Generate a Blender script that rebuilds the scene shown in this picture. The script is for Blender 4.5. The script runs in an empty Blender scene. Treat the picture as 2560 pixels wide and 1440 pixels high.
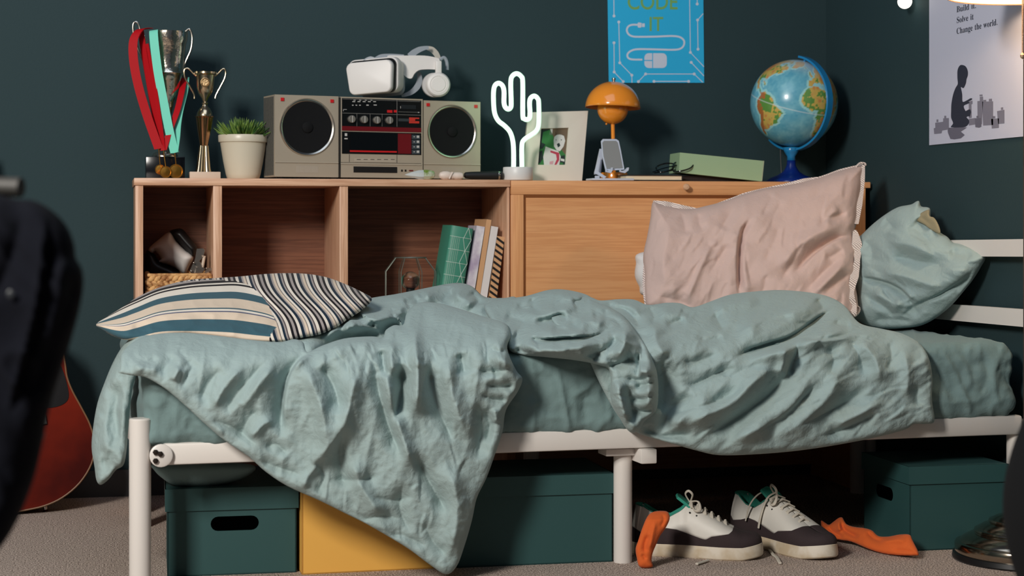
import bpy, bmesh, math, random
import numpy as np
from mathutils import Vector, Matrix
from mathutils.geometry import tessellate_polygon

# ------------------------------------------------------------------ camera
TH = math.atan(0.225); CT, ST = math.cos(TH), math.sin(TH)
F_PX, CX, CY, CAM_Z = 4500.0, 1280.0, 550.0, 0.78
scene = bpy.context.scene
COL = scene.collection
cam_d = bpy.data.cameras.new('camera'); cam = bpy.data.objects.new('camera', cam_d); COL.objects.link(cam)
cam.location = (0, 0, CAM_Z); cam.rotation_euler = (math.pi/2, 0, -TH)
cam_d.sensor_width = 36; cam_d.lens = 36*F_PX/2560; cam_d.shift_y = -(720-CY)/2560
cam_d.dof.use_dof = True; cam_d.dof.focus_distance = 4.35; cam_d.dof.aperture_fstop = 4.5
cam_d.clip_start = 0.05
scene.camera = cam
# ------------------------------------------------------------------ world, lights, exposure
w = bpy.data.worlds.new('world'); scene.world = w; w.use_nodes = True
w.node_tree.nodes['Background'].inputs[0].default_value = (0.55, 0.68, 0.90, 1)
w.node_tree.nodes['Background'].inputs[1].default_value = 0.07
def area(name, loc, target, size, power, col, sy=None):
    l = bpy.data.lights.new(name, 'AREA'); o = bpy.data.objects.new(name, l); COL.objects.link(o)
    o.location = loc; l.energy = power; l.color = col; l.size = size
    if sy: l.shape = 'RECTANGLE'; l.size_y = sy
    o.rotation_euler = (Vector(target)-Vector(loc)).to_track_quat('-Z', 'Y').to_euler()
    return o
area('window_key_light', (-1.75, 0.8, 2.42), (0.45, 4.9, 0.6), 0.6, 172, (1.0, 0.95, 0.88), 0.9)
area('ceiling_fill_light', (0.4, 3.2, 2.75), (0.5, 4.4, 0), 1.6, 13, (0.72, 0.84, 1.0))
scene.view_settings.view_transform = 'Standard'; scene.view_settings.look = 'None'
scene.view_settings.exposure = 0.0; scene.view_settings.gamma = 1.0
scene.view_settings.use_curve_mapping = False
# ------------------------------------------------------------------ geometry helpers
def ray(u, v):
    a = (u-CX)/F_PX
    return np.array([ST+CT*a, CT-ST*a, -(v-CY)/F_PX])
CAMP = np.array([0, 0, CAM_Z])
def at(u, v, Y):
    d = ray(u, v); return CAMP + d*(Y/d[1])
def atx(u, v, X):
    d = ray(u, v); return CAMP + d*(X/d[0])
def atd(u, v, dep):
    return CAMP + ray(u, v)*dep
def hit(u, v, p0, n):
    d = ray(u, v); p0 = np.array(p0); n = np.array(n)
    return CAMP + d*(np.dot(p0-CAMP, n)/np.dot(d, n))
def floorp(u, v): return hit(u, v, (0, 0, 0), (0, 0, 1))
def proj(P):
    P = np.asarray(P)-CAMP
    dep = P[..., 0]*ST+P[..., 1]*CT
    return CX+F_PX*(P[..., 0]*CT-P[..., 1]*ST)/dep, CY-F_PX*P[..., 2]/dep, dep
def V3(p): return Vector((float(p[0]), float(p[1]), float(p[2])))

YS = 4.85; YW = 5.21
XR = float(at(2065, 500, YW)[0])

def tag(o, label=None, cat=None, group=None, kind=None):
    if label: o['label'] = label
    if cat: o['category'] = cat
    if group: o['group'] = group
    if kind: o['kind'] = kind
    return o
def thing(name, label, cat, loc, group=None):
    o = bpy.data.objects.new(name, None); COL.objects.link(o); o.location = V3(loc)
    o.empty_display_size = 0.05
    return tag(o, label, cat, group)
def wloc(o):
    v = Vector((0, 0, 0))
    while o is not None: v = v + o.location; o = o.parent
    return v
def link_mesh(name, verts, faces, mats, parent=None, smooth=True, midx=None, attrs=None, origin=None):
    """verts in world coordinates"""
    me = bpy.data.meshes.new(name)
    if parent is not None: off = np.array(wloc(parent))
    elif origin is not None: off = np.array(origin, float)
    else: off = np.zeros(3)
    vv = np.asarray(verts, float)-off
    me.from_pydata([tuple(map(float, v)) for v in vv], [], [tuple(map(int, f)) for f in faces])
    if not isinstance(mats, (list, tuple)): mats = [mats]
    for m in mats: me.materials.append(m)
    if midx is not None: me.polygons.foreach_set('material_index', np.array(midx, dtype=np.int32))
    if attrs:
        for k, a in attrs.items():
            a = np.asarray(a, dtype=np.float32)
            if a.ndim == 1:
                at_ = me.attributes.new(k, 'FLOAT', 'POINT'); at_.data.foreach_set('value', a)
            else:
                at_ = me.attributes.new(k, 'FLOAT_COLOR', 'POINT'); at_.data.foreach_set('color', a.ravel())
    me.validate(); me.update()
    if smooth is True: me.shade_smooth()
    elif smooth == 'auto':
        me.shade_smooth()
        try: me.set_sharp_from_angle(angle=math.radians(35))
        except Exception: me.shade_flat()
    o = bpy.data.objects.new(name, me); COL.objects.link(o)
    if parent is not None: o.parent = parent
    elif origin is not None: o.location = V3(origin)
    return o

def catmull(pts, n=6, closed=False):
    P = [np.array(p, float) for p in pts]; out = []
    N = len(P); rng = range(N) if closed else range(N-1)
    for i in rng:
        if closed: p0, p1, p2, p3 = P[(i-1) % N], P[i], P[(i+1) % N], P[(i+2) % N]
        else: p0, p1, p2, p3 = P[max(i-1, 0)], P[i], P[i+1], P[min(i+2, N-1)]
        for k in range(n):
            t = k/n
            out.append(0.5*((2*p1)+(-p0+p2)*t+(2*p0-5*p1+4*p2-p3)*t*t+(-p0+3*p1-3*p2+p3)*t**3))
    if not closed: out.append(P[-1])
    return np.array(out)

class MB:
    def __init__(s): s.v = []; s.f = []; s.m = []
    def add(s, verts, faces, m=0):
        b = len(s.v); s.v += [tuple(map(float, p)) for p in verts]
        s.f += [tuple(int(i)+b for i in f) for f in faces]; s.m += [m]*len(faces); return s
    def hexa(s, b4, t4, m=0):
        """eight corners: bottom ring and top ring in the same order"""
        return s.add(list(b4)+list(t4), [(3, 2, 1, 0), (4, 5, 6, 7), (0, 1, 5, 4), (1, 2, 6, 5), (2, 3, 7, 6), (3, 0, 4, 7)], m)
    def box(s, lo, hi, m=0, bev=0.0):
        (x0, y0, z0), (x1, y1, z1) = lo, hi
        return s.obox(((x0+x1)/2, (y0+y1)/2, (z0+z1)/2), (1, 0, 0), (0, 1, 0), (0, 0, 1), (x1-x0, y1-y0, z1-z0), m, bev)
    def obox(s, c, ax, ay, az, size, m=0, bev=0.0):
        c = np.array(c, float); A = [np.array(a, float) for a in (ax, ay, az)]
        A = [a/np.linalg.norm(a) for a in A]; h = np.array(size, float)/2
        bm = bmesh.new(); bmesh.ops.create_cube(bm, size=1)
        for v in bm.verts: v.co = Vector((v.co.x*size[0], v.co.y*size[1], v.co.z*size[2]))
        bev = min(bev, min(size)*0.45)
        if bev > 1e-6:
            bmesh.ops.bevel(bm, geom=list(bm.edges), offset=bev, segments=2, profile=0.5, affect='EDGES')
        bm.verts.index_update()
        vs = [c+A[0]*v.co.x+A[1]*v.co.y+A[2]*v.co.z for v in bm.verts]
        fs = [[v.index for v in f.verts] for f in bm.faces]; bm.free()
        return s.add(vs, fs, m)
    def prism(s, pts, off, m=0, taper=1.0):
        """closed 3-D outline extruded by the vector off"""
        P = [np.array(p, float) for p in pts]; n = len(P); off = np.array(off, float)
        c = sum(P)/n
        Q = [c+off+(p-c)*taper for p in P]
        tri = tessellate_polygon([[V3(p) for p in P]])
        fs = [tuple(t) for t in tri]+[tuple(i+n for i in reversed(t)) for t in tri]
        fs += [(i, (i+1) % n, (i+1) % n+n, i+n) for i in range(n)]
        return s.add(P+Q, fs, m)
    def lathe(s, c, prof, seg=32, m=0, ax=(1, 0, 0), ay=(0, 1, 0), az=(0, 0, 1), flute=None, cap=True):
        """prof = [(radius, height)]"""
        c = np.array(c, float); ax, ay, az = [np.array(a, float) for a in (ax, ay, az)]
        vs = []
        for r, z in prof:
            for k in range(seg):
                a = 2*math.pi*k/seg; rr = r
                if flute: rr = r*(1+flute[1]*math.cos(flute[0]*a))
                vs.append(c+ax*rr*math.cos(a)+ay*rr*math.sin(a)+az*z)
        fs = []
        for i in range(len(prof)-1):
            for k in range(seg):
                fs.append((i*seg+k, i*seg+(k+1) % seg, (i+1)*seg+(k+1) % seg, (i+1)*seg+k))
        if cap:
            if prof[0][0] > 1e-5: fs.append(tuple(range(seg))[::-1])
            if prof[-1][0] > 1e-5: fs.append(tuple((len(prof)-1)*seg+k for k in range(seg)))
        return s.add(vs, fs, m)
    def tube(s, path, r, seg=8, m=0, closed=False, flat=None):
        P = [np.array(p, float) for p in path]; n = len(P)
        R = r if hasattr(r, '__len__') else [r]*n
        T = []
        for i in range(n):
            a = P[(i-1) % n] if closed else P[max(i-1, 0)]; b = P[(i+1) % n] if closed else P[min(i+1, n-1)]
            t = b-a; T.append(t/(np.linalg.norm(t)+1e-12))
        ref = np.array([0, 0, 1.0]) if abs(T[0][2]) < 0.9 else np.array([1.0, 0, 0])
        nrm = np.cross(T[0], ref); nrm /= np.linalg.norm(nrm)
        vs = []
        for i in range(n):
            nrm = nrm-T[i]*np.dot(nrm, T[i]); nrm /= np.linalg.norm(nrm)+1e-12
            bn = np.cross(T[i], nrm)
            for k in range(seg):
                a = 2*math.pi*k/seg
                vs.append(P[i]+nrm*R[i]*math.cos(a)+bn*R[i]*math.sin(a)*(flat or 1))
        fs = []
        for i in range(n if closed else n-1):
            j = (i+1) % n
            for k in range(seg):
                fs.append((i*seg+k, i*seg+(k+1) % seg, j*seg+(k+1) % seg, j*seg+k))
        if not closed:
            fs.append(tuple(range(seg))[::-1]); fs.append(tuple((n-1)*seg+k for k in range(seg)))
        return s.add(vs, fs, m)
    def ball(s, c, r, seg=20, rings=12, m=0, sc=(1, 1, 1), ax=(1, 0, 0), ay=(0, 1, 0), az=(0, 0, 1)):
        c = np.array(c, float); ax, ay, az = [np.array(a, float) for a in (ax, ay, az)]
        vs = [c-az*r*sc[2]]
        for i in range(1, rings):
            ph = -math.pi/2+math.pi*i/rings
            for k in range(seg):
                a = 2*math.pi*k/seg
                vs.append(c+ax*r*sc[0]*math.cos(ph)*math.cos(a)+ay*r*sc[1]*math.cos(ph)*math.sin(a)+az*r*sc[2]*math.sin(ph))
        vs.append(c+az*r*sc[2]); L = len(vs)-1; fs = []
        for k in range(seg):
            fs.append((0, 1+(k+1) % seg, 1+k)); fs.append((L, L-seg+k, L-seg+(k+1) % seg))
        for i in range(rings-2):
            for k in range(seg):
                a = 1+i*seg; fs.append((a+k, a+(k+1) % seg, a+seg+(k+1) % seg, a+seg+k))
        return s.add(vs, fs, m)
    def flat(s, loops, m=0):
        """filled polygon (first loop) with holes, in 3-D"""
        L = [[V3(p) for p in lp] for lp in loops]
        tri = tessellate_polygon(L)
        return s.add([p for lp in loops for p in lp], [tuple(t) for t in tri], m)
    def ribbon(s, path, wid, side, thick=0.001, m=0):
        P = [np.array(p, float) for p in path]; n = len(P); vs = []; fs = []
        W = wid if hasattr(wid, '__len__') else [wid]*n
        for i in range(n):
            sd = np.array(side[i] if np.ndim(side) == 2 else side, float); sd = sd/np.linalg.norm(sd)
            t = P[min(i+1, n-1)]-P[max(i-1, 0)]; nn = np.cross(t, sd); nn /= np.linalg.norm(nn)+1e-12
            a = P[i]-sd*W[i]/2; b = P[i]+sd*W[i]/2
            vs += [a-nn*thick/2, b-nn*thick/2, b+nn*thick/2, a+nn*thick/2]
        for i in range(n-1):
            for k in range(4):
                fs.append((i*4+k, i*4+(k+1) % 4, i*4+4+(k+1) % 4, i*4+4+k))
        fs += [(3, 2, 1, 0), tuple((n-1)*4+k for k in range(4))]
        return s.add(vs, fs, m)
    def build(s, name, mats, parent=None, smooth='auto', origin=None):
        if parent is None and origin is None:
            a = np.array(s.v); origin = (a[:, 0].mean(), a[:, 1].mean(), a[:, 2].min())
        return link_mesh(name, s.v, s.f, mats, parent, smooth, s.m, origin=origin)

# ------------------------------------------------------------------ materials
def lin(c):
    c = c/255.0
    return c/12.92 if c <= 0.04045 else ((c+0.055)/1.055)**2.4
def rgb(t): return (lin(t[0]), lin(t[1]), lin(t[2]), 1)
_M = {}
def mat(name, col, rough=0.5, metal=0.0, bump=None, var=None, emis=None, coat=0.0, sheen=0.0, trans=0.0, alpha=1.0, spec=None, stretch=(1, 1, 1), sub=0.0):
    if name in _M: return _M[name]
    m = bpy.data.materials.new(name); m.use_nodes = True; nt = m.node_tree; b = nt.nodes['Principled BSDF']
    b.inputs['Base Color'].default_value = rgb(col); b.inputs['Roughness'].default_value = rough
    b.inputs['Metallic'].default_value = metal
    if spec is not None: b.inputs['Specular IOR Level'].default_value = spec
    if coat: b.inputs['Coat Weight'].default_value = coat; b.inputs['Coat Roughness'].default_value = 0.08
    if sheen: b.inputs['Sheen Weight'].default_value = sheen; b.inputs['Sheen Roughness'].default_value = 0.5
    if trans: b.inputs['Transmission Weight'].default_value = trans
    if alpha < 1: b.inputs['Alpha'].default_value = alpha
    if sub:
        b.inputs['Subsurface Weight'].default_value = sub; b.inputs['Subsurface Radius'].default_value = (0.01, 0.01, 0.01)
    if emis:
        b.inputs['Emission Color'].default_value = rgb(emis[0]); b.inputs['Emission Strength'].default_value = emis[1]
    tc = nt.nodes.new('ShaderNodeTexCoord'); mp = nt.nodes.new('ShaderNodeMapping')
    mp.inputs['Scale'].default_value = stretch
    nt.links.new(tc.outputs['Object'], mp.inputs['Vector'])
    if bump:
        n = nt.nodes.new('ShaderNodeTexNoise'); n.inputs['Scale'].default_value = bump[0]; n.inputs['Detail'].default_value = 4
        bp = nt.nodes.new('ShaderNodeBump'); bp.inputs['Strength'].default_value = bump[1]; bp.inputs['Distance'].default_value = bump[2] if len(bump) > 2 else 0.002
        nt.links.new(mp.outputs[0], n.inputs['Vector']); nt.links.new(n.outputs['Fac'], bp.inputs['Height']); nt.links.new(bp.outputs[0], b.inputs['Normal'])
    if var:
        n = nt.nodes.new('ShaderNodeTexNoise'); n.inputs['Scale'].default_value = var[0]; n.inputs['Detail'].default_value = var[3] if len(var) > 3 else 5
        r = nt.nodes.new('ShaderNodeValToRGB'); r.color_ramp.elements[0].position = 0.4; r.color_ramp.elements[1].position = 0.6
        r.color_ramp.elements[0].color = rgb(var[1]); r.color_ramp.elements[1].color = rgb(var[2])
        nt.links.new(mp.outputs[0], n.inputs['Vector']); nt.links.new(n.outputs['Fac'], r.inputs[0]); nt.links.new(r.outputs[0], b.inputs['Base Color'])
    _M[name] = m; return m

def wood(name, c1, c2, axis):
    st = {'x': (1.0, 34, 34), 'z': (34, 34, 1.0)}[axis]
    m = mat(name, c1, 0.42, stretch=st)
    nt = m.node_tree; b = nt.nodes['Principled BSDF']; mp = [n for n in nt.nodes if n.type == 'MAPPING'][0]
    n = nt.nodes.new('ShaderNodeTexNoise'); n.inputs['Scale'].default_value = 2.2; n.inputs['Detail'].default_value = 8; n.inputs['Distortion'].default_value = 0.6
    n2 = nt.nodes.new('ShaderNodeTexNoise'); n2.inputs['Scale'].default_value = 9; n2.inputs['Detail'].default_value = 6
    mx = nt.nodes.new('ShaderNodeMath'); mx.operation = 'ADD'
    r = nt.nodes.new('ShaderNodeValToRGB'); r.color_ramp.elements[0].position = 0.75; r.color_ramp.elements[1].position = 1.2
    r.color_ramp.elements[1].position = 1.0; r.color_ramp.elements[0].position = 0.8
    mx.inputs[1].default_value = 0
    hf = nt.nodes.new('ShaderNodeMath'); hf.operation = 'MULTIPLY'; hf.inputs[1].default_value = 0.9
    for q in (n, n2): nt.links.new(mp.outputs[0], q.inputs['Vector'])
    nt.links.new(n.outputs['Fac'], mx.inputs[0]); nt.links.new(n2.outputs['Fac'], mx.inputs[1])
    nt.links.new(mx.outputs[0], hf.inputs[0]); nt.links.new(hf.outputs[0], r.inputs[0])
    r.color_ramp.elements[0].color = rgb(c2); r.color_ramp.elements[1].color = rgb(c1)
    nt.links.new(r.outputs[0], b.inputs['Base Color'])
    bp = nt.nodes.new('ShaderNodeBump'); bp.inputs['Strength'].default_value = 0.15; bp.inputs['Distance'].default_value = 0.001
    nt.links.new(n2.outputs['Fac'], bp.inputs['Height']); nt.links.new(bp.outputs[0], b.inputs['Normal'])
    return m

OAK_H = wood('oak_horizontal', (222, 178, 146), (196, 148, 116), 'x')
OAK_V = wood('oak_vertical', (222, 178, 146), (196, 148, 116), 'z')
OAK2_H = wood('honey_oak_horizontal', (226, 166, 114), (216, 153, 102), 'x')
OAK2_V = wood('honey_oak_vertical', (226, 166, 114), (216, 153, 102), 'z')
WHITE_METAL = mat('white_painted_metal', (226, 220, 214), 0.38, spec=0.5)
WALL_M = mat('teal_wall_paint', (42, 62, 66), 0.75, bump=(160, 0.35, 0.0015), spec=0.25)
BLACK = mat('black_plastic', (16, 17, 19), 0.4)
CHROME = mat('chrome_metal', (196, 190, 180), 0.24, 1.0)
GOLDISH = mat('pale_gold_metal', (216, 196, 164), 0.2, 1.0)

def fabric(name, col, rough=0.85, weave=700, bump=0.55, crease=38, cs=0.5, col2=None, sheen=0.08):
    m = mat(name, col, rough, sheen=sheen, spec=0.15)
    nt = m.node_tree; b = nt.nodes['Principled BSDF']
    tc = [n for n in nt.nodes if n.type == 'TEX_COORD'][0]
    n1 = nt.nodes.new('ShaderNodeTexNoise'); n1.inputs['Scale'].default_value = weave; n1.inputs['Detail'].default_value = 2
    n2 = nt.nodes.new('ShaderNodeTexNoise'); n2.inputs['Scale'].default_value = crease; n2.inputs['Detail'].default_value = 5; n2.inputs['Distortion'].default_value = 0.25
    n2.inputs['Roughness'].default_value = 0.55
    for q in (n1, n2): nt.links.new(tc.outputs['Object'], q.inputs['Vector'])
    b1 = nt.nodes.new('ShaderNodeBump'); b1.inputs['Strength'].default_value = bump; b1.inputs['Distance'].default_value = 0.0006
    b2 = nt.nodes.new('ShaderNodeBump'); b2.inputs['Strength'].default_value = cs; b2.inputs['Distance'].default_value = 0.012
    # ridged creases
    ab = nt.nodes.new('ShaderNodeMath'); ab.operation = 'SUBTRACT'; ab.inputs[1].default_value = 0.5
    a2 = nt.nodes.new('ShaderNodeMath'); a2.operation = 'ABSOLUTE'
    a3 = nt.nodes.new('ShaderNodeMath'); a3.operation = 'POWER'; a3.inputs[1].default_value = 1.0
    nt.links.new(n2.outputs['Fac'], ab.inputs[0]); nt.links.new(ab.outputs[0], a2.inputs[0]); nt.links.new(a2.outputs[0], a3.inputs[0])
    nt.links.new(a3.outputs[0], b2.inputs['Height']); nt.links.new(n1.outputs['Fac'], b1.inputs['Height'])
    nt.links.new(b2.outputs[0], b1.inputs['Normal']); nt.links.new(b1.outputs[0], b.inputs['Normal'])
    return m
SAGE = fabric('sage_green_cotton', (156, 175, 174), cs=0.4)
SAGE_SHEET = fabric('sage_green_sheet', (118, 142, 142), cs=0.2)

# ------------------------------------------------------------------ relief modelling of cloth
_rng = np.random.RandomState(7)
_LAT = _rng.rand(64, 256, 256)[:, :, :] if False else _rng.rand(12, 128, 128)
def vnoise(x, y, k=0):
    L = _LAT[k % 12]; x = np.asarray(x)+1000; y = np.asarray(y)+1000
    xi = np.floor(x).astype(int); yi = np.floor(y).astype(int); fx = x-xi; fy = y-yi
    fx = fx*fx*fx*(fx*(fx*6-15)+10); fy = fy*fy*fy*(fy*(fy*6-15)+10)
    a = L[xi % 128, yi % 128]; b = L[(xi+1) % 128, yi % 128]; c = L[xi % 128, (yi+1) % 128]; d = L[(xi+1) % 128, (yi+1) % 128]
    return (a*(1-fx)+b*fx)*(1-fy)+(c*(1-fx)+d*fx)*fy
def facet(x, y, k=0):
    """crumpled cloth: piecewise flat facets between jittered lattice heights"""
    x = x+0.9*vnoise(x*0.7, y*0.7, k+1); y = y+0.9*vnoise(x*0.7+9, y*0.7, k+2)
    s = (x+y)*0.366; i = np.floor(x+s); j = np.floor(y+s); fx = x+s-i; fy = y+s-j
    L = _LAT[k % 12]; i = (i+1000).astype(int); j = (j+1000).astype(int)
    a = L[i % 128, j % 128]; b = L[(i+1) % 128, j % 128]; c = L[i % 128, (j+1) % 128]; d = L[(i+1) % 128, (j+1) % 128]
    return np.where(fx > fy, a+(b-a)*fx+(d-b)*fy, a+(c-a)*fy+(d-c)*fx)
def segdist(U, V, pts):
    """distance to a polyline, signed side and 0..1 position along it"""
    pts = np.asarray(pts, float); best = np.full(U.shape, 1e9); side = np.zeros(U.shape); par = np.zeros(U.shape)
    L = np.r_[0, np.cumsum(np.hypot(*(pts[1:]-pts[:-1]).T))]; tot = L[-1]+1e-9
    for i in range(len(pts)-1):
        ax, ay = pts[i]; dx, dy = pts[i+1]-pts[i]; ll = dx*dx+dy*dy+1e-9
        t = np.clip(((U-ax)*dx+(V-ay)*dy)/ll, 0, 1)
        ex, ey = U-(ax+t*dx), V-(ay+t*dy); d = np.hypot(ex, ey); m = d < best
        best = np.where(m, d, best); side = np.where(m, np.sign(dx*ey-dy*ex), side)
        par = np.where(m, (L[i]+t*math.sqrt(ll))/tot, par)
    return best, side, par
def strokes_height(U, V, strokes):
    H = np.zeros(U.shape)
    for st in strokes:
        kind, amp, wd, pts = st[0], st[1]/1000.0, st[2], st[3]
        P = catmull(pts, 4) if len(pts) > 2 else np.array(pts, float)
        R = wd*4.5
        m = (U > P[:, 0].min()-R) & (U < P[:, 0].max()+R) & (V > P[:, 1].min()-R) & (V < P[:, 1].max()+R)
        if not m.any(): continue
        d, s, t = segdist(U[m], V[m], P)
        tp = np.clip(np.minimum(t, 1-t)*4.0, 0, 1); tp = tp*tp*(3-2*tp)
        if kind == 'r': h = amp*(0.5*np.exp(-(d/wd)**2)+0.5*np.exp(-(np.sqrt(d*d+6)-2.45)/(0.9*wd)))*tp
        elif kind == 'R': h = amp*np.exp(-(d/wd)**2)
        elif kind == 's': h = amp*np.tanh(s*d/2.5)*np.exp(-d/wd)*tp
        elif kind == 'c': h = -abs(amp)*(0.6*np.exp(-d/wd)+0.4*np.exp(-(d/(1.9*wd))**2))*tp      # sharp crease
        H[m] += h
    return H
def creases(n, box, ang, seed, amp=4, ln=(35, 100), wd=(4, 8)):
    r = random.Random(seed); out = []
    for i in range(n):
        u = r.uniform(box[0], box[2]); v = r.uniform(box[1], box[3]); a = math.radians(ang(u, v)+r.uniform(-24, 24)); L = r.uniform(*ln); b = r.uniform(-0.5, 0.5)
        p = [(u+L*t*math.cos(a)-L*b*t*(1-t)*math.sin(a), v+L*t*math.sin(a)+L*b*t*(1-t)*math.cos(a)) for t in (0, 0.33, 0.66, 1)]
        k = r.choice('csssr'); out.append((k, amp*r.uniform(0.5, 1.3)*r.choice((1, -1) if k == 's' else (1,)), r.uniform(*wd)*(1.5 if k == 'r' else 1), p))
    return out
def inside_poly(U, V, P):
    c = np.zeros(U.shape, bool); n = len(P)
    for i in range(n):
        x1, y1 = P[i]; x2, y2 = P[(i+1) % n]
        if y1 == y2: continue
        k = ((y1 > V) != (y2 > V)) & (U < (x2-x1)*(V-y1)/(y2-y1)+x1)
        c ^= k
    return c
def relief(poly, depth, step=4, edge=30, thick=0.03, mode='sheet', strokes=(), noise=(), smooth_n=5, back=0.015, extra=None, pw=2.0, gain=1.0, hmin=0.034):
    """A cloth body whose outline is poly: returns verts, faces, U, V, nfront.
    mode 'sheet': rolled-over edges and a back face; mode 'pillow': a closed swelling body."""
    P = catmull(poly, smooth_n, True)
    u0, v0 = P.min(0)-step; u1, v1 = P.max(0)+step
    gu = np.arange(u0, u1+step, step); gv = np.arange(v0, v1+step, step)
    U, V = np.meshgrid(gu, gv); ins = inside_poly(U, V, P)
    nb = np.zeros_like(ins)
    for a in (-1, 0, 1):
        for b in (-1, 0, 1):
            nb |= np.roll(np.roll(ins, a, 0), b, 1)
    ring = nb & ~ins
    Pc = np.vstack([P, P[:1]])
    # snap the ring onto the outline
    ru, rv = U[ring], V[ring]; bd = np.full(ru.shape, 1e9); bu = ru.copy(); bv = rv.copy()
    for i in range(len(P)):
        ax, ay = Pc[i]; dx, dy = Pc[i+1]-Pc[i]; ll = dx*dx+dy*dy+1e-9
        t = np.clip(((ru-ax)*dx+(rv-ay)*dy)/ll, 0, 1); qx, qy = ax+t*dx, ay+t*dy
        d = np.hypot(ru-qx, rv-qy); m = d < bd; bd = np.where(m, d, bd); bu = np.where(m, qx, bu); bv = np.where(m, qy, bv)
    U[ring] = bu; V[ring] = bv
    use = ins | ring
    q = use[:-1, :-1] & use[1:, :-1] & use[:-1, 1:] & use[1:, 1:]
    anyin = ins[:-1, :-1] | ins[1:, :-1] | ins[:-1, 1:] | ins[1:, 1:]
    q &= anyin
    idx = -np.ones(U.shape, int); used = np.zeros(U.shape, bool)
    for a, b in ((0, 0), (1, 0), (0, 1), (1, 1)):
        used[a:U.shape[0]-1+a, b:U.shape[1]-1+b] |= q
    idx[used] = np.arange(used.sum())
    ii, jj = np.nonzero(q)
    F = np.stack([idx[ii, jj], idx[ii+1, jj], idx[ii+1, jj+1], idx[ii, jj+1]], 1)
    uu, vv = U[used], V[used]
    d, _, _ = segdist(uu, vv, Pc); isb = ring[used]; d[isb] = 0
    if callable(thick): thick = thick(uu, vv)
    s = np.clip(d/edge, 0, 1); prof = (1-(1-s)**pw)**(1/pw)
    D = depth(uu, vv)
    H = strokes_height(uu, vv, strokes)*gain
    for (amp, lu, lv, ang, k, kind) in noise:
        ca, sa = math.cos(ang), math.sin(ang); x = (uu*ca+vv*sa)/lu; y = (-uu*sa+vv*ca)/lv
        x0_, y0_ = x, y; x = x+0.6*vnoise(y*0.8, x*0.3, k+3); n = (facet(x0_, y0_, k) if kind == 'facet' else vnoise(x, y, k))-0.5
        if kind == 'ridge': n = 0.5-np.abs(n)*2
        H += n*amp/1000.0
    H = np.where(H < 0, -hmin*np.tanh(-H/hmin), H)
    H *= np.clip(d/12.0, 0.15, 1)
    if extra is not None: H = H+extra(uu, vv)
    if mode == 'sheet':
        df = D-H-thick*prof+thick; db = np.maximum(D+thick+back, df+0.004)
        db = np.where(isb, df+0.002, db)
    else:
        df = D-H*np.minimum(prof*1.5, 1)-thick*prof; db = D+thick*prof*0.9
        db = np.where(isb, df, db)
    a = (uu-CX)/F_PX
    dirs = np.stack([ST+CT*a, CT-ST*a, -(vv-CY)/F_PX], 1)
    Vf = CAMP+dirs*df[:, None]; Vb = CAMP+dirs*db[:, None]
    n = len(uu)
    # back shares outline vertices
    mapb = np.where(isb, np.arange(n), np.arange(n)+n)
    verts = np.vstack([Vf, Vb]); Fb = mapb[F][:, ::-1]
    faces = [tuple(f) for f in F]+[tuple(dict.fromkeys(f)) for f in Fb.tolist() if len(set(f)) > 2]
    # compact
    keep = np.ones(2*n, bool); keep[n:][isb] = False
    rm = np.cumsum(keep)-1
    faces = [tuple(int(rm[i]) for i in f) for f in faces]
    return verts[keep], faces, np.r_[uu, uu][keep], np.r_[vv, vv][keep], n
def join_relief(parts):
    V = []; F = []; b = 0
    for p in parts:
        V.append(p[0]); F += [tuple(i+b for i in f) for f in p[1]]; b += len(p[0])
    return np.vstack(V), F

# ------------------------------------------------------------------ room
def structure(name, m, lo, hi):
    o = MB().box(lo, hi).build(name, m, smooth=False, origin=lo); o['kind'] = 'structure'; return o
XL = -2.6
structure('wall_back', WALL_M, (XL-0.1, YW, 0), (XR+0.1, YW+0.1, 2.7))
structure('wall_right', WALL_M, (XR, -1.5, 0), (XR+0.1, YW, 2.7))
structure('wall_left', WALL_M, (XL-0.1, -1.5, 0), (XL, YW, 2.7))
CARPET = mat('beige_loop_carpet', (186, 168, 156), 0.95, bump=(300, 1.0, 0.008), var=(260, (128, 108, 96), (236, 216, 202), 3))
structure('floor', CARPET, (XL-0.1, -1.5, -0.1), (XR+0.1, YW+0.1, 0))
BB = mat('grey_painted_baseboard', (52, 54, 56), 0.5)
structure('baseboard_back', BB, (XL, YW-0.016, 0), (XR, YW, 0.075))
structure('baseboard_right', BB, (XR-0.016, -1.5, 0), (XR, YW-0.016, 0.075))
# ------------------------------------------------------------------ low oak shelf unit
xa = float(at(335, 455, YS)[0]); xm = float(at(1275, 455, YS)[0]); xe = float(at(2177, 460, YS)[0])
zt = float(at(1280, 449.5, YS)[2]); zb = zt-0.0195
def sx(u): return float(at(u, 500, YS)[0])
SH = thing('storage_shelf', 'low oak shelf unit with open compartments against the dark teal wall', 'shelf', ((xa+xm)/2, YS+0.18, 0))
MB().box((xa, YS-0.004, zb), (xm, YW-0.004, zt), bev=0.0015).build('top_board', OAK_H, SH)
x_s = [(sx(338.5), sx(358)), (sx(533), sx(555)), (sx(849), sx(870)), (sx(1268), xm)]
MB().box((x_s[0][0], YS, 0), (x_s[0][1], YW-0.006, zb), bev=0.001).build('side_panel', OAK_V, SH)
MB().box((x_s[3][0], YS+0.001, 0), (x_s[3][1]-0.001, YW-0.006, zb), bev=0.001).build('side_panel', OAK_V, SH)
for k in (1, 2): MB().box((x_s[k][0], YS, 0.03), (x_s[k][1], YW-0.012, zb), bev=0.001).build('divider', OAK_V, SH)
ZSH = 0.548
for k in range(3):
    MB().box((x_s[k][1], YS+0.008, ZSH-0.018), (x_s[k+1][0], YW-0.012, ZSH)).build('shelf_board', OAK_H, SH)
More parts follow.
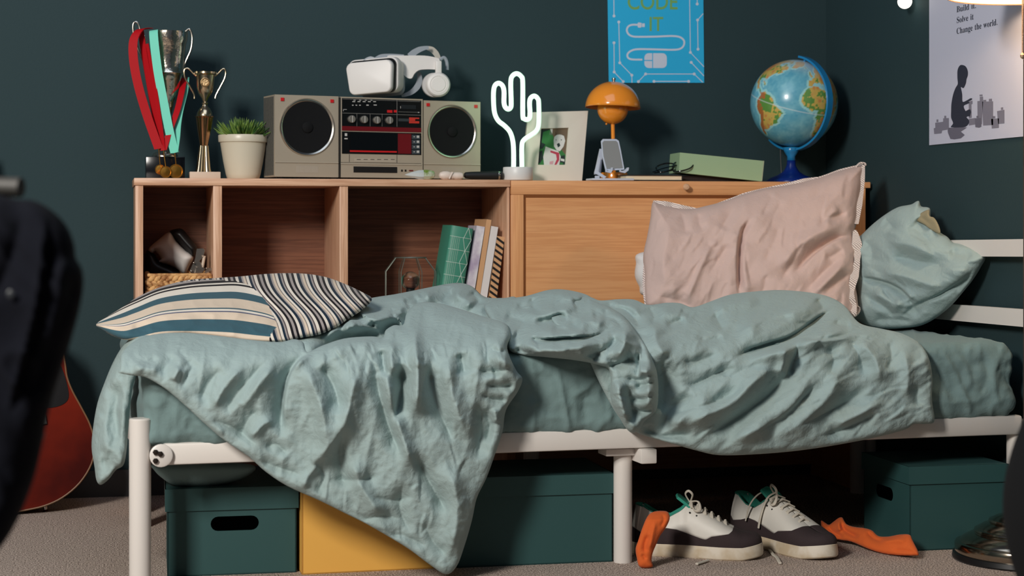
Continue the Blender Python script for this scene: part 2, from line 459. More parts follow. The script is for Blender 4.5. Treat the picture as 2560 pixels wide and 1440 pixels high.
MB().box((x_s[0][1], YW-0.012, 0.03), (x_s[3][0], YW-0.006, zb)).build('back_panel', wood('red_oak_back', (132, 86, 64), (108, 68, 50), 'x'), SH)

# cabinet with drop front
CB = thing('drop_front_cabinet', 'honey oak cabinet with framed drop front and small round knob, behind the pink pillow', 'cabinet', ((xm+xe)/2, YS+0.18, 0))
MB().box((xm+0.0008, YS+0.002, zb+0.001), (xe, YW-0.004, zt-0.0015), bev=0.0015).build('top_board', OAK2_H, CB)
xs1 = sx(2140); xs2 = sx(2165)
MB().box((xs1, YS+0.004, 0), (xs2, YW-0.006, zb)).build('side_panel', OAK2_V, CB)
MB().box((xm+0.001, YS+0.02, 0), (xm+0.019, YW-0.006, zb)).build('side_panel', OAK2_V, CB)
MB().box((xm+0.019, YW-0.02, 0.03), (xs1, YW-0.006, zb)).build('back_panel', OAK2_H, CB)
DR = thing('door', None, None, (0, 0, 0)); DR.parent = CB; DR.location = -CB.location + Vector((0.9, YS, 0.4))
zr = float(at(1500, 487, YS)[2]); x0 = xm+0.002; x1 = sx(1308); x2 = xs1-0.001; x3 = sx(2105); z0 = 0.30; z1 = 0.345; ztop = zt-0.003
MB().box((x0, YS-0.006, zr), (x2, YS+0.014, ztop), bev=0.0015).build('top_rail', OAK2_H, DR)
MB().box((x0, YS-0.006, z0), (x1, YS+0.014, zr-0.0004), bev=0.0015).build('stile', OAK2_V, DR)
MB().box((x3, YS-0.006, z0), (x2, YS+0.014, zr-0.0004), bev=0.0015).build('stile', OAK2_V, DR)
MB().box((x1+0.0004, YS-0.006, z0), (x3-0.0004, YS+0.014, z1), bev=0.0015).build('bottom_rail', OAK2_H, DR)
MB().box((x1, YS+0.006, z1), (x3, YS+0.012, zr)).build('panel', OAK2_H, DR)
b = 0.009                       # moulding between frame and panel
m = MB()
for (A, B, C, D) in (((x1, z1), (x1, zr), (x1+b, zr-b), (x1+b, z1+b)), ((x1, zr), (x3, zr), (x3-b, zr-b), (x1+b, zr-b)), ((x3, zr), (x3, z1), (x3-b, z1+b), (x3-b, zr-b))):
    m.add([(A[0], YS-0.004, A[1]), (B[0], YS-0.004, B[1]), (C[0], YS+0.006, C[1]), (D[0], YS+0.006, D[1])], [(0, 1, 2, 3)])
m.build('moulding', mat('moulding_oak', (176, 112, 66), 0.5), DR, smooth=False)
kp = at(1711, 468, YS-0.006)
MB().lathe(kp, [(0.004, 0), (0.004, 0.008), (0.0085, 0.012), (0.0095, 0.018), (0.007, 0.023), (0, 0.024)], 20, ax=(1, 0, 0), ay=(0, 0, 1), az=(0, -1, 0)).build('knob', mat('pale_wood_knob', (214, 170, 134), 0.5), DR)

# ------------------------------------------------------------------ bed
BA = math.radians(2.9); EX = np.array([math.cos(BA), math.sin(BA), 0]); EY = np.array([-math.sin(BA), math.cos(BA), 0]); EZ = np.array([0, 0, 1.0])
BO = atd(351, 550, 3.755); BO[2] = 0
D0 = 3.97; KB = 0.279/4500
def dfront(u): return D0/(1-KB*(u-1280))
def bp(x, y, z): return BO+EX*x+EY*y+EZ*z
LB = 2.075; WB = 0.9
BED = thing('bed_frame', 'white metal single bed frame with round legs and slatted headboard', 'bed', bp(LB/2, WB/2, 0))
def bbox(mb, x0, x1, y0, y1, z0, z1, bev=0.002):
    return mb.obox(bp((x0+x1)/2, (y0+y1)/2, (z0+z1)/2), EX, EY, EZ, (x1-x0, y1-y0, z1-z0), 0, bev)
bbox(MB(), 0.045, LB, 0.0, 0.03, 0.266, 0.312, 0.006).build('front_rail', WHITE_METAL, BED)
bbox(MB(), 0.03, LB, WB-0.03, WB, 0.266, 0.312, 0.006).build('back_rail', WHITE_METAL, BED)
bbox(MB(), 0.0, 0.03, 0.03, WB-0.03, 0.275, 0.305).build('foot_rail', WHITE_METAL, BED)
def leg(x, y, zt_, r=0.0225):
    c = bp(x, y, 0)
    return MB().lathe(c, [(r*0.97, 0), (r, 0.004), (r, zt_-0.003), (r*0.9, zt_), (0, zt_)], 28).build('leg', WHITE_METAL, BED)
ztl = float(atd(351, 1047, 3.755)[2])
leg(0, 0.012, ztl); leg(0.062, WB-0.06, 0.27)
lm = floorp(1557, 1405); q = lm-BO; lx, ly = float(q@EX), float(q@EY)
leg(lx, ly, 0.246, 0.0212); leg(lx, WB-0.09, 0.246, 0.0212)
leg(LB, 0.03, 0.30); leg(LB+0.0, WB-0.03, 0.30)
m = MB(); xb = lx+0.037
bbox(m, xb-0.019, xb+0.019, -0.012, WB, 0.232, 0.265, 0.003); bbox(m, lx-0.05, xb, ly-0.03, ly+0.03, 0.246, 0.262)
m.build('crossbeam', WHITE_METAL, BED)
for k in range(13):
    bbox(MB(), 0.10+k*0.148, 0.16+k*0.148, 0.03, WB-0.03, 0.292, 0.302).build('slat', WHITE_METAL, BED)
# bracket and bolts at the foot post
m = MB(); c0 = bp(0.042, -0.003, 0.288)
m.lathe(c0, [(0.024, 0), (0.024, 0.006), (0.021, 0.008)], 24, ax=EX, ay=EZ, az=-EY)
m.build('bracket', WHITE_METAL, BED)
m = MB()
for dx, dz in ((-0.004, 0.008), (0.006, 0.004), (-0.004, -0.010)):
    m.lathe(bp(0.034+dx, -0.011, 0.288+dz), [(0.006, 0), (0.006, 0.005), (0, 0.006)], 6, ax=EX, ay=EZ, az=-EY)
m.build('bolt', mat('dark_steel', (70, 62, 56), 0.35, 0.9), BED)
# headboard rails
XH = XR-0.022
def hrail(uvs):
    # four photo corners on the headboard's own plane
    P = [atx(u, v, XH) for u, v in uvs]
    return MB().prism(P, (-0.016, 0, 0))
hrail([(2200, 603), (2680, 596), (2680, 642), (2200, 640)]).build('headboard_rail', WHITE_METAL, BED)
hrail([(2200, 747), (2680, 781), (2680, 827), (2200, 783)]).build('headboard_rail', WHITE_METAL, BED)
for u in (2175, 2690):
    p = atx(u, 600, XH-0.008)
    MB().lathe((p[0], p[1], 0), [(0.017, 0), (0.017, 0.738), (0.012, 0.744), (0, 0.745)], 20).build('headboard_post', WHITE_METAL, BED)

# mattress wrapped in a sage sheet
def rbox(c, ax, ay, az, h, r, n, disp=None):
    vs = []; fs = []; key = {}
    nx, ny, nz = n; cnt = (nx, ny, nz)
    def put(p):
        k = tuple(np.round(p, 5))
        if k in key: return key[k]
        key[k] = len(vs); vs.append(p); return key[k]
    for axis in range(3):
        o = [i for i in range(3) if i != axis]
        for s in (-1, 1):
            A, B = cnt[o[0]], cnt[o[1]]; g = np.zeros((A+1, B+1), int)
            for i in range(A+1):
                for j in range(B+1):
                    p = [0, 0, 0]; p[axis] = s*h[axis]; p[o[0]] = -h[o[0]]+2*h[o[0]]*i/A; p[o[1]] = -h[o[1]]+2*h[o[1]]*j/B
                    g[i, j] = put(np.array(p, float))
            for i in range(A):
                for j in range(B):
                    f = (g[i, j], g[i+1, j], g[i+1, j+1], g[i, j+1])
                    flip = (s > 0) != (axis == 1)
                    fs.append(f if flip else f[::-1])
    P = np.array(vs); hh = np.array(h)
    inner = np.clip(P, -(hh-r), hh-r); dlt = P-inner; L = np.linalg.norm(dlt, axis=1, keepdims=True)
    N = dlt/np.maximum(L, 1e-9); P2 = np.where(L > 1e-9, inner+N*r, P)
    W = np.array(c)+P2[:, :1]*ax+P2[:, 1:2]*ay+P2[:, 2:3]*az
    NW = N[:, :1]*ax+N[:, 1:2]*ay+N[:, 2:3]*az
    return W, fs, NW
MW, MF, MN = rbox(bp(LB/2-0.005, WB/2-0.004, 0.396), EX, EY, EZ, (LB/2-0.012, WB/2+0.004, 0.092), 0.032, (420, 60, 44))
mu, mv, md = proj(MW)
ms = [('r', 7, 6, [(1388, 898), (1400, 960), (1412, 1030), (1432, 1092)]), ('r', 4, 9, [(1330, 905), (1337, 960), (1330, 1090)]),
      ('r', 6, 10, [(1500, 920), (1470, 965), (1415, 1000)]), ('c', 5, 8, [(1490, 985), (1460, 1000), (1465, 1040)]), ('r', 5, 8, [(1540, 1030), (1500, 1060), (1480, 1090)]),
      ('r', 7, 8, [(2345, 865), (2385, 930), (2415, 1000), (2440, 1055)]), ('c', 5, 7, [(2455, 870), (2470, 940), (2440, 1000)]), ('r', 6, 9, [(2500, 880), (2480, 950), (2500, 1030)]),
      ('c', 4, 7, [(2400, 1000), (2450, 1040), (2520, 1050)]), ('r', 5, 9, [(2390, 880), (2420, 930), (2425, 980)]), ('c', 4, 6, [(2530, 870), (2520, 930), (2535, 1000)]),
      ('c', 4, 8, [(430, 990), (433, 1100)]), ('c', 3, 8, [(372, 960), (360, 1040)])]
H = strokes_height(mu, mv, ms)+0.006*(vnoise(mu/70, mv/50, 2)-.5)+0.010*(facet(mu/55, mv/80, 3)-.5)+0.004*(facet(mu/22, mv/26, 5)-.5)+0.004*(0.5-np.abs(vnoise(mu/28, mv/38, 4)-.5)*2)
MW = MW+MN*H[:, None]
MA = thing('mattress', 'single mattress wrapped in a sage green fitted sheet on the white bed', 'mattress', bp(LB/2, WB/2, 0.304))
link_mesh('fitted_sheet', MW, MF, SAGE_SHEET, MA)
P_ = [(380, 1158), (470, 1160), (600, 1158), (640, 1170), (600, 1200), (520, 1218), (440, 1214), (405, 1195), (385, 1175)]
rv = relief(P_, lambda u, v: dfront(u)+0.2+0*v, 5, 20, 0.03, 'pillow')
link_mesh('sagging_sheet_corner', rv[0], rv[1], SAGE_SHEET, MA)

# ------------------------------------------------------------------ duvet
def sp(x, k): return np.log1p(np.exp(np.clip(x/k, -40, 40)))*k
def dd(off, edge, slope=0.0028, lean=0.0):
    def f(u, v):
        e = edge(u) if callable(edge) else edge
        return dfront(u)-off+slope*sp(e-v, 22)-lean*sp(v-e, 30)
    return f
L0 = [(372, 838), (330, 845), (305, 868), (283, 905), (262, 955), (243, 1010), (232, 1075), (229, 1120), (236, 1165), (241, 1200), (252, 1212), (272, 1198), (290, 1175), (310, 1160), (318, 1110), (322, 1060), (326, 1010), (334, 960), (352, 925), (400, 900), (420, 860)]
s0 = [('c', 22, 9, [(303, 950), (290, 1020), (296, 1090), (310, 1130)]), ('r', 12, 10, [(312, 1000), (305, 1070), (300, 1120)]), ('c', 8, 8, [(265, 1140), (258, 1180), (250, 1200)]),
      ('r', 8, 12, [(275, 1000), (262, 1080), (272, 1150)]), ('c', 8, 7, [(280, 1120), (270, 1160), (262, 1190)]), ('r', 8, 10, [(320, 890), (290, 940), (275, 980)])]
R0 = relief(L0, lambda u, v: dfront(u)+0.16-0.10*np.clip((v-900)/300., 0, 1)-0.0009*(u-300), 4, 26, 0.045, 'sheet', s0+creases(25, (230, 860, 330, 1180), lambda u, v: 100, 1, 4), [(6, 70, 22, 1.3, 1, 'ridge'), (16, 70, 34, 1.3, 2, 'facet'), (5, 24, 16, 1.3, 3, 'facet')], gain=1.5)
L1 = [(300, 925), (303, 888), (322, 864), (352, 845), (400, 834), (470, 832), (540, 839), (640, 851), (700, 855), (735, 848), (758, 856), (768, 880), (805, 864), (862, 846), (930, 841), (957, 845), (964, 826), (985, 813), (1008, 812), (1017, 783), (1044, 758), (1090, 757), (1150, 772), (1205, 790), (1262, 808), (1277, 835), (1268, 872), (1290, 925), (1306, 947), (1294, 980), (1265, 1025), (1256, 1080), (1236, 1140), (1216, 1195), (1192, 1245), (1180, 1300), (1161, 1365), (1142, 1415), (1115, 1436), (1075, 1412), (1015, 1368), (920, 1312), (860, 1282), (800, 1252), (720, 1216), (665, 1180), (622, 1142), (560, 1100), (515, 1062), (475, 1025), (430, 985), (395, 960), (360, 942), (325, 938), (296, 931)]
s1 = [  # main folds of the big hanging flap
 ('s', 26, 22, [(712, 1075), (708, 1010), (722, 940), (752, 898), (790, 880)]), ('c', 24, 11, [(703, 1100), (702, 1020), (716, 945), (748, 895)]),
 ('r', 26, 26, [(760, 905), (790, 980), (812, 1060), (810, 1130)]), ('c', 20, 13, [(800, 905), (838, 975), (850, 1040)]),
 ('r', 26, 24, [(905, 890), (880, 980), (850, 1080), (760, 1180)]), ('c', 22, 10, [(935, 905), (950, 990), (978, 1080), (1010, 1155)]),
 ('r', 22, 17, [(962, 900), (975, 990), (1005, 1090), (1040, 1190)]), ('c', 34, 10, [(1003, 905), (1005, 960), (996, 1020), (985, 1062)]),
 ('c', 22, 7, [(955, 870), (958, 905), (966, 945)]), ('r', 22, 15, [(985, 850), (978, 890), (985, 940)]),
 ('r', 30, 20, [(1035, 800), (1040, 880), (1045, 960), (1040, 1050)]), ('c', 22, 12, [(1072, 900), (1082, 970), (1100, 1030), (1135, 1110)]),
 ('r', 20, 26, [(1120, 880), (1130, 980), (1170, 1100)]), ('c', 16, 12, [(1150, 880), (1165, 940)]), ('c', 18, 12, [(1195, 1000), (1205, 1070), (1190, 1160)]),
 ('c', 22, 11, [(1035, 1130), (1065, 1190), (1100, 1250), (1120, 1290)]), ('r', 22, 24, [(1110, 1150), (1140, 1230), (1140, 1320), (1120, 1400)]),
 ('r', 16, 20, [(880, 1140), (900, 1210), (960, 1300)]), ('c', 14, 12, [(860, 1060), (850, 1140), (862, 1230)]), ('c', 14, 12, [(1010, 1200), (1000, 1270), (1030, 1340)]),
 ('c', 16, 8, [(1212, 960), (1250, 968), (1290, 960)]), ('c', 14, 7, [(1200, 985), (1240, 1000), (1275, 998)]), ('c', 16, 8, [(1190, 925), (1235, 930), (1285, 918)]),
 ('c', 12, 7, [(1225, 870), (1250, 880), (1268, 872)]), ('r', 14, 14, [(1240, 830), (1250, 890), (1275, 940)]), ('c', 14, 9, [(1215, 840), (1222, 900), (1250, 945)]),
 ('c', 16, 8, [(1205, 1020), (1225, 1060), (1212, 1110)]), ('r', 12, 9, [(1235, 1020), (1240, 1060)]),
 # left part: diagonal creases from the hem up to the right
 ('c', 9, 9, [(400, 938), (425, 905), (435, 885)]), ('c', 9, 8, [(450, 975), (475, 930), (490, 900)]), ('r', 9, 10, [(430, 955), (450, 915)]), ('c', 10, 9, [(500, 1010), (520, 960), (560, 915)]),
 ('c', 12, 9, [(560, 1040), (590, 985), (640, 930), (670, 895)]), ('r', 12, 12, [(530, 1030), (560, 970), (610, 915)]), ('r', 12, 13, [(600, 1030), (640, 970), (690, 910)]),
 ('c', 10, 8, [(600, 1100), (620, 1050), (650, 1020)]), ('c', 9, 7, [(520, 1050), (560, 1060), (600, 1080), (650, 1120)]), ('r', 10, 10, [(620, 1100), (660, 1060), (690, 1050)]),
 ('c', 9, 8, [(640, 1150), (700, 1170), (760, 1190)]), ('r', 9, 10, [(760, 1225), (770, 1190), (800, 1160)]), ('c', 12, 10, [(660, 1125), (690, 1110), (720, 1140)]),
 ('c', 7, 7, [(330, 905), (350, 900), (375, 905), (400, 895)]), ('r', 8, 16, [(330, 915), (400, 925)]), ('c', 8, 9, [(440, 870), (460, 890), (480, 920)]),
 ('c', 9, 8, [(850, 1290), (900, 1300), (960, 1290), (1010, 1300)]), ('c', 8, 8, [(960, 1340), (1010, 1340), (1070, 1370)]), ('c', 8, 7, [(820, 1200), (900, 1200), (950, 1190)]),
 ('c', 9, 9, [(1060, 1300), (1080, 1350), (1120, 1390)]), ('c', 8, 7, [(920, 1240), (980, 1250), (1040, 1240)]),
 ('c', 10, 7, [(790, 1150), (810, 1190), (790, 1240)]), ('r', 14, 22, [(1060, 790), (1130, 800), (1200, 830)]), ('r', 18, 24, [(820, 880), (880, 862), (940, 858)]),
]
def x1f(u, v):      # puffed shape of the flap: swells in the middle, hugs the mattress at the left hem
    return 0.06*np.exp(-((u-1255)/90.)**2-((v-880)/110.)**2)+0.035*np.exp(-((u-1080)/190.)**2-((v-1050)/260.)**2)+0.02*np.exp(-((u-850)/120.)**2-((v-960)/150.)**2)
def e1(u): return np.interp(u, [300, 600, 1000, 1300], [893, 884, 872, 864])
R1 = relief(L1, dd(0.068, e1, 0.0030), 3, 18, lambda u, v: 0.014+0.03*np.clip((900-v)/60., 0, 1)*np.clip((u-700)/60., 0, 1)+0.016*np.clip((u-1150)/80., 0, 1)*np.clip((1150-v)/100., 0, 1), 'sheet', s1+creases(150, (310, 850, 1290, 1420), lambda u, v: np.interp(u, [300, 650, 900, 1300], [-60, -55, -80, -100]), 2, 3.0)[:60]+creases(50, (420, 960, 1150, 1420), lambda u, v: -40, 3, 3, (15, 40))[:10]+creases(30, (760, 850, 1270, 900), lambda u, v: 80, 33, 4, (30, 70)), [(5, 150, 34, 1.75, 1, 'ridge'), (16, 120, 56, 1.8, 3, 'facet'), (5, 44, 24, 1.5, 4, 'facet'), (2.5, 14, 12, 0.2, 5, 'facet')], extra=x1f, gain=1.7, hmin=0.062)
L2 = [(690, 860), (745, 838), (800, 820), (845, 795), (880, 768), (920, 747), (990, 735), (1055, 722), (1110, 711), (1148, 707), (1180, 716), (1212, 742), (1260, 745), (1292, 745), (1320, 800), (1330, 870), (1250, 900), (1050, 905), (900, 905), (760, 912), (700, 900)]
s2 = [('c', 26, 9, [(838, 815), (870, 800), (905, 782)]), ('r', 30, 16, [(800, 850), (845, 820), (890, 790), (940, 762)]), ('c', 20, 10, [(740, 850), (765, 880), (790, 900)]),
      ('c', 44, 13, [(850, 868), (890, 846), (950, 838), (1000, 815)]), ('r', 34, 20, [(850, 832), (900, 808), (960, 795), (1010, 775)]), ('r', 26, 18, [(960, 755), (1030, 745), (1100, 735)]),
      ('c', 26, 9, [(1040, 765), (1050, 742), (1062, 730)]), ('c', 20, 8, [(900, 810), (912, 790)]), ('c', 22, 9, [(1010, 760), (1030, 748), (1045, 738)]),
      ('c', 28, 10, [(1105, 760), (1115, 742), (1140, 730)]), ('c', 24, 9, [(1180, 725), (1192, 745), (1205, 762)]), ('r', 26, 20, [(1130, 730), (1160, 745), (1185, 770)]),
      ('c', 22, 9, [(935, 800), (930, 820)]), ('r', 20, 12, [(870, 835), (868, 815), (885, 795)]), ('r', 20, 14, [(1220, 755), (1260, 765), (1290, 770)]), ('c', 24, 10, [(1200, 775), (1250, 785), (1290, 800)]),
      ('c', 14, 7, [(980, 770), (985, 795)]), ('r', 14, 9, [(1000, 765), (1005, 790)])]
R2 = relief(L2, dd(-0.06, e1, 0.0036), 3.5, 18, 0.05, 'sheet', s2+creases(40, (700, 715, 1290, 850), lambda u, v: -35, 4, 5, (25, 70))+[('c', 75, 12, [(765, 893), (800, 872), (862, 852), (930, 846), (957, 848), (966, 832), (985, 817), (1008, 816), (1018, 788), (1044, 762)]), ('c', 40, 10, [(1044, 762), (1090, 760), (1150, 775), (1205, 793), (1262, 812)])], [(26, 80, 40, -0.5, 3, 'facet'), (8, 30, 20, -0.5, 4, 'facet')], gain=1.8, hmin=0.13)
L3 = [(1225, 800), (1212, 762), (1260, 748), (1315, 740), (1370, 725), (1412, 724), (1462, 735), (1492, 752), (1525, 768), (1560, 790), (1592, 830), (1622, 875), (1641, 925), (1646, 980), (1640, 1028), (1612, 1054), (1600, 1074), (1576, 1081), (1552, 1050), (1527, 1000), (1524, 930), (1500, 914), (1440, 901), (1355, 892), (1288, 885), (1262, 862)]
s3 = [('c', 34, 8, [(1335, 808), (1380, 800), (1420, 788)]), ('r', 26, 12, [(1300, 775), (1350, 790), (1400, 778), (1450, 765)]), ('c', 26, 8, [(1375, 820), (1420, 822), (1450, 806)]),
      ('s', -24, 10, [(1320, 838), (1350, 846), (1420, 842), (1490, 836), (1520, 820)]), ('r', 30, 20, [(1290, 850), (1350, 872), (1430, 872), (1500, 850)]), ('r', 26, 14, [(1330, 826), (1400, 832), (1470, 832)]),
      ('c', 26, 9, [(1450, 897), (1500, 880), (1530, 860), (1545, 830)]), ('r', 26, 14, [(1440, 815), (1480, 803), (1515, 810)]), ('c', 18, 7, [(1450, 830), (1490, 834), (1518, 822), (1530, 800)]),
      ('c', 24, 9, [(1515, 918), (1560, 905), (1590, 890)]), ('r', 28, 16, [(1540, 900), (1560, 860), (1560, 810)]), ('c', 22, 8, [(1590, 830), (1605, 870), (1600, 925)]), ('s', -20, 9, [(1598, 880), (1600, 920), (1595, 945)]),
      ('c', 16, 6, [(1585, 966), (1615, 962), (1640, 950)]), ('c', 16, 6, [(1570, 995), (1605, 1000), (1642, 985)]), ('c', 16, 6, [(1575, 1022), (1605, 1030), (1638, 1022)]), ('c', 14, 6, [(1560, 945), (1600, 950), (1635, 930)]),
      ('r', 30, 18, [(1612, 900), (1622, 960), (1618, 1030)]), ('r', 22, 14, [(1545, 945), (1552, 1000), (1570, 1060)]), ('c', 18, 8, [(1568, 960), (1580, 1020), (1590, 1060)]),
      ('c', 22, 8, [(1290, 760), (1330, 775), (1350, 765)]), ('c', 22, 8, [(1325, 745), (1335, 760), (1330, 775)]), ('r', 22, 14, [(1390, 740), (1430, 745), (1465, 742)]), ('c', 24, 8, [(1430, 760), (1455, 750), (1468, 738)]),
      ('c', 20, 8, [(1260, 790), (1300, 800), (1320, 815)]), ('c', 18, 7, [(1480, 790), (1510, 785), (1518, 770)]), ('c', 26, 8, [(1285, 870), (1305, 880), (1340, 888)]), ('r', 20, 14, [(1260, 820), (1290, 838)]),
      ('c', 16, 7, [(1330, 840), (1345, 860), (1350, 880)]), ('c', 14, 6, [(1480, 905), (1500, 880)]), ('c', 14, 6, [(1500, 790), (1540, 800), (1560, 830)])]
def e3(u): return np.interp(u, [1200, 1400, 1520, 1660], [866, 868, 852, 856])
def x3f(u, v): return 0.012+0.055*np.clip((u-1290)/90., 0, 1)+0.03*np.exp(-((v-860)/40.)**2)*np.clip((u-1290)/60., 0, 1)*np.clip((1560-u)/60., 0, 1)
R3 = relief(L3, dd(0.045, e3, 0.0034), 3, 18, 0.06, 'sheet', s3+creases(45, (1280, 760, 1640, 1060), lambda u, v: 8 if u < 1520 else 20, 5, 4, (25, 70)), [(20, 70, 30, 0.15, 3, 'facet'), (8, 28, 16, 0.1, 4, 'facet')], extra=x3f, gain=1.75, hmin=0.06)
L4 = [(1380, 800), (1400, 745), (1470, 742), (1500, 751), (1545, 748), (1585, 749), (1620, 762), (1665, 757), (1700, 758), (1732, 768), (1775, 754), (1820, 738), (1872, 730), (1950, 725), (2030, 732), (2078, 744), (2112, 765), (2140, 800), (2162, 813), (2205, 822), (2255, 834), (2298, 858), (2322, 895), (2331, 945), (2330, 1000), (2336, 1052), (2315, 1060), (2285, 1060), (2262, 1074), (2195, 1092), (2100, 1111), (2000, 1126), (1900, 1135), (1800, 1138), (1740, 1126), (1690, 1112), (1648, 1100), (1590, 1080), (1545, 1040), (1500, 960), (1450, 860)]
s4 = [('c', 40, 10, [(1830, 905), (1855, 878), (1900, 862), (1970, 842), (2010, 818), (2045, 792), (2085, 768)]), ('r', 44, 26, [(1830, 840), (1880, 815), (1950, 790), (2030, 765), (2070, 755)]),
      ('r', 30, 20, [(1860, 905), (1930, 885), (2010, 862), (2080, 835), (2140, 820)]), ('c', 24, 9, [(1992, 850), (1993, 880), (1980, 925), (1985, 950)]), ('r', 22, 14, [(1965, 860), (1960, 900), (1945, 945)]),
      ('r', 26, 22, [(1950, 905), (1890, 950), (1820, 1010), (1700, 1070)]), ('c', 26, 12, [(1985, 915), (1925, 985), (1842, 1045), (1760, 1095)]), ('c', 22, 11, [(1845, 915), (1790, 935), (1735, 960), (1700, 965)]),
      ('c', 22, 11, [(1870, 960), (1800, 1000), (1700, 1030), (1665, 1040)]), ('r', 24, 20, [(2035, 925), (1985, 1010), (1900, 1070), (1810, 1110)]), ('c', 22, 12, [(2045, 955), (1975, 1030), (1890, 1083)]),
      ('r', 20, 22, [(2100, 900), (2080, 980), (2000, 1060), (1930, 1100)]), ('c', 18, 12, [(2180, 968), (2108, 1010), (1990, 1070)]), ('c', 16, 10, [(2200, 1030), (2140, 1060), (2050, 1095)]),
      ('r', 16, 16, [(2210, 1000), (2150, 1035), (2080, 1070)]), ('c', 14, 10, [(2070, 860), (2085, 900), (2075, 940)]), ('c', 12, 9, [(2120, 850), (2150, 890), (2160, 940)]), ('r', 14, 16, [(2150, 850), (2190, 900), (2200, 960)]),
      ('c', 12, 9, [(2220, 850), (2230, 890), (2215, 930)]), ('r', 12, 14, [(2260, 870), (2270, 930), (2265, 1000)]), ('c', 10, 8, [(2290, 960), (2295, 1020)]), ('c', 22, 10, [(1648, 1090), (1665, 1050), (1690, 1010), (1740, 985)]),
      ('r', 22, 18, [(1680, 1080), (1720, 1030), (1790, 1000)]), ('c', 16, 9, [(1600, 1060), (1640, 1085), (1680, 1090), (1740, 1080)]), ('c', 40, 16, [(1650, 900), (1662, 960), (1655, 1040)]),
      ('c', 22, 8, [(1500, 760), (1560, 772), (1590, 800), (1595, 815), (1575, 822)]), ('r', 20, 12, [(1520, 760), (1575, 768), (1605, 792)]), ('c', 16, 8, [(1620, 762), (1635, 790), (1630, 815)]),
      ('c', 16, 7, [(1665, 815), (1690, 805), (1715, 798)]), ('c', 16, 7, [(1700, 775), (1720, 785), (1730, 792)]), ('r', 18, 16, [(1640, 775), (1690, 785), (1740, 795)]), ('c', 20, 8, [(1785, 780), (1800, 810), (1812, 830)]),
      ('r', 22, 18, [(1780, 775), (1830, 760), (1900, 748)]), ('c', 20, 8, [(2040, 745), (2055, 765), (2062, 778)]), ('c', 14, 8, [(1740, 845), (1770, 850), (1810, 840)]), ('c', 14, 8, [(1700, 900), (1740, 905), (1800, 880)]),
      ('c', 12, 7, [(1560, 800), (1580, 830), (1640, 840)]), ('r', 24, 22, [(1640, 800), (1640, 850), (1670, 900)]), ('s', 16, 10, [(1990, 850), (2080, 848), (2150, 830)]), ('c', 14, 8, [(1880, 830), (1920, 800), (1990, 790)]),
      ('c', 15, 7, [(2085, 800), (2100, 812), (2130, 815)])]
def e4(u): return np.interp(u, [1400, 1650, 1850, 2100, 2330], [858, 862, 860, 854, 850])
def x4f(u, v): return 0.03*np.exp(-((u-1880)/200.)**2-((v-1040)/90.)**2)
R4 = relief(L4, dd(0.06, e4, 0.0030), 3, 18, 0.018, 'sheet', s4+creases(130, (1600, 800, 2330, 1120), lambda u, v: -38 if v > 870 else -25, 6, 3.2, (35, 120))[:60]+[('s', -30, 16, [(1835, 900), (1860, 878), (1905, 862), (1970, 842), (2010, 818), (2045, 792), (2085, 768)])], [(5, 110, 30, -0.7, 3, 'ridge'), (18, 140, 46, -0.7, 6, 'facet'), (6, 54, 22, -0.7, 4, 'facet'), (2.5, 16, 12, -0.3, 5, 'facet')], extra=x4f, gain=1.65, hmin=0.055)
dv, df_ = join_relief([R0, R1, R2, R3, R4])
# a bed-side filling under the raised folds so the bunched duvet has body on the mattress
dl = link_mesh('duvet', dv, df_, SAGE, origin=bp(LB/2, 0.3, 0.49))
tag(dl, 'crumpled sage green duvet trailing off the white bed down to the carpet', 'duvet')
mfill = MB()

# ------------------------------------------------------------------ striped pillow
def ramp_mat(name, stops, attr, rough=0.85, bump=0.3):
    m = fabric(name, (200, 190, 175), rough, cs=0.12, bump=bump); nt = m.node_tree; b = nt.nodes['Principled BSDF']
    a = nt.nodes.new('ShaderNodeAttribute'); a.attribute_name = attr
    r = nt.nodes.new('ShaderNodeValToRGB'); r.color_ramp.interpolation = 'CONSTANT'
    fr = nt.nodes.new('ShaderNodeMath'); fr.operation = 'FRACT'
    nt.links.new(a.outputs['Fac'], fr.inputs[0]); nt.links.new(fr.outputs[0], r.inputs[0])
    el = r.color_ramp.elements
    el[0].position = 0; el[0].color = rgb(stops[0][1]); el[1].position = stops[1][0]; el[1].color = rgb(stops[1][1])
    for p, c in stops[2:]:
        e = el.new(p); e.color = rgb(c)
    nt.links.new(r.outputs[0], b.inputs['Base Color']); return m
CRM = (226, 206, 184); CRM2 = (236, 226, 212); BLU = (62, 96, 108); DK = (26, 22, 28); GR = (170, 160, 156); NV = (22, 42, 60)
SP = [(240, 812), (262, 795), (300, 772), (345, 742), (400, 718), (470, 700), (540, 695), (600, 691), (650, 686), (700, 683), (760, 684), (812, 692), (858, 708), (905, 730), (930, 748), (905, 775), (868, 800), (838, 820), (800, 836), (750, 846), (715, 857), (680, 862), (640, 857), (560, 846), (480, 838), (420, 842), (365, 846), (320, 850), (288, 842), (258, 826)]
ss = [('r', 14, 16, [(350, 800), (450, 780), (560, 775), (640, 790)]), ('c', 8, 10, [(460, 803), (540, 806), (640, 806), (670, 812)]), ('c', 8, 10, [(330, 812), (355, 826), (380, 830)]),
      ('c', 16, 8, [(668, 850), (672, 825), (690, 806), (720, 797), (770, 782), (830, 765), (880, 742)]), ('r', 16, 16, [(620, 700), (680, 740), (705, 790)]), ('c', 10, 10, [(640, 720), (675, 760), (690, 795)]),
      ('c', 8, 9, [(760, 705), (790, 740), (800, 765)]), ('c', 7, 8, [(830, 705), (850, 730)]), ('r', 10, 14, [(720, 700), (760, 740), (780, 770)]), ('c', 6, 5, [(250, 816), (290, 818), (330, 812)])]
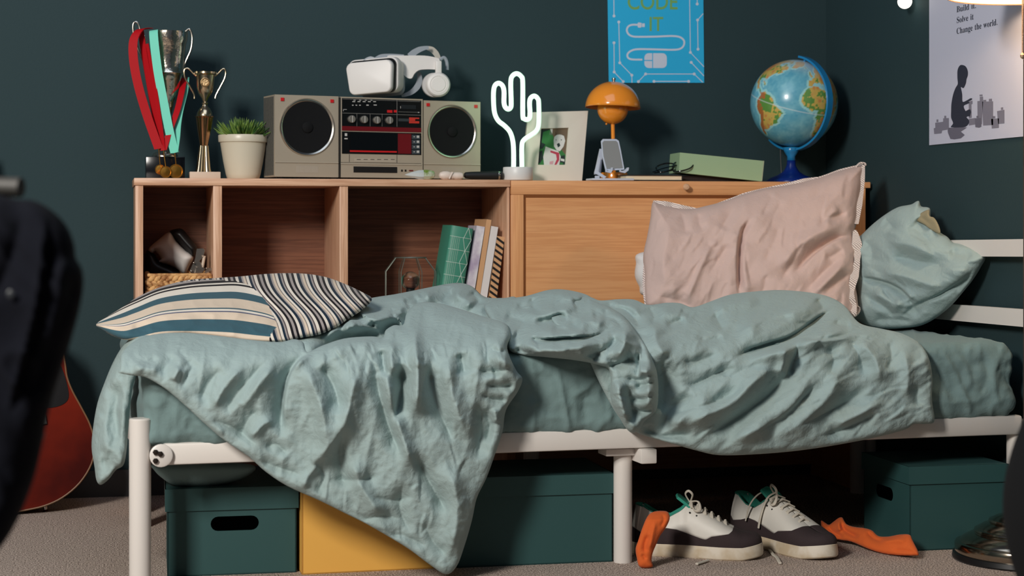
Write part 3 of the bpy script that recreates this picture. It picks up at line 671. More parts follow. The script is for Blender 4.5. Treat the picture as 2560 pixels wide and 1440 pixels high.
R5 = relief(SP, lambda u, v: dfront(u)+0.17+np.clip(850-v, 0, 400)*0.0022+0.02*np.sin(u/90.), 3, 75, 0.085, 'pillow', ss, [(5, 50, 18, 0.1, 5, 'ridge')], pw=2.0)
uu, vv = R5[2], R5[3]
PU = catmull(SP, 5, True)
# stripe coordinate: long stripes on the near side, diagonal narrow ones over the top and right
def curve(u, xs, ys):
    c_ = catmull(list(zip(xs, ys)), 10); return np.interp(u, c_[:, 0], c_[:, 1])
top = curve(uu, [240, 300, 345, 400, 470, 540, 600, 660, 700], [806, 765, 742, 718, 703, 697, 696, 712, 740])
bot = curve(uu, [240, 300, 340, 400, 470, 560, 640, 690], [818, 858, 858, 846, 846, 850, 858, 860])
sL = (vv-top)/(bot-top+1e-6)
# fold line (crest) between the two runs of stripes
crest = [(430, 707), (520, 700), (600, 705), (640, 726), (668, 758), (685, 795), (692, 815), (678, 835), (668, 870)]
cd, cs_, ct = segdist(uu, vv, catmull(crest, 5)); right = (cs_ < 0)
sR = ((uu-(vv-690)*0.62+8*np.sin((vv-690)/22.0))-560)/74.0
sL2 = np.clip(sL, 0.001, 0.999)
stripe = np.where(right, 2.0+np.clip(sR, 0.0, 50)+0*uu, sL2)
TICK = fabric('striped_ticking', (200, 190, 175), 0.85, cs=0.12)
nt = TICK.node_tree; b_ = nt.nodes['Principled BSDF']
def ramp(stops, src):
    r = nt.nodes.new('ShaderNodeValToRGB'); r.color_ramp.interpolation = 'CONSTANT'; el = r.color_ramp.elements
    el[0].position = 0; el[0].color = rgb(stops[0][1]); el[1].position = stops[1][0]; el[1].color = rgb(stops[1][1])
    for p, c in stops[2:]: e = el.new(p); e.color = rgb(c)
    nt.links.new(src, r.inputs[0]); return r
aN = nt.nodes.new('ShaderNodeAttribute'); aN.attribute_name = 'stripe'
aR = nt.nodes.new('ShaderNodeAttribute'); aR.attribute_name = 'stripe2'
aS = nt.nodes.new('ShaderNodeAttribute'); aS.attribute_name = 'side'
fr = nt.nodes.new('ShaderNodeMath'); fr.operation = 'FRACT'; nt.links.new(aR.outputs['Fac'], fr.inputs[0])
rL = ramp([(0, GR), (0.03, DK), (0.07, CRM2), (0.09, DK), (0.12, CRM2), (0.215, BLU), (0.325, CRM), (0.475, BLU), (0.495, CRM2), (0.525, (96, 100, 122)), (0.545, CRM), (0.665, BLU), (0.87, CRM)], aN.outputs['Fac'])
rR = ramp([(0, CRM2), (0.10, DK), (0.19, GR), (0.28, DK), (0.36, CRM2), (0.46, NV), (0.56, GR), (0.62, CRM), (0.70, (110, 98, 96)), (0.73, CRM2), (0.82, NV), (0.90, GR), (0.95, (96, 84, 84))], fr.outputs[0])
gt = nt.nodes.new('ShaderNodeMath'); gt.operation = 'GREATER_THAN'; gt.inputs[1].default_value = 0.5; nt.links.new(aS.outputs['Fac'], gt.inputs[0])
mx = nt.nodes.new('ShaderNodeMix'); mx.data_type = 'RGBA'
nt.links.new(gt.outputs[0], mx.inputs['Factor']); nt.links.new(rL.outputs[0], mx.inputs['A']); nt.links.new(rR.outputs[0], mx.inputs['B']); nt.links.new(mx.outputs['Result'], b_.inputs['Base Color'])
o = link_mesh('pillow', R5[0], R5[1], TICK, attrs={'stripe': sL2, 'stripe2': sR+20, 'side': np.where(right, 1.0, 0.0)}, origin=atd(600, 850, 4.1))
tag(o, 'striped cream, blue and black pillow lying at the foot of the bed', 'pillow')

# ------------------------------------------------------------------ pink pillow
PINK = fabric('dusty_pink_linen', (206, 180, 172), 0.9, cs=0.22)
PP = [(1632, 506), (1655, 512), (1690, 519), (1730, 522), (1768, 514), (1800, 506), (1835, 494), (1865, 483), (1915, 470), (1975, 461), (2040, 446), (2095, 428), (2140, 416), (2158, 418), (2158, 450), (2150, 500), (2141, 560), (2136, 580), (2146, 620), (2146, 670), (2139, 710), (2144, 750), (2140, 792), (2060, 800), (1960, 805), (1800, 800), (1700, 790), (1625, 772), (1612, 745), (1611, 690), (1608, 640), (1618, 590), (1626, 545)]
spk = [('s', 20, 13, [(1878, 545), (1856, 570), (1846, 610), (1843, 660), (1846, 740)]), ('c', 16, 7, [(1880, 540), (1855, 570), (1847, 610), (1844, 680), (1848, 750)]), ('r', 16, 16, [(1865, 600), (1862, 660), (1870, 740)]),
       ('c', 14, 10, [(1860, 610), (1868, 660), (1880, 720)]), ('s', -18, 10, [(2130, 590), (2080, 603), (2030, 640), (1990, 680)]), ('c', 18, 8, [(2125, 590), (2075, 606), (2030, 642), (1975, 690)]), ('r', 22, 22, [(2110, 560), (2050, 580), (1990, 620), (1950, 680)]),
       ('c', 10, 9, [(1845, 515), (1815, 550), (1790, 590), (1755, 630)]), ('r', 9, 8, [(1790, 590), (1755, 660), (1725, 730), (1712, 760)]), ('c', 9, 9, [(1825, 605), (1795, 650), (1770, 690)]), ('r', 10, 14, [(1810, 560), (1780, 620)]),
       ('c', 12, 9, [(2010, 600), (1985, 650), (1960, 690), (1950, 710)]), ('c', 12, 9, [(2110, 640), (2070, 670), (2030, 710), (2000, 740)]), ('r', 14, 12, [(2120, 650), (2080, 690), (2030, 740)]), ('c', 11, 8, [(2128, 680), (2090, 710), (2055, 740)]),
       ('c', 12, 8, [(2120, 530), (2090, 540), (2062, 548), (2058, 570)]), ('r', 10, 10, [(2100, 520), (2070, 545), (2070, 570)]), ('c', 10, 8, [(2110, 620), (2080, 640), (2060, 645)]), ('c', 8, 8, [(1700, 530), (1712, 560), (1716, 590)]),
       ('c', 8, 8, [(1745, 530), (1750, 560), (1762, 580)]), ('c', 7, 8, [(1960, 500), (1935, 540), (1925, 580)]), ('c', 7, 7, [(1640, 740), (1690, 750), (1735, 768)]), ('c', 8, 8, [(1915, 680), (1910, 720), (1890, 750)]),
       ('r', 10, 20, [(1680, 560), (1660, 640), (1660, 720)]), ('c', 7, 8, [(1935, 480), (1920, 510), (1905, 540)])]
def dpink(u, v): return 4.93-np.clip(v-450, -50, 400)*0.0006+(u-1880)*0.00022
R6 = relief(PP, dpink, 3, 85, 0.085, 'pillow', spk+creases(60, (1620, 500, 2140, 790), lambda u, v: -60, 9, 2.2, (30, 100)), [(5, 100, 34, -1.0, 5, 'ridge'), (14, 110, 56, -1.0, 5, 'facet'), (4, 34, 22, -1.0, 4, 'facet')], gain=1.6)
PK = thing('pillow', 'large crumpled dusty pink pillow with striped flange leaning on the oak cabinet', 'pillow', atd(1880, 800, 4.75))
link_mesh('pillowcase', R6[0], R6[1], PINK, PK)
STR = fabric('pinstriped_flange', (222, 208, 204), 0.9, cs=0.1)
def strip_px(path, wid, dep, lift=0.0, wave=0.004):
    P = catmull(path, 6); vs = []; fs = []
    W = np.interp(np.linspace(0, 1, len(P)), np.linspace(0, 1, len(wid)), wid)
    T = np.gradient(P, axis=0); T /= np.linalg.norm(T, axis=1, keepdims=True)+1e-9; N = np.stack([-T[:, 1], T[:, 0]], 1)
    for i, (p, n_, w_) in enumerate(zip(P, N, W)):
        a = p-n_*w_/2; b = p+n_*w_/2
        wv = wave*math.sin(i*0.9)
        for q, dl in ((a, 0), (b, 0.0), (b, 0.003), (a, 0.003)):
            vs.append(atd(q[0], q[1], float(dep(q[0], q[1]))-lift+dl+wv))
    for i in range(len(P)-1):
        for k in range(4): fs.append((i*4+k, i*4+(k+1) % 4, i*4+4+(k+1) % 4, i*4+4+k))
    fs += [(3, 2, 1, 0), tuple((len(P)-1)*4+k for k in range(4))]
    return vs, fs
m = MB()
for path, wid, lf in (([(1632, 507), (1665, 512), (1700, 518), (1745, 524)], [12, 18, 14, 5], 0.004), ([(1960, 462), (2010, 452), (2045, 446)], [5, 12, 7], 0.004),
                  ([(2158, 412), (2155, 450), (2147, 510), (2141, 560)], [8, 14, 18, 10], 0.03), ([(2137, 575), (2142, 610), (2143, 650), (2136, 690), (2128, 730), (2132, 765), (2138, 790)], [8, 26, 14, 22, 14, 20, 6], 0.05),
                  ([(1634, 512), (1632, 560), (1620, 610), (1612, 660), (1610, 720), (1615, 765)], [6, 5, 8, 6, 8, 5], 0.01), ([(1790, 510), (1835, 494), (1870, 481), (1940, 466), (2040, 446), (2100, 426), (2156, 412)], [2, 4, 3, 5, 4, 6, 4], 0.002)):
    a, f = strip_px(path, wid, dpink, lf); m.add(a, f)
fl = m.build('flange', STR, PK); fl['label'] = 'pale pinstriped flange edging'
# corner curls
for pts in ([(2140, 418), (2150, 408), (2162, 409), (2163, 414)], [(2136, 762), (2148, 770), (2146, 782), (2136, 790)]):
    MB().tube([atd(u, v, float(dpink(u, v))-0.02) for u, v in catmull(pts, 5)], 0.003, 8).build('corner_tab', STR, PK)
# pinstripes
nt = STR.node_tree; b_ = nt.nodes['Principled BSDF']; tc = [n for n in nt.nodes if n.type == 'TEX_COORD'][0]
wv = nt.nodes.new('ShaderNodeTexWave'); wv.inputs['Scale'].default_value = 75; wv.inputs['Distortion'].default_value = 1.5; wv.bands_direction = 'DIAGONAL'
rr = nt.nodes.new('ShaderNodeValToRGB'); rr.color_ramp.elements[0].color = rgb((120, 96, 92)); rr.color_ramp.elements[1].color = rgb((236, 224, 218)); rr.color_ramp.elements[1].position = 0.45
nt.links.new(tc.outputs['Object'], wv.inputs['Vector']); nt.links.new(wv.outputs['Fac'], rr.inputs[0]); nt.links.new(rr.outputs[0], b_.inputs['Base Color'])

# white pillow peeking out behind the pink one
WP = [(1600, 632), (1590, 660), (1587, 690), (1598, 716), (1612, 740), (1720, 752), (1850, 740), (1850, 640), (1720, 620)]
R7 = relief(WP, lambda u, v: 4.965+0*u, 5, 40, 0.045, 'pillow')
o = link_mesh('pillow', R7[0], R7[1], fabric('white_cotton', (226, 224, 224), cs=0.2), origin=atd(1720, 752, 4.95))
tag(o, 'white pillow peeking out behind the left edge of the pink pillow', 'pillow')

# ------------------------------------------------------------------ sage pillow at the headboard
GP = [(2120, 610), (2148, 592), (2180, 562), (2212, 537), (2245, 518), (2278, 511), (2290, 504), (2298, 503), (2303, 516), (2318, 518), (2326, 524), (2327, 548), (2342, 560), (2350, 580), (2368, 592), (2382, 606), (2400, 610), (2432, 622), (2463, 641), (2452, 668), (2432, 700), (2408, 730), (2378, 764), (2340, 795), (2302, 814), (2260, 820), (2210, 822), (2172, 815), (2150, 806), (2125, 780)]
sg = [('s', -20, 9, [(2150, 692), (2200, 700), (2245, 718), (2275, 745), (2285, 760)]), ('c', 16, 7, [(2145, 690), (2195, 698), (2245, 718), (2278, 750)]), ('c', 13, 8, [(2222, 643), (2260, 645), (2300, 655), (2345, 660), (2368, 672)]),
      ('c', 12, 7, [(2160, 742), (2190, 755), (2220, 775), (2240, 800)]), ('c', 10, 6, [(2205, 720), (2225, 745), (2245, 762)]), ('r', 16, 16, [(2200, 680), (2260, 690), (2320, 710), (2360, 715)]), ('r', 14, 14, [(2180, 730), (2220, 750), (2260, 770)]),
      ('c', 14, 6, [(2430, 655), (2415, 690), (2380, 715), (2345, 735), (2300, 755), (2265, 778), (2240, 797)]), ('c', 10, 8, [(2262, 575), (2285, 570), (2310, 590), (2330, 612)]), ('r', 12, 18, [(2210, 600), (2280, 615), (2340, 640)]),
      ('c', 18, 8, [(2290, 545), (2310, 565), (2322, 580)]), ('c', 12, 7, [(2370, 632), (2410, 635), (2432, 645)]), ('c', 16, 8, [(2270, 745), (2285, 770), (2300, 790)]), ('c', 14, 9, [(2180, 800), (2230, 798), (2290, 805)]), ('c', 12, 8, [(2205, 548), (2225, 560), (2235, 580)]),
      ('c', 14, 9, [(2160, 600), (2180, 625), (2175, 660)]), ('r', 10, 10, [(2300, 760), (2350, 745), (2400, 715)])]
def dgp(u, v): return 4.93-(u-2150)*0.00125-np.clip(v-520, 0, 300)*0.0002
R8 = relief(GP, dgp, 3, 70, 0.085, 'pillow', sg+[('s', 12, 34, [(2436, 660), (2418, 690), (2380, 716), (2345, 737), (2300, 757), (2265, 780), (2245, 800)])]+creases(30, (2160, 540, 2420, 800), lambda u, v: 25, 8, 2.5, (30, 80)), [(12, 90, 44, 0.4, 5, 'facet'), (5, 34, 20, 0.4, 4, 'facet')], gain=1.9)
GPR = thing('pillow', 'sage green pillow propped against the white headboard rails', 'pillow', atd(2280, 820, 4.75))
link_mesh('pillowcase', R8[0], R8[1], SAGE, GPR)
R9 = relief([(2285, 548), (2300, 534), (2322, 524), (2324, 540), (2336, 545), (2348, 566), (2350, 584), (2330, 576), (2308, 560)], lambda u, v: dgp(u, v)-0.052, 3, 9, 0.006, 'pillow', [('c', 6, 5, [(2300, 540), (2320, 560), (2335, 580)])])
o = link_mesh('opening_hem', R9[0], R9[1], fabric('olive_lining', (150, 140, 112), cs=0.2), GPR); o['label'] = 'olive brown inside of the pillowcase opening'
# ================================================================== things on the shelf top
X1 = np.array([1.0, 0, 0]); Y1 = np.array([0, 1.0, 0]); Z1 = np.array([0, 0, 1.0])
def onshelf(u, Y):          # foot point on the shelf top at column u
    p = at(u, 450, Y); return np.array([p[0], Y, zt])
def px(Y): return Y/CT/F_PX   # rough metres per pixel at plane Y
def hz(v, u, Y): return float(at(u, v, Y)[2])

# ---- big trophy
RED_R = mat('red_ribbon', (172, 8, 20), 0.65, spec=0.2); TEAL_R = mat('mint_ribbon', (120, 214, 190), 0.65, spec=0.2)
MED = mat('medal_gold', (226, 160, 70), 0.3, 1.0)
CUPM = mat('hammered_silver', (226, 216, 200), 0.17, 1.0, bump=(55, 0.25, 0.006))
Yt = 5.0; c = onshelf(412, Yt)
T = thing('trophy_cup', 'tall silver trophy cup on a black block, hung with red and mint ribbons', 'trophy', c)
zp = hz(393, 412, Yt)
MB().box((c[0]-0.052, Yt-0.05, zt), (c[0]+0.052, Yt+0.05, zp), bev=0.002).build('plinth', mat('black_marble', (14, 16, 20), 0.18), T)
k = px(Yt); ax0 = at(412, 393, Yt); ax1 = at(421, 80, Yt); az = (ax1-ax0); Lc = np.linalg.norm(az); az /= Lc
def hv(v): return (393-v)/313.0*Lc
MB().lathe(ax0, [(31*k, 0), (31*k, 0.004), (27*k, hv(383)), (14*k, hv(377)), (8*k, hv(370)), (6*k, hv(350)), (7*k, hv(335)), (5*k, hv(322))], 32, az=az).build('stem', CHROME, T)
MB().lathe(ax0, [(5*k, hv(323)), (9*k, hv(310)), (13*k, hv(285)), (20*k, hv(255)), (28*k, hv(225)), (33*k, hv(200)), (36*k, hv(188)), (39*k, hv(184)), (37*k, hv(180)), (39*k, hv(150)), (43*k, hv(110)), (46*k, hv(100)), (46*k, hv(80)), (44*k, hv(80)), (42*k, hv(100)), (34*k, hv(180)), (10*k, hv(290)), (0, hv(300))], 48, az=az).build('cup', CUPM, T)
def curve_px(pts, Y, n=6): return [at(u, v, Y) for u, v in catmull(pts, n)]
hb = curve_px([(362, 92), (364, 105), (368, 140), (372, 180)], Yt-0.01)
for nm, pts in (('a', [(362, 90), (351, 90), (349, 68), (341, 55), (333, 62), (335, 90), (345, 122), (361, 158), (367, 178), (371, 183)]), ('b', [(362, 92), (364, 105), (368, 140), (372, 180)]),
                ('c', [(456, 88), (466, 77), (474, 73), (480, 88), (480, 108), (476, 128), (464, 155), (457, 178)])):
    if nm == 'b':
        hb = curve_px(pts, Yt-0.01); continue
    m = MB(); m.tube(curve_px(pts, Yt), 0.0032, 10)
    if nm == 'a': m.tube(hb, 0.0025, 8)
    m.build('handle', CHROME, T)
# ribbons and medals
def ribbon_loop(name, lab, mt, front, back, wid, medal_uv, mr, Ym):
    p = onshelf(medal_uv[0], Ym)
    t = thing(name, lab, 'medal', p)
    side_f = [CT*1.0, -ST, 0.15]
    m = MB()
    F_ = [at(u, v, Y) for u, v, Y in catmull(front, 6)]; B_ = [at(u, v, Y) for u, v, Y in catmull(back, 6)]
    m.ribbon(F_, wid, side_f, 0.0012); m.build('ribbon', mt, t)
    m = MB(); m.ribbon(B_, wid*0.8, [0.75, -0.6, 0.2], 0.0012); m.build('ribbon', mt, t)
    mc = at(medal_uv[0], medal_uv[1], Ym)
    top = np.array(front[-1][:2])
    MB().tube([at(top[0], top[1], front[-1][2]), at((top[0]+medal_uv[0])/2, (top[1]+medal_uv[1]-mr)/2, Ym), at(medal_uv[0], medal_uv[1]-mr, Ym)], 0.0012, 6).build('link', MED, t)
    nrm = np.array([0.2, -1, 0.1]); nrm /= np.linalg.norm(nrm); a1 = np.cross(nrm, Z1); a1 /= np.linalg.norm(a1); a2 = np.cross(a1, nrm)
    r = mr*k
    mc[2] = max(mc[2], zt+r*1.02)
    MB().lathe(mc, [(r*0.95, -0.0015), (r, 0), (r, 0.0015), (r*0.86, 0.0015), (r*0.84, 0.0005), (r*0.5, 0.0012), (0, 0.0018)], 32, ax=a1, ay=a2, az=nrm).build('disc', MED, t)
ribbon_loop('medal', 'gold medal on a red ribbon draped over the tall trophy, leftmost of three', RED_R,
            [(372, 72, Yt-0.03), (350, 74, Yt-0.055), (334, 100, Yt-0.065), (334, 150, Yt-0.07), (346, 215, Yt-0.075), (368, 290, Yt-0.08), (397, 372, Yt-0.09)],
            [(352, 76, Yt-0.02), (358, 120, Yt-0.04), (370, 190, Yt-0.05), (384, 270, Yt-0.065), (403, 374, Yt-0.085)], 0.024, (400, 424), 12, Yt-0.085)
ribbon_loop('medal', 'gold medal in the middle of three, overlapping its neighbours before the black plinth', RED_R,
            [(461, 195, Yt+0.03), (453, 235, Yt-0.03), (442, 280, Yt-0.07), (425, 325, Yt-0.085), (409, 376, Yt-0.094)],
            [(366, 110, Yt-0.045), (378, 170, Yt-0.055), (392, 250, Yt-0.075), (409, 376, Yt-0.092)], 0.017, (414, 430), 14, Yt-0.1)
ribbon_loop('medal', 'gold medal on a mint green ribbon, rightmost of three at the tall trophy', TEAL_R,
            [(388, 82, Yt-0.02), (384, 77, Yt-0.05), (386, 110, Yt-0.062), (395, 180, Yt-0.07), (410, 260, Yt-0.08), (424, 330, Yt-0.088), (437, 382, Yt-0.094)],
            [(466, 195, Yt+0.03), (463, 230, Yt), (452, 275, Yt-0.05), (446, 310, Yt-0.07), (443, 345, Yt-0.085), (438, 382, Yt-0.096)], 0.0235, (440, 429), 17, Yt-0.09)

# ---- small trophy
Y2 = 4.96; c = onshelf(511, Y2); k2 = px(Y2)
T = thing('trophy_cup', 'small gold two-handled trophy on a fluted column with a pale block base', 'trophy', c)
MB().box((c[0]-36*k2, Y2-0.03, zt), (c[0]+37*k2, Y2+0.03, hz(430, 511, Y2)), bev=0.0015).build('base', mat('pale_stone', (206, 184, 164), 0.6, bump=(90, 0.2)), T)
b0 = at(508, 430, Y2); b1 = at(514, 180, Y2); az2 = b1-b0; L2c = np.linalg.norm(az2); az2 /= L2c
def h2(v): return (430-v)/250.0*L2c
COPP = mat('copper_gold_metal', (200, 150, 110), 0.16, 1.0)
MB().lathe(b0, [(17*k2, 0), (15*k2, h2(420)), (9.5*k2, h2(364))], 40, az=az2, flute=(8, 0.14)).build('lower_column', GOLDISH, T)
MB().lathe(b0, [(9*k2, h2(365)), (12*k2, h2(345)), (16*k2, h2(320)), (19.5*k2, h2(294)), (22*k2, h2(293)), (22*k2, h2(291))], 40, az=az2, flute=(12, 0.05)).build('upper_column', COPP, T)
MB().lathe(b0, [(22*k2, h2(292)), (19*k2, h2(289)), (18*k2, h2(282)), (13*k2, h2(272)), (7*k2, h2(266)), (6*k2, h2(262)), (8*k2, h2(258)), (5*k2, h2(254)), (8*k2, h2(246)), (16*k2, h2(235)), (20*k2, h2(222)), (21.5*k2, h2(200)), (23*k2, h2(188)), (26.5*k2, h2(185)), (26.5*k2, h2(180)), (24*k2, h2(180)), (20*k2, h2(200)), (0, h2(225))], 40, az=az2).build('cup', GOLDISH, T)
for s in (-1, 1):
    pts = [(514+s*23, 190), (514+s*32, 183), (514+s*44, 172), (514+s*50, 178), (514+s*48, 195), (514+s*38, 215), (514+s*27, 236), (514+s*24, 246)] if s > 0 else [(491, 190), (483, 183), (470, 171), (461, 176), (463, 195), (474, 215), (485, 236), (486, 247)]
    MB().tube(curve_px(pts, Y2), 0.0026, 10).build('handle', GOLDISH, T)
MB().lathe(at(513, 206, Y2-0.026), [(0.0, 0.001), (0.009, 0.001), (0.011, 0.003), (0.013, 0.002), (0.013, -0.004)][::-1], 28, ax=X1, ay=Z1, az=-Y1).build('emblem', mat('aged_gold', (190, 160, 120), 0.35, 1.0, bump=(300, 0.6)), T)

# ---- potted succulent
Y3 = 4.97; c = onshelf(608, Y3); k3 = px(Y3)
T = thing('potted_succulent', 'spiky green succulent in a cream pot beside the boombox', 'plant', c)
POT = mat('cream_ceramic', (206, 198, 178), 0.35, bump=(30, 0.05))
hp = hz(338, 608, Y3)-zt
MB().lathe(c, [(36*k3, 0), (39*k3, 0.003), (42*k3, hp*0.12), (48*k3, hp*0.4), (55*k3, hp*0.80), (55.5*k3, hp*0.83), (59*k3, hp*0.84), (59.5*k3, hp*0.86), (60*k3, hp*0.985), (59*k3, hp), (56*k3, hp), (55*k3, hp*0.93), (0, hp*0.93)], 48).build('pot', POT, T)
MB().lathe(c+Z1*hp*0.9, [(54*k3, 0), (54*k3, 0.004), (0, 0.006)], 32).build('soil', mat('soil', (44, 36, 28), 0.9, bump=(200, 1)), T)
rnd = random.Random(5)
LEAF = mat('succulent_green', (72, 112, 44), 0.45, var=(28, (44, 84, 34), (120, 148, 66)))
m = MB()
for i in range(150):
    a = rnd.uniform(0, 2*math.pi); tier = rnd.random(); el = math.radians(12+tier*72+rnd.uniform(-6, 6)); L = rnd.uniform(0.042, 0.062)*(0.75+0.4*(1-tier))
    r0 = 0.034*(1-tier)**0.7
    st = c+np.array([math.cos(a)*r0, math.sin(a)*r0, hp*0.9+0.002])
    d = np.array([math.cos(a)*math.cos(el), math.sin(a)*math.cos(el), math.sin(el)])
    pts = [st+d*L*t+Z1*0.012*t*t for t in (0, 0.2, 0.45, 0.7, 0.88, 1.0)]
    m.tube(pts, [0.004, 0.0052, 0.0050, 0.0036, 0.0020, 0.0004], 6, flat=0.55)
fo = m.build('foliage', LEAF, T, smooth=True); fo['kind'] = 'stuff'
m = MB()
for u, v in ((541, 323), (562, 322), (655, 336), (672, 322)):
    p = at(u, v, Y3-0.02); m.ball(p, 0.003, 8, 6)

# ---- boombox
a = math.radians(12.5); UX = np.array([math.cos(a), math.sin(a), 0]); NF = np.array([math.sin(a), -math.cos(a), 0])
P0 = at(690, 440, YS+0.035); DEPTH = 0.10
def Q(u, v, off=0.0): return hit(u, v, P0+NF*off, NF)
BT = thing('boombox', 'silver retro boombox with two round speakers and a black cassette deck', 'boombox', Q(945, 440)-NF*(-0.0))
SILV = mat('champagne_plastic', (178, 166, 148), 0.42, 0.25, spec=0.4); SILV2 = mat('light_champagne_trim', (196, 184, 166), 0.4, 0.35); DKP = mat('gloss_black_panel', (12, 13, 15), 0.25); SIDE = mat('ribbed_grey_side', (70, 72, 70), 0.5, 0.2)
REDP = mat('red_plastic', (196, 28, 32), 0.4); DRED = mat('dark_red_panel', (104, 12, 22), 0.35); CONE = mat('speaker_mesh', (12, 13, 15), 0.8, bump=(900, 0.6, 0.001), spec=0.25)
def slab(mb, uv, off, th, m_=0):
    """polygon traced on the front plane, offset outwards and extruded back"""
    return mb.prism([Q(u, v, off) for u, v in uv], -NF*th, m_)
def rect(mb, u0, v0, u1, v1, off=0.0012, th=0.0016, m_=0, sl=0.033):
    s = (u1-u0)*sl*0+0
    k0 = lambda u: (u-945)*0.016
    return slab(mb, [(u0, v0+k0(u0)*0), (u1, v0+(u1-u0)*slope_at(v0)), (u1, v1+(u1-u0)*slope_at(v1)), (u0, v1)], off, th, m_)
def slope_at(v): return (550-v)*1.08e-4
zft = zt+0.006
def foot_fix(pts):
    return pts
def speaker(uc, vc, r, u0, v0t, u1, v1t, lab_):
    s = thing('speaker_cabinet', None, None, (0, 0, 0)); s.parent = BT; s.location = V3(Q(uc, vc))-BT.location
    tl, tr = Q(u0, v0t), Q(u1, v1t); bl, br = Q(u0+3, 440), Q(u1+1, 446)
    tl[2] = tr[2] = (tl[2]+tr[2])/2; bl[2] = br[2] = zft
    bl[:2] = tl[:2]; br[:2] = tr[:2]
    MB().prism([tl, tr, br, bl], -NF*DEPTH).build('housing', SILV, s, smooth=False)
    m = MB()
    for i in range(9): m.obox((tl+bl)/2-NF*(0.012+i*0.010)-UX*0.0008, UX, NF, Z1, (0.0016, 0.004, (tl[2]-bl[2])*0.96))
    m.build('side_ribs', SIDE, s)
    pc = Q(uc, vc); rr = r*px(YS+0.08)
    MB().lathe(pc, [(rr*0.9, 0.001), (rr*0.94, 0.004), (rr*0.98, 0.005), (rr, 0.003), (rr*1.02, 0)], 56, ax=UX, ay=Z1, az=NF, cap=False).build('chrome_ring', CHROME, s)
    MB().lathe(pc, [(rr*0.95, 0.002), (rr*0.80, 0.0015), (rr*0.72, 0.0005), (rr*0.35, -0.002+0.003), (rr*0.2, 0.0005), (rr*0.19, 0.004), (rr*0.12, 0.006), (0, 0.0068)], 56, ax=UX, ay=Z1, az=NF, cap=False).build('grille', CONE, s)
    m = MB()
    zst = pc[2]-rr*1.24
    m.obox((tl+tr)/2*np.array([1, 1, 0])+Z1*zst, UX, NF, Z1, (np.linalg.norm(tr-tl)*0.995, 0.005, 0.0022)); m.build('trim_line', SILV2, s)
    for du in (-1, 1):
        pr = Q(uc+du*r*0.9, vc-r*0.98+du*2.2, 0.0014)
        MB().obox(pr, UX, NF, Z1, (0.0092, 0.003, 0.0088)).build('red_badge', REDP, s)
    m = MB(); g0 = pc-Z1*(rr*1.48)
    for i in range(17):
        m.obox(g0+UX*(i-8)*0.0037, UX, NF, Z1, (0.0012, 0.0012, 0.018))
    for j in range(5):
        m.obox(g0+Z1*(j-2)*0.0042, UX, NF, Z1, (0.062, 0.0012, 0.001))
    m.build('vent_grid', mat('vent_light', (180, 170, 156), 0.6), s)
    return tl, tr
speaker(768, 318, 69, 687, 236, 846, 241, '')
speaker(1130, 329, 66.5, 1059, 250, 1201, 256, '')
ctl, ctr = Q(849.5, 241), Q(1055.5, 249); ctl[2] = ctr[2] = (ctl[2]+ctr[2])/2
cbl, cbr = ctl.copy(), ctr.copy(); cbl[2] = cbr[2] = zft
CU = thing('centre_unit', None, None, (0, 0, 0)); CU.parent = BT; CU.location = V3((ctl+cbr)/2)-BT.location
MB().prism([ctl+NF*0.004, ctr+NF*0.004, cbr+NF*0.004, cbl+NF*0.004], -NF*(DEPTH+0.004)).build('housing', SILV, CU, smooth=False)
OF = 0.0052
def rct(name, mt, L, off=OF, th=0.0016):
    m = MB()
    for u0, v0, u1, v1 in L: rect(m, u0, v0, u1, v1, off, th)
    return m.build(name, mt, CU, smooth=False)
rct('display_panel', DKP, [(855, 245, 1053, 317)])
rct('cassette_panel', DKP, [(855, 328.5, 1053, 384)], OF)
rct('frame_lines', mat('grey_print', (120, 118, 114), 0.5), [(856, 282, 1052, 283), (992, 249, 993, 317), (892, 283, 892.7, 316), (925, 284, 925.7, 316), (955, 284, 955.7, 316), (857, 247, 1051, 247.8), (996, 252, 1050, 252.8), (996, 279, 1050, 279.8)], OF+0.0006)
rct('red_stripe', DRED, [(855, 315, 1053, 326)], OF+0.0008)
rct('red_strip', REDP, [(875, 375.5, 992, 379.5)], OF+0.002)
MB_ = MB(); rect(MB_, 876, 330, 991, 375, OF+0.003, 0.004); MB_.build('cassette_door', mat('smoked_window', (10, 12, 15), 0.12), CU, smooth=False)
rct('red_button_panel', DRED, [(995, 334, 1028, 384)], OF+0.0008)
for i in range(4):
    q0 = MB(); rect(q0, 1030, 337+i*12.5, 1050, 347.5+i*12.5, OF+0.0022, 0.003); q0.build('button', mat('slate_button', (58, 66, 72), 0.4), CU, smooth=False)
rct('button_marks', mat('white_print', (190, 188, 184), 0.5), [(1042, 339+i*12.5, 1048, 344.5+i*12.5) for i in range(4)]+[(1034, 341+i*12.5, 1037, 343+i*12.5) for i in range(4)]+[(862, 333, 868, 340), (861, 345, 869, 348), (988, 340, 990, 343), (988, 371, 990, 375)]
    +[(884+i*14, 249.5, 889+i*14, 251) for i in range(4)]+[(881+i*13, 253, 888+i*13, 255) for i in range(5)]+[(880+i*9, 262, 884+i*9, 264) for i in range(3)]+[(916, 261.5, 922, 264), (934, 261.5, 942, 263.5), (858, 273, 867, 274), (858, 275, 859, 278), (1001, 265, 1002, 271), (1045, 280, 1048, 282)], OF+0.0026, 0.0004)
rct('red_tab', REDP, [(968, 275, 981, 281.5), (985, 275, 992, 281)], OF+0.0012)
rct('slider_slot', mat('slate_slot', (46, 52, 56), 0.5), [(996, 296, 1026, 303)], OF+0.0012)
rct('red_slider', mat('orange_red', (190, 52, 40), 0.4), [(1023, 293.5, 1048, 297), (1023, 297, 1038, 302), (1023, 302.5, 1048, 308)], OF+0.0014)
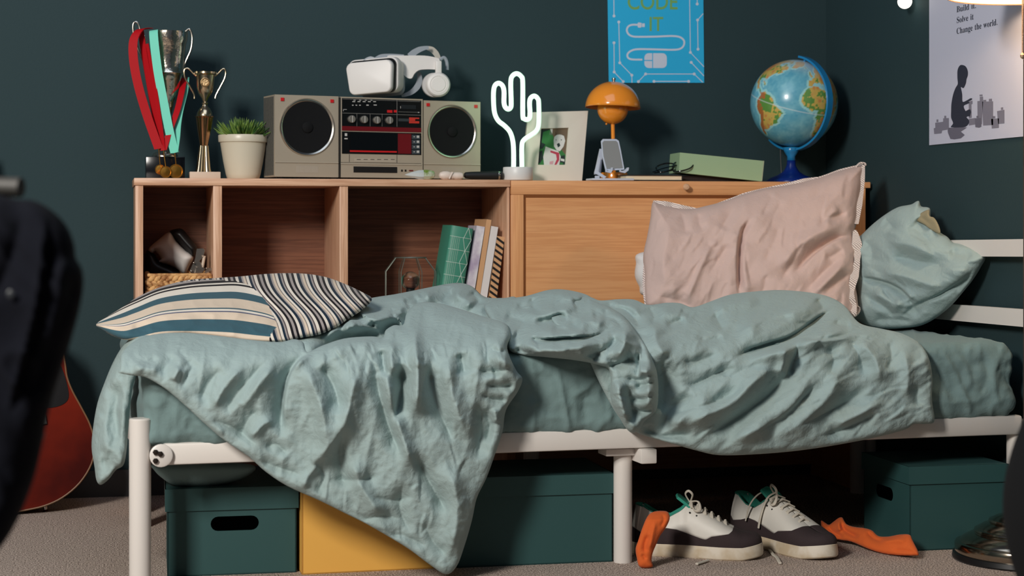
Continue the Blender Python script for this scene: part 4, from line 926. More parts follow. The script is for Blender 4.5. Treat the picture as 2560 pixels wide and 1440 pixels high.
rct('tuning_window', mat('dark_slate', (28, 32, 36), 0.3), [(1004, 262, 1040, 272)], OF+0.0012)
for u, v in ((878, 298), (909, 299), (941, 300.5), (972, 301)):
    p = Q(u, v, OF); kn = MB()
    kn.lathe(p, [(0.0105, 0), (0.0102, 0.009), (0.0088, 0.0105), (0, 0.0105)], 24, ax=UX, ay=Z1, az=NF, flute=None)
    kk = kn.build('knob', mat('brushed_knob', (150, 146, 138), 0.35, 0.6), CU)
    MB().obox(p+NF*0.0112, UX, NF, Z1, (0.0015, 0.0012, 0.018)).build('knob_pointer', mat('white_print', (190, 188, 184), 0.5), CU)
rct('grooves', mat('dark_groove', (52, 46, 40), 0.6), [(873, 386, 874, 405), (992, 386, 993, 407), (852, 405.5, 1053, 406.3)], OF-0.0006, 0.0008)
rct('label_strip', SILV2, [(887, 395.5, 990, 404.5)], OF-0.0002, 0.001)
rct('label_marks', mat('brown_print', (60, 50, 44), 0.6), [(892+i*17, 398, 902+i*17, 399.5) for i in range(6)], OF+0.0002, 0.0006)
rct('trim_line', SILV2, [(852, 408, 1053, 410.5)], OF+0.001, 0.002)
rct('tape_slot', mat('slot_black', (8, 8, 10), 0.5), [(884, 416, 993, 431)], OF+0.0, 0.001)
rct('socket', mat('slot_black', (8, 8, 10), 0.5), [(1003, 424, 1007, 429), (1012, 424, 1016, 429)], OF+0.0, 0.001)
rct('red_light', DRED, [(1023, 425, 1033, 428)], OF+0.0, 0.001)
for s_ in (700, 835, 862, 1045, 1072, 1190):
    p = Q(s_, 440); MB().box((p[0]-0.008, p[1]+0.01, zt), (p[0]+0.008, p[1]+0.03, zft)).build('foot', BLACK, BT)
p = (Q(848, 300)); MB().obox((p[0], p[1], (zt+0.004+ctl[2])/2), UX, NF, Z1, (0.003, 0.012, ctl[2]-zt-0.008)).build('hinge', BLACK, BT)

# ---- VR headset on the boombox
WHT = mat('white_matte_plastic', (226, 222, 218), 0.45); LGR = mat('light_grey_fabric', (150, 158, 166), 0.8, bump=(500, 0.4))
YH = 4.99
bz = ctl[2]
c = np.array([at(1000, 240, YH)[0], YH, bz])
HS = thing('vr_headset', 'white virtual reality headset with round earphones lying on top of the boombox', 'headset', c)
wv_ = np.array([0.86, -0.51, 0]); wv_ /= np.linalg.norm(wv_); nv = np.array([wv_[1], -wv_[0], 0])     # front faces camera-left
tilt = math.radians(-5.0)
wr = wv_*math.cos(tilt)-Z1*math.sin(tilt)*0; wr = wv_*math.cos(math.radians(3.5))+Z1*math.sin(math.radians(3.5)); up = np.cross(nv, wr)*-1
if up[2] < 0: up = -up
fc = hit(927, 194, at(927, 194, YH-0.02), nv)          # centre of the front plate
def rrect(c_, ax_, ay_, w_, h_, r_, skew=0.0, n=6):
    pts = []
    for (sx_, sy_, a0) in ((1, 1, 0), (-1, 1, 90), (-1, -1, 180), (1, -1, 270)):
        for i in range(n+1):
            t = math.radians(a0+90*i/n)
            x = sx_*(w_/2-r_)+r_*math.cos(t); y = sy_*(h_/2-r_)+r_*math.sin(t)
            if sy_ < 0: x *= (1-skew)
            pts.append(np.array(c_)+ax_*x+ay_*y)
    return pts
kk_ = px(YH)
WF = 117*kk_/abs(np.dot(wv_, [CT, -ST, 0])); HF = 80*kk_
def loft(mb, rings, m_=0, cap0=True, cap1=True):
    n = len(rings[0]); vs = [p for r in rings for p in r]; fs = []
    for i in range(len(rings)-1):
        for k_ in range(n): fs.append((i*n+k_, i*n+(k_+1) % n, (i+1)*n+(k_+1) % n, (i+1)*n+k_))
    if cap0: fs.append(tuple(range(n))[::-1])
    if cap1: fs.append(tuple((len(rings)-1)*n+i for i in range(n)))
    return mb.add(vs, fs, m_)
m = MB(); rings = []
for off, sc in ((0.012, 0.93), (0.011, 0.965), (0.007, 0.99), (0.0, 1.0), (-0.006, 0.99)):
    rings.append(rrect(fc+nv*off, wr, up, WF*sc, HF*sc, 0.018, 0.08))
loft(m, rings[::-1]).build('front_plate', WHT, HS, smooth=True)
m = MB(); rings = [rrect(fc+nv*off+up*dz_, wr, up, WF*sc, HF*sc2, 0.02, 0.06) for off, sc, sc2, dz_ in ((-0.005, 0.97, 0.99, 0.0), (-0.012, 1.02, 1.05, 0.003), (-0.022, 1.03, 1.06, 0.004))]
loft(m, rings[::-1]).build('visor_gap', BLACK, HS, smooth=True)
m = MB(); rings = [rrect(fc+nv*off+up*dz_, wr, up, WF*sc, HF*sc2, 0.022, 0.05) for off, sc, sc2, dz_ in ((-0.020, 1.06, 1.06, 0.005), (-0.024, 1.08, 1.10, 0.006), (-0.05, 1.07, 1.10, 0.007), (-0.078, 1.0, 1.02, 0.006), (-0.09, 0.86, 0.86, 0.005))]
loft(m, rings[::-1]).build('visor_body', WHT, HS, smooth=True)
m = MB(); rings = [rrect(fc+nv*off+up*dz_, wr, up, WF*sc, HF*sc2, 0.02, 0.05) for off, sc, sc2, dz_ in ((-0.075, 0.96, 0.95, -0.006), (-0.095, 0.95, 0.9, -0.006), (-0.105, 0.85, 0.8, -0.006))]
loft(m, rings[::-1]).build('face_cushion', LGR, HS, smooth=True)
# side arm, strap and earphone
YA = YH+0.02
m = MB(); m.prism([at(u, v, YA) for u, v in catmull([(968, 140), (1010, 139), (1060, 139), (1090, 144), (1099, 150), (1098, 172), (1070, 173), (1048, 175), (1036, 184), (1028, 196), (1012, 190), (990, 160)], 4, True)], (0.004, 0.016, 0)); m.build('side_arm', WHT, HS)
def band(pts, wid, Y, mt, nm):
    va, fa = strip_px(pts, wid, lambda u, v: Y/float(ray(u, v)[1]), 0, 0); MB().add(va, fa).build(nm, mt, HS)
band([(1022, 140), (1034, 132), (1048, 124), (1062, 120), (1072, 119)], [12, 16, 14, 10, 8], YA+0.002, LGR, 'head_strap')
band([(1068, 120), (1080, 124), (1090, 134), (1097, 148)], [10, 14, 14, 12], YA+0.03, mat('strap_tan_grey', (186, 180, 170), 0.8), 'head_strap')
band([(940, 152), (952, 143), (968, 139), (990, 138), (1010, 139)], [18, 14, 9, 6, 5], YH+0.03, LGR, 'head_strap')
band([(1047, 180), (1049, 200), (1042, 218), (1026, 232), (1004, 240)], [8, 14, 15, 12, 6], YH+0.05, LGR, 'cushion_edge')
band([(906, 162), (915, 152), (926, 147), (936, 148)], [9, 12, 12, 8], YH+0.01, mat('grey_clip', (170, 176, 182), 0.5), 'strap_clip')
ec = at(1095, 212, YA-0.005); en = np.array([-0.08, -1, 0.02]); en /= np.linalg.norm(en); e1_ = np.cross(en, Z1); e1_ /= np.linalg.norm(e1_); e2_ = np.cross(e1_, en)
r = 31*kk_
ep = thing('earphone', None, None, (0, 0, 0)); ep.parent = HS; ep.location = V3(ec)-HS.location
MB().lathe(ec, [(0, 0.016), (r*0.55, 0.016), (r*0.62, 0.014), (r*0.68, 0.0155), (r*0.86, 0.014), (r*0.97, 0.009), (r, 0.003), (r*0.98, -0.003)][::-1], 40, ax=e1_, ay=e2_, az=en).build('earcup', WHT, ep)
MB().lathe(ec-e1_*(-0.004)-X1*0.006, [(r*0.96, -0.004), (r*1.0, -0.012), (r*0.9, -0.024), (r*0.7, -0.028)], 36, ax=e1_, ay=e2_, az=en).build('ear_cushion', mat('grey_cushion', (188, 186, 184), 0.7), ep)
m = MB(); p1 = at(1096, 152, YA-0.006); p2 = at(1096, 184, YA-0.006); m.obox((p1+p2)/2, X1, Y1, Z1, (0.0175, 0.012, p1[2]-p2[2]), 0, 0.003); m.build('arm', WHT, ep)
MB().tube(curve_px([(1100, 150), (1110, 144), (1117, 155), (1118, 175)], YA+0.03), 0.005, 8).build('hinge', LGR, ep)
# ---- trinkets in front of the boombox
Yc = YS+0.022
def lump(name, u0, u1, v0, prof, mt, lab, cat_, Y=Yc, rot=0.0, seg=7, bump_=0.06):
    A = at(u0, v0, Y); B = at(u1, v0, Y); L = B[0]-A[0]
    rmax = max(r for _, r in prof)
    c = np.array([A[0], Y, zt+rmax*0.96]); ax_ = np.array([math.cos(rot), 0, math.sin(rot)])
    m = MB(); m.lathe(c, [(max(r, 0.0004), t*L) for t, r in prof], seg, ax=Y1, ay=np.cross(ax_, Y1), az=ax_)
    return c, m
T = thing('crystal', 'pointed translucent crystal with a green end, lying before the right speaker', 'crystal', onshelf(1048, Yc))
c, m = lump('c', 1012, 1058, 434, [(0, 0), (0.35, 0.007), (0.75, 0.0125), (1.0, 0.0135)], None, '', '', seg=7); m.build('pale_tip', mat('milky_quartz', (226, 234, 234), 0.15, trans=0.35, bump=(60, 0.4)), T, smooth=False)
A = at(1058, 434, Yc); B = at(1087, 434, Yc); m = MB(); m.lathe((A[0], Yc, zt+0.0135), [(0.0136, 0), (0.0142, 0.008), (0.0135, (B[0]-A[0])*0.6), (0.010, (B[0]-A[0])*0.9), (0.005, B[0]-A[0])], 9, ax=Y1, ay=-Z1, az=X1); g_ = m.build('green_end', mat('green_quartz', (150, 176, 84), 0.2, trans=0.25, var=(60, (120, 150, 50), (206, 214, 190))), T, smooth=False)
T = thing('seashell', 'small cream spiral seashell between the crystal and the black torch', 'shell', onshelf(1128, Yc))
SHL = mat('cream_shell', (222, 206, 194), 0.5, bump=(90, 0.3))
A = at(1097, 436, Yc); m = MB()
m.lathe((A[0], Yc, zt+0.0115), [(0.002, 0), (0.008, 0.003), (0.0118, 0.012), (0.0122, 0.022), (0.0105, 0.031), (0.0085, 0.034)], 18, ax=Y1, ay=-Z1, az=X1); m.build('body_whorl', SHL, T)
m = MB(); m.lathe((A[0]+0.032, Yc, zt+0.0105), [(0.0085, 0), (0.0112, 0.003), (0.009, 0.008), (0.0102, 0.014), (0.0102, 0.026), (0.008, 0.034), (0.003, 0.037)], 18, ax=Y1, ay=-Z1, az=X1); m.build('spire', SHL, T)
MB().tube([(A[0]+0.027, Yc-0.013, zt+0.002), (A[0]+0.032, Yc-0.0125, zt+0.012), (A[0]+0.037, Yc-0.009, zt+0.020)], 0.0022, 8).build('ridge', SHL, T)
T = thing('torch', 'slim black torch lying on the shelf beside the neon cactus base', 'torch', onshelf(1208, Yc+0.02))
A = at(1160, 436, Yc+0.02); B = at(1256, 436, Yc+0.02); L = B[0]-A[0]
m = MB(); m.lathe((A[0], Yc+0.02, zt+0.0128), [(0.005, 0), (0.0085, 0.004), (0.010, 0.02), (0.0112, L*0.55), (0.0124, L*0.75), (0.0124, L*0.97), (0.010, L)], 24, ax=Y1, ay=-Z1, az=X1); m.build('barrel', mat('black_rubber', (14, 15, 17), 0.5), T)
m = MB(); m.lathe((B[0]-0.013, Yc+0.02, zt+0.0128), [(0.01255, 0), (0.0128, 0.001), (0.0128, 0.0035), (0.01255, 0.0045)], 24, ax=Y1, ay=-Z1, az=X1, cap=False); m.build('ring', CHROME, T)

# ---- neon cactus
Yn = 4.90
T = thing('neon_cactus_lamp', 'glowing pale green neon cactus lamp on a white round base', 'lamp', onshelf(1295, Yn))
NEON = mat('neon_glow', (235, 255, 240), 0.4, emis=((205, 255, 222), 1.0))
path = [(1284, 420), (1284, 380), (1282, 352), (1275, 330), (1262, 315), (1246, 302), (1237, 284), (1234, 258), (1234, 228), (1238, 213), (1247, 208), (1256, 214), (1260, 228), (1260, 257), (1264, 269), (1271, 273), (1277, 268), (1278, 255), (1277, 205), (1281, 190), (1292, 184), (1303, 191), (1307, 206), (1307, 288), (1311, 297), (1318, 299), (1324, 294), (1325, 280), (1324, 257), (1327, 245), (1336, 240), (1344, 246), (1347, 258), (1347, 308), (1341, 327), (1327, 338), (1311, 349), (1305, 364), (1305, 420)]
MB().tube([at(u, v, Yn) for u, v in catmull(path, 5)], 6.0*px(Yn), 12).build('tube', NEON, T, smooth=True)
r = 37.5*px(Yn); hb_ = hz(418, 1295, Yn)-zt; c = onshelf(1295, Yn)
MB().lathe(c, [(r*0.97, 0), (r, 0.002), (r, hb_-0.002), (r*0.97, hb_), (r*0.9, hb_), (r*0.88, hb_-0.001), (0, hb_-0.001)], 48).build('base', mat('white_base', (222, 222, 220), 0.4), T)

for u_, v_ in ((1250, 250), (1300, 260), (1335, 290), (1295, 370)):
    l = bpy.data.lights.new('neon_light', 'POINT'); lo_ = bpy.data.objects.new('neon_light', l); COL.objects.link(lo_)
    lo_.location = V3(at(u_, v_, Yn+0.012)); l.energy = 0.035; l.color = (0.35, 1.0, 0.55); l.shadow_soft_size = 0.05
# ---- photo frame
Yf = 4.975; fb = [(1306, 449), (1455, 449), (1470, 277), (1321, 281)]
P = [at(1306, 452, Yf-0.02), at(1455, 452, Yf), at(1470, 277, Yf+0.055), at(1321, 281, Yf+0.035)]
P[0][2] = P[1][2] = zt
T = thing('photo_frame', 'cream picture frame with a photo of a white dog, leaning behind the neon cactus', 'frame', (P[0]+P[1])/2)
nn = np.cross(P[1]-P[0], P[3]-P[0]); nn /= np.linalg.norm(nn)
if nn[1] > 0: nn = -nn
CRF = mat('cream_frame', (222, 212, 200), 0.6)
inn = [(1345, 412), (1414, 412), (1422, 319), (1353, 321)]
I = [hit(u, v, P[0], nn) for u, v in inn]
m = MB()
for i in range(4):
    j = (i+1) % 4; m.prism([P[i], P[j], I[j], I[i]], -nn*0.012)
m.build('mount_frame', CRF, T, smooth=False)
MB().prism([p-nn*0.007 for p in P], -nn*0.004).build('backing', mat('brown_card', (110, 90, 72), 0.8), T, smooth=False)
q0 = (P[2]+P[3])/2*0.5+(P[0]+P[1])/2*0.5; q1 = q0*np.array([1, 1, 0])+np.array([0, 0.07, zt])
MB().prism([q0-X1*0.02-nn*0.012, q0+X1*0.02-nn*0.012, q1+X1*0.025, q1-X1*0.025], (0, 0.003, 0.002)).build('easel_leg', mat('brown_card', (110, 90, 72), 0.8), T)
G1, G2, WH, RDc, BLc, BRc, PKc = [mat('print_'+n_, c_, 0.6) for n_, c_ in (('green', (52, 120, 62)), ('dark', (30, 48, 46)), ('white', (218, 214, 212)), ('red', (186, 62, 84)), ('blue', (120, 152, 178)), ('brown', (96, 70, 52)), ('pink', (212, 160, 168)))]
m = MB()
def fl(uv, mi, lift): m.flat([[hit(u, v, P[0]-nn*(0.0068-lift*0.0003), nn) for u, v in uv]], mi)
fl(inn, 0, 0)
fl([(1353, 321), (1378, 320), (1372, 350), (1356, 372), (1349, 372)], 1, 0.5)
for (uv, mi) in (([(1358, 330), (1376, 324), (1385, 345), (1366, 362), (1354, 356)], 0), ([(1386, 320), (1421, 319), (1418, 350), (1404, 352), (1390, 345)], 5), ([(1392, 320), (1408, 320), (1408, 338), (1396, 336)], 4), ([(1411, 322), (1421, 321), (1418, 342), (1412, 340)], 6), ([(1376, 321), (1382, 321), (1380, 338), (1374, 336)], 2)):
    fl(uv, mi, 1)
fl([(1386, 342), (1392, 337), (1400, 336), (1408, 342), (1413, 352), (1409, 366), (1400, 378), (1392, 376), (1385, 366), (1384, 352)], 2, 2)     # head
fl([(1364, 366), (1380, 372), (1396, 378), (1402, 392), (1398, 412), (1360, 412), (1358, 392)], 2, 1.6)                              # body
fl([(1402, 336), (1410, 340), (1413, 352), (1407, 348)], 2, 2.2)
fl([(1376, 376), (1398, 382), (1398, 400), (1391, 412), (1386, 412), (1392, 398), (1390, 386), (1376, 381)], 3, 3)
fl([(1392, 360), (1398, 357), (1401, 364), (1395, 369)], 1, 3); fl([(1389, 349), (1391, 348), (1391, 352)], 1, 3); fl([(1402, 348), (1405, 349), (1403, 352)], 1, 3)
fl([(1400, 390), (1412, 388), (1413, 411), (1399, 411)], 1, 1.5); fl([(1402, 396), (1411, 398), (1411, 404), (1402, 402)], 2, 1.8); fl([(1400, 406), (1408, 407), (1407, 411), (1399, 411)], 0, 1.9)
fl([(1347, 380), (1356, 376), (1358, 396), (1350, 408), (1345, 408)], 1, 1.2); fl([(1374, 404), (1384, 402), (1382, 411), (1374, 411)], 6, 3)
m.build('dog_photo', [G1, G2, WH, RDc, BLc, BRc, PKc], T, smooth=False)

# ---- orange table lamp
Yl = 5.0; kl = px(Yl); c = onshelf(1535, Yl)
ORG = mat('orange_enamel', (244, 148, 46), 0.18, coat=0.6)
T = thing('table_lamp', 'small orange mushroom table lamp with a half dome shade over a ball', 'lamp', c)
dc = at(1532, 270, Yl); tl_ = np.array([0.045, 0.03, 1.0]); tl_ /= np.linalg.norm(tl_); tx = np.cross(Y1, tl_); tx /= np.linalg.norm(tx); ty = np.cross(tl_, tx)
R = 70*kl
prof = [(R*math.cos(t), R*0.96*math.sin(t)) for t in np.linspace(0.0, math.pi/2-0.04, 20)]
prof = [(R*0.985*math.cos(t), R*0.94*math.sin(t)) for t in np.linspace(math.pi/2-0.04, 0.0, 16)]+prof
MB().lathe(dc, prof, 64, ax=tx, ay=ty, az=tl_, cap=False).build('dome_shade', ORG, T, smooth=True)
MB().ball(at(1532, 272, Yl), 39.5*kl, 40, 24).build('ball_shade', ORG, T, smooth=True)
f0 = dc+tl_*R*0.95
MB().lathe(f0, [(0.004, 0), (0.0035, 0.004), (0.0058, 0.006), (0.0052, 0.011), (0, 0.013)], 20, ax=tx, ay=ty, az=tl_).build('finial', CHROME, T)
MB().lathe(f0, [(0.0018, -R*0.9), (0.0018, 0)], 10, ax=tx, ay=ty, az=tl_).build('rod', CHROME, T)
s0_ = at(1532, 308, Yl)
MB().tube([s0_, (c[0], c[1], zt+0.015)], 0.0056, 16).build('stem', ORG, T)
MB().lathe(c, [(34*kl, 0), (34.5*kl, 0.002), (34.5*kl, 0.022), (33*kl, 0.0255), (0, 0.0265)], 48).build('base', ORG, T)
MB().ball(at(1516, 310, Yl-0.02), 0.003, 10, 6).build('switch', ORG, T)

# ---- phone stand
Yp = 4.905; kp_ = px(Yp)
T = thing('phone_stand', 'folding silver grey phone stand in front of the orange lamp', 'phone stand', onshelf(1530, Yp))
PSM = mat('blue_white_plastic', (196, 204, 220), 0.4); PSG = mat('grey_silicone_pad', (136, 138, 138), 0.7)
def pq(u, v, Y): return at(u, v, Y)
plate = [(1503, 354), (1508, 348), (1541, 348), (1547, 352), (1552, 375), (1561, 424), (1514, 427), (1506, 390)]
def ydep(v): return Yp+0.03*(430-v)/80.0-0.012
m = MB(); m.prism([pq(u, v, ydep(v)) for u, v in plate], (0.0, 0.004, 0.001)); m.build('back_plate', PSM, T)
pad = [(1506, 357), (1510, 352), (1540, 352), (1544, 356), (1549, 378), (1557, 420), (1517, 422), (1509, 390)]
m = MB(); m.prism([pq(u, v, ydep(v)-0.0016) for u, v in pad], (0, 0.0014, 0)); m.build('pad', PSG, T)
for a_, b_u in ((1513, 1530), (1548, 1570)):
    m = MB(); Yh = Yp-0.012
    m.prism([pq(u, v, Yh) for u, v in [(a_, 422), (a_+3, 428), (a_+12, 426), (b_u-3, 419), (b_u, 419), (b_u-1, 426), (a_+12, 433), (a_, 430)]], (0, -0.010, 0)); m.build('hook', PSM, T)
m = MB(); A_ = pq(1506, 372, Yp+0.012); B_ = pq(1488, 437, Yp+0.045)
m.prism([pq(1500, 372, Yp+0.015), pq(1508, 372, Yp+0.015), pq(1502, 436, Yp+0.03), pq(1486, 436, Yp+0.03)], (0, 0.006, 0)); m.build('support_arm', PSM, T)
m = MB(); m.prism([pq(1497, 392, Yp-0.0), pq(1502, 395, Yp-0.0), pq(1494, 428, Yp-0.0), pq(1516, 442, Yp-0.0), pq(1510, 446, Yp-0.0), pq(1486, 432, Yp-0.0)], (0, 0.005, 0)); m.build('brace', PSM, T)
b0_, b1_ = at(1481, 448, YS+0.012), at(1586, 448, YS+0.012)
MB().box((b0_[0], YS+0.012, zt), (b1_[0], YS+0.085, zt+0.006), bev=0.0025).build('base', PSM, T)
MB().lathe((b0_[0]+0.010, YS+0.02, zt+0.009), [(0.004, 0), (0.004, 0.012)], 12, ax=Y1, ay=Z1, az=X1).build('hinge_pin', PSM, T)

# ---- notebook, dark book, glasses, green box
Yb = YS+0.03
def book(name, lab, x0, x1, y0, y1, z0, z1, cover, pages, rotz=0.0, group=None):
    c = np.array([(x0+x1)/2, (y0+y1)/2, z0]); t = thing(name, lab, 'book', c, group)
    ax_ = np.array([math.cos(rotz), math.sin(rotz), 0]); ay_ = np.array([-math.sin(rotz), math.cos(rotz), 0]); w_, d_, h_ = x1-x0, y1-y0, z1-z0
    MB().obox(c+Z1*h_/2-ax_*0.0, ax_, ay_, Z1, (w_-0.006, d_-0.006, h_-0.005)).build('pages', pages, t)
    m = MB(); m.obox(c+Z1*0.00125, ax_, ay_, Z1, (w_, d_, 0.0025)); m.obox(c+Z1*(h_-0.00125), ax_, ay_, Z1, (w_, d_, 0.0025)); m.obox(c+Z1*h_/2+ax_*(w_/2-0.001), ax_, ay_, Z1, (0.002, d_, h_)); m.build('cover', cover, t)
    return t
PAGE = mat('cream_pages', (232, 214, 184), 0.8, bump=(700, 0.4))
xa_, xb_ = float(at(1562, 440, Yb)[0]), float(at(1706, 440, Yb)[0])
book('notebook', 'thin notebook with cream pages lying under the black glasses', xa_, xb_, Yb-0.005, Yb+0.15, zt, zt+0.0165, mat('black_cover', (30, 24, 24), 0.5), PAGE)
xa_, xb_ = float(at(1709, 440, Yb)[0]), float(at(1868, 440, Yb)[0])
book('book', 'dark brown book lying flat under the tilted green box', xa_, xb_, Yb+0.04, Yb+0.17, zt, zt+0.016, mat('dark_brown_cover', (34, 20, 22), 0.5), mat('dark_edge', (38, 24, 24), 0.7))
GB = mat('sage_box_card', (158, 186, 148), 0.55)
g4 = [at(1697, 428, Yb+0.02), at(1903, 450, Yb+0.02), at(1908, 399, Yb+0.02), at(1700, 378, Yb+0.02)]
T = thing('card_box', 'pale green rectangular box tilted on the dark book beside the globe', 'box', g4[1])
dz_ = g4[1][2]-zt
for p in g4: p[2] -= dz_-0.0005
m = MB(); m.prism(g4, (0.012, 0.13, 0)); m.build('box_body', GB, T, smooth=False)
ed = [g4[1]+X1*0.0, g4[2], g4[2]+np.array([0.0035, 0.001, 0]), g4[1]+np.array([0.0035, 0.001, 0.001])]
MB().prism(ed, (0.012, 0.128, 0)).build('box_end', mat('pale_edge', (188, 204, 172), 0.6), T, smooth=False)
GLM = mat('black_acetate', (10, 10, 12), 0.2)
T = thing('glasses', 'folded black framed glasses resting on the notebook', 'glasses', at(1690, 432, Yb+0.02))
zg = zt+0.0165
def gl(pts, Y, r_, nm='rim', closed=True):
    P_ = [at(u, v, Y+dy) for u, v, dy in catmull(pts, 6, closed)]
    for p in P_: p[2] = max(p[2], zg+r_)
    MB().tube(P_, r_, 8, closed=closed).build(nm, GLM, T)
gl([(1686, 408, 0.03), (1712, 404, 0.03), (1730, 407, 0.0), (1732, 414, -0.01), (1722, 422, -0.02), (1700, 428, -0.02), (1684, 428, 0)], Yb+0.03, 0.0022)
gl([(1641, 418, 0.05), (1662, 409, 0.06), (1684, 410, 0.04), (1684, 420, 0.02), (1668, 428, 0), (1648, 430, 0.0)], Yb+0.03, 0.0022)
gl([(1632, 430, 0.0), (1660, 420, 0.01), (1700, 412, 0.02), (1728, 410, 0.01)], Yb+0.03, 0.0018, 'temple', False)
gl([(1636, 432, 0.02), (1665, 428, 0.03), (1705, 422, 0.04), (1729, 413, 0.01)], Yb+0.03, 0.0018, 'temple', False)

# ---- globe
Yg = 5.035; gc = at(1985, 258, Yg); Rg = 108.5*Yg/float(ray(1985, 258)[1])/F_PX
T = thing('globe', 'desk globe showing the Atlantic on a translucent blue plastic stand', 'globe', onshelf(1978, Yg))
tc_ = -(ray(1985, 258)); Tn = tc_/np.linalg.norm(tc_); Rn = np.cross(Tn, Z1)*-1; Rn /= np.linalg.norm(Rn); Un = np.cross(Tn, Rn)
if Un[2] < 0: Un = -Un
r14, r9 = math.radians(14), math.radians(9)
A_ = math.cos(r9)*(math.cos(r14)*Un+math.sin(r14)*Rn)+math.sin(r9)*Tn
M_ = Tn-A_*np.dot(Tn, A_); M_ /= np.linalg.norm(M_); E_ = np.cross(A_, M_)
if np.dot(E_, Rn) < 0: E_ = -E_
CONT = {'sa': [(-77, 8), (-72, 12), (-62, 10), (-52, 5), (-50, 0), (-35, -6), (-39, -15), (-41, -22), (-48, -27), (-54, -34), (-58, -38), (-65, -42), (-66, -47), (-69, -52), (-72, -53), (-75, -48), (-73, -38), (-71, -28), (-70, -18), (-76, -14), (-81, -5), (-80, 1)],
 'na': [(-168, 66), (-156, 71), (-125, 70), (-95, 72), (-82, 68), (-94, 60), (-92, 57), (-82, 53), (-79, 52), (-76, 57), (-77, 62), (-70, 60), (-64, 58), (-56, 52), (-66, 49), (-60, 46), (-70, 43), (-76, 36), (-81, 30), (-80, 25), (-84, 30), (-97, 27), (-97, 20), (-90, 21), (-88, 16), (-83, 12), (-77, 8), (-83, 9), (-95, 16), (-106, 22), (-115, 31), (-124, 40), (-125, 49), (-135, 58), (-152, 59), (-165, 55)],
 'gr': [(-55, 60), (-44, 60), (-22, 70), (-20, 80), (-40, 83), (-60, 80), (-68, 77), (-54, 68)], 'baf': [(-65, 62), (-62, 67), (-78, 74), (-90, 74), (-75, 66)],
 'af': [(-6, 35), (10, 37), (20, 32), (32, 31), (37, 20), (43, 12), (51, 12), (42, -1), (40, -12), (35, -22), (30, -31), (20, -35), (15, -27), (12, -15), (9, -2), (9, 4), (-4, 5), (-12, 8), (-17, 14), (-17, 21), (-12, 28)],
 'eu': [(-9, 43), (-9, 37), (-5, 36), (3, 42), (12, 44), (16, 39), (20, 40), (24, 37), (28, 37), (36, 36), (35, 31), (43, 13), (56, 18), (60, 25), (67, 24), (73, 18), (77, 8), (80, 15), (88, 22), (95, 16), (104, 10), (110, 20), (121, 30), (122, 40), (140, 55), (160, 60), (178, 66), (140, 73), (100, 77), (70, 72), (45, 67), (40, 66), (28, 71), (14, 68), (5, 60), (8, 56), (3, 51), (-4, 48), (-1, 44)],
 'uk': [(-5, 50), (1, 52), (-3, 58), (-7, 56)], 'ic': [(-24, 65), (-14, 65), (-18, 66.5)], 'cu': [(-84, 22), (-75, 20), (-80, 23)]}
NL, NP_ = 300, 150
lon = np.linspace(-180, 180, NL+1)[:-1]; lat = np.linspace(-90, 90, NP_+1); LO, LA = np.meshgrid(lon, lat)
wl = LO+5*(vnoise(LO/6, LA/6, 1)-.5); wa = LA+4*(vnoise(LO/6, LA/6, 4)-.5)
land = np.zeros(LO.shape, bool)
for kq, pl in CONT.items(): land |= inside_poly(wl, wa, np.array(pl, float))
n1 = vnoise(LO/9, LA/9, 2)*0.6+vnoise(LO/3, LA/3, 6)*0.4
def L3(c_): return np.array(rgb(c_)[:3])
sea = L3((76, 158, 188))*(1-n1[..., None])+L3((132, 196, 210))*n1[..., None]
near = np.zeros(LO.shape)
for sh in ((3, 0), (-3, 0), (0, 3), (0, -3), (2, 2), (-2, -2)): near += np.roll(np.roll(land, sh[0], 0), sh[1], 1)
sea = np.where((near > 0)[..., None], L3((158, 214, 216)), sea)
sea = sea*(1-np.clip((LA-50)/25, 0, 1)[..., None]*0.5)+L3((214, 214, 222))*np.clip((LA-50)/25, 0, 1)[..., None]*0.5
yel, grn, brn, org = L3((214, 186, 92)), L3((96, 148, 70)), L3((176, 108, 58)), L3((206, 140, 80))
t = np.clip((n1-0.3)/0.4, 0, 1)[..., None]; lc = yel*(1-t)+L3((200, 162, 90))*t
lc = np.where((n1 < 0.36)[..., None], grn, lc); lc = np.where((n1 > 0.66)[..., None], org, lc)
andes = (LO < -64-np.abs(LA+20)*0.12) & (LA < 10) & (LA > -50); lc = np.where(andes[..., None], brn, lc)
amaz = (LA < 3) & (LA > -12) & (LO < -52) & (LO > -74); lc = np.where((amaz & (n1 < 0.6))[..., None], grn, lc)
sahel = (LA < 8) & (LA > -10) & (LO > 5) & (LO < 30); lc = np.where((sahel & (n1 < 0.6))[..., None], grn, lc)
nth = np.clip((LA-48)/20, 0, 1)[..., None]; lc = lc*(1-nth*0.7)+L3((206, 196, 178))*nth*0.7
colr = np.where(land[..., None], lc, sea)
eq = (np.abs(LA) < 0.7); colr = np.where(eq[..., None], colr*0.5+L3((235, 240, 240))*0.5, colr)
la, lo = np.radians(LA), np.radians(LO+25)
PV = gc+Rg*(np.cos(la)[..., None]*(np.cos(lo)[..., None]*M_+np.sin(lo)[..., None]*E_)+np.sin(la)[..., None]*A_)
ids = np.arange(LO.size).reshape(LO.shape); fs = []
for i in range(NP_):
    r0, r1 = ids[i], ids[i+1]
    fs += list(zip(r0, np.roll(r0, -1), np.roll(r1, -1), r1))
GM = mat('globe_print', (120, 180, 200), 0.28, coat=0.3); nt = GM.node_tree
a_ = nt.nodes.new('ShaderNodeAttribute'); a_.attribute_name = 'mapcol'; nt.links.new(a_.outputs['Color'], nt.nodes['Principled BSDF'].inputs['Base Color'])
link_mesh('sphere', PV.reshape(-1, 3), fs, GM, T, attrs={'mapcol': np.concatenate([colr, np.ones(LO.shape+(1,))], 2).reshape(-1, 4)})
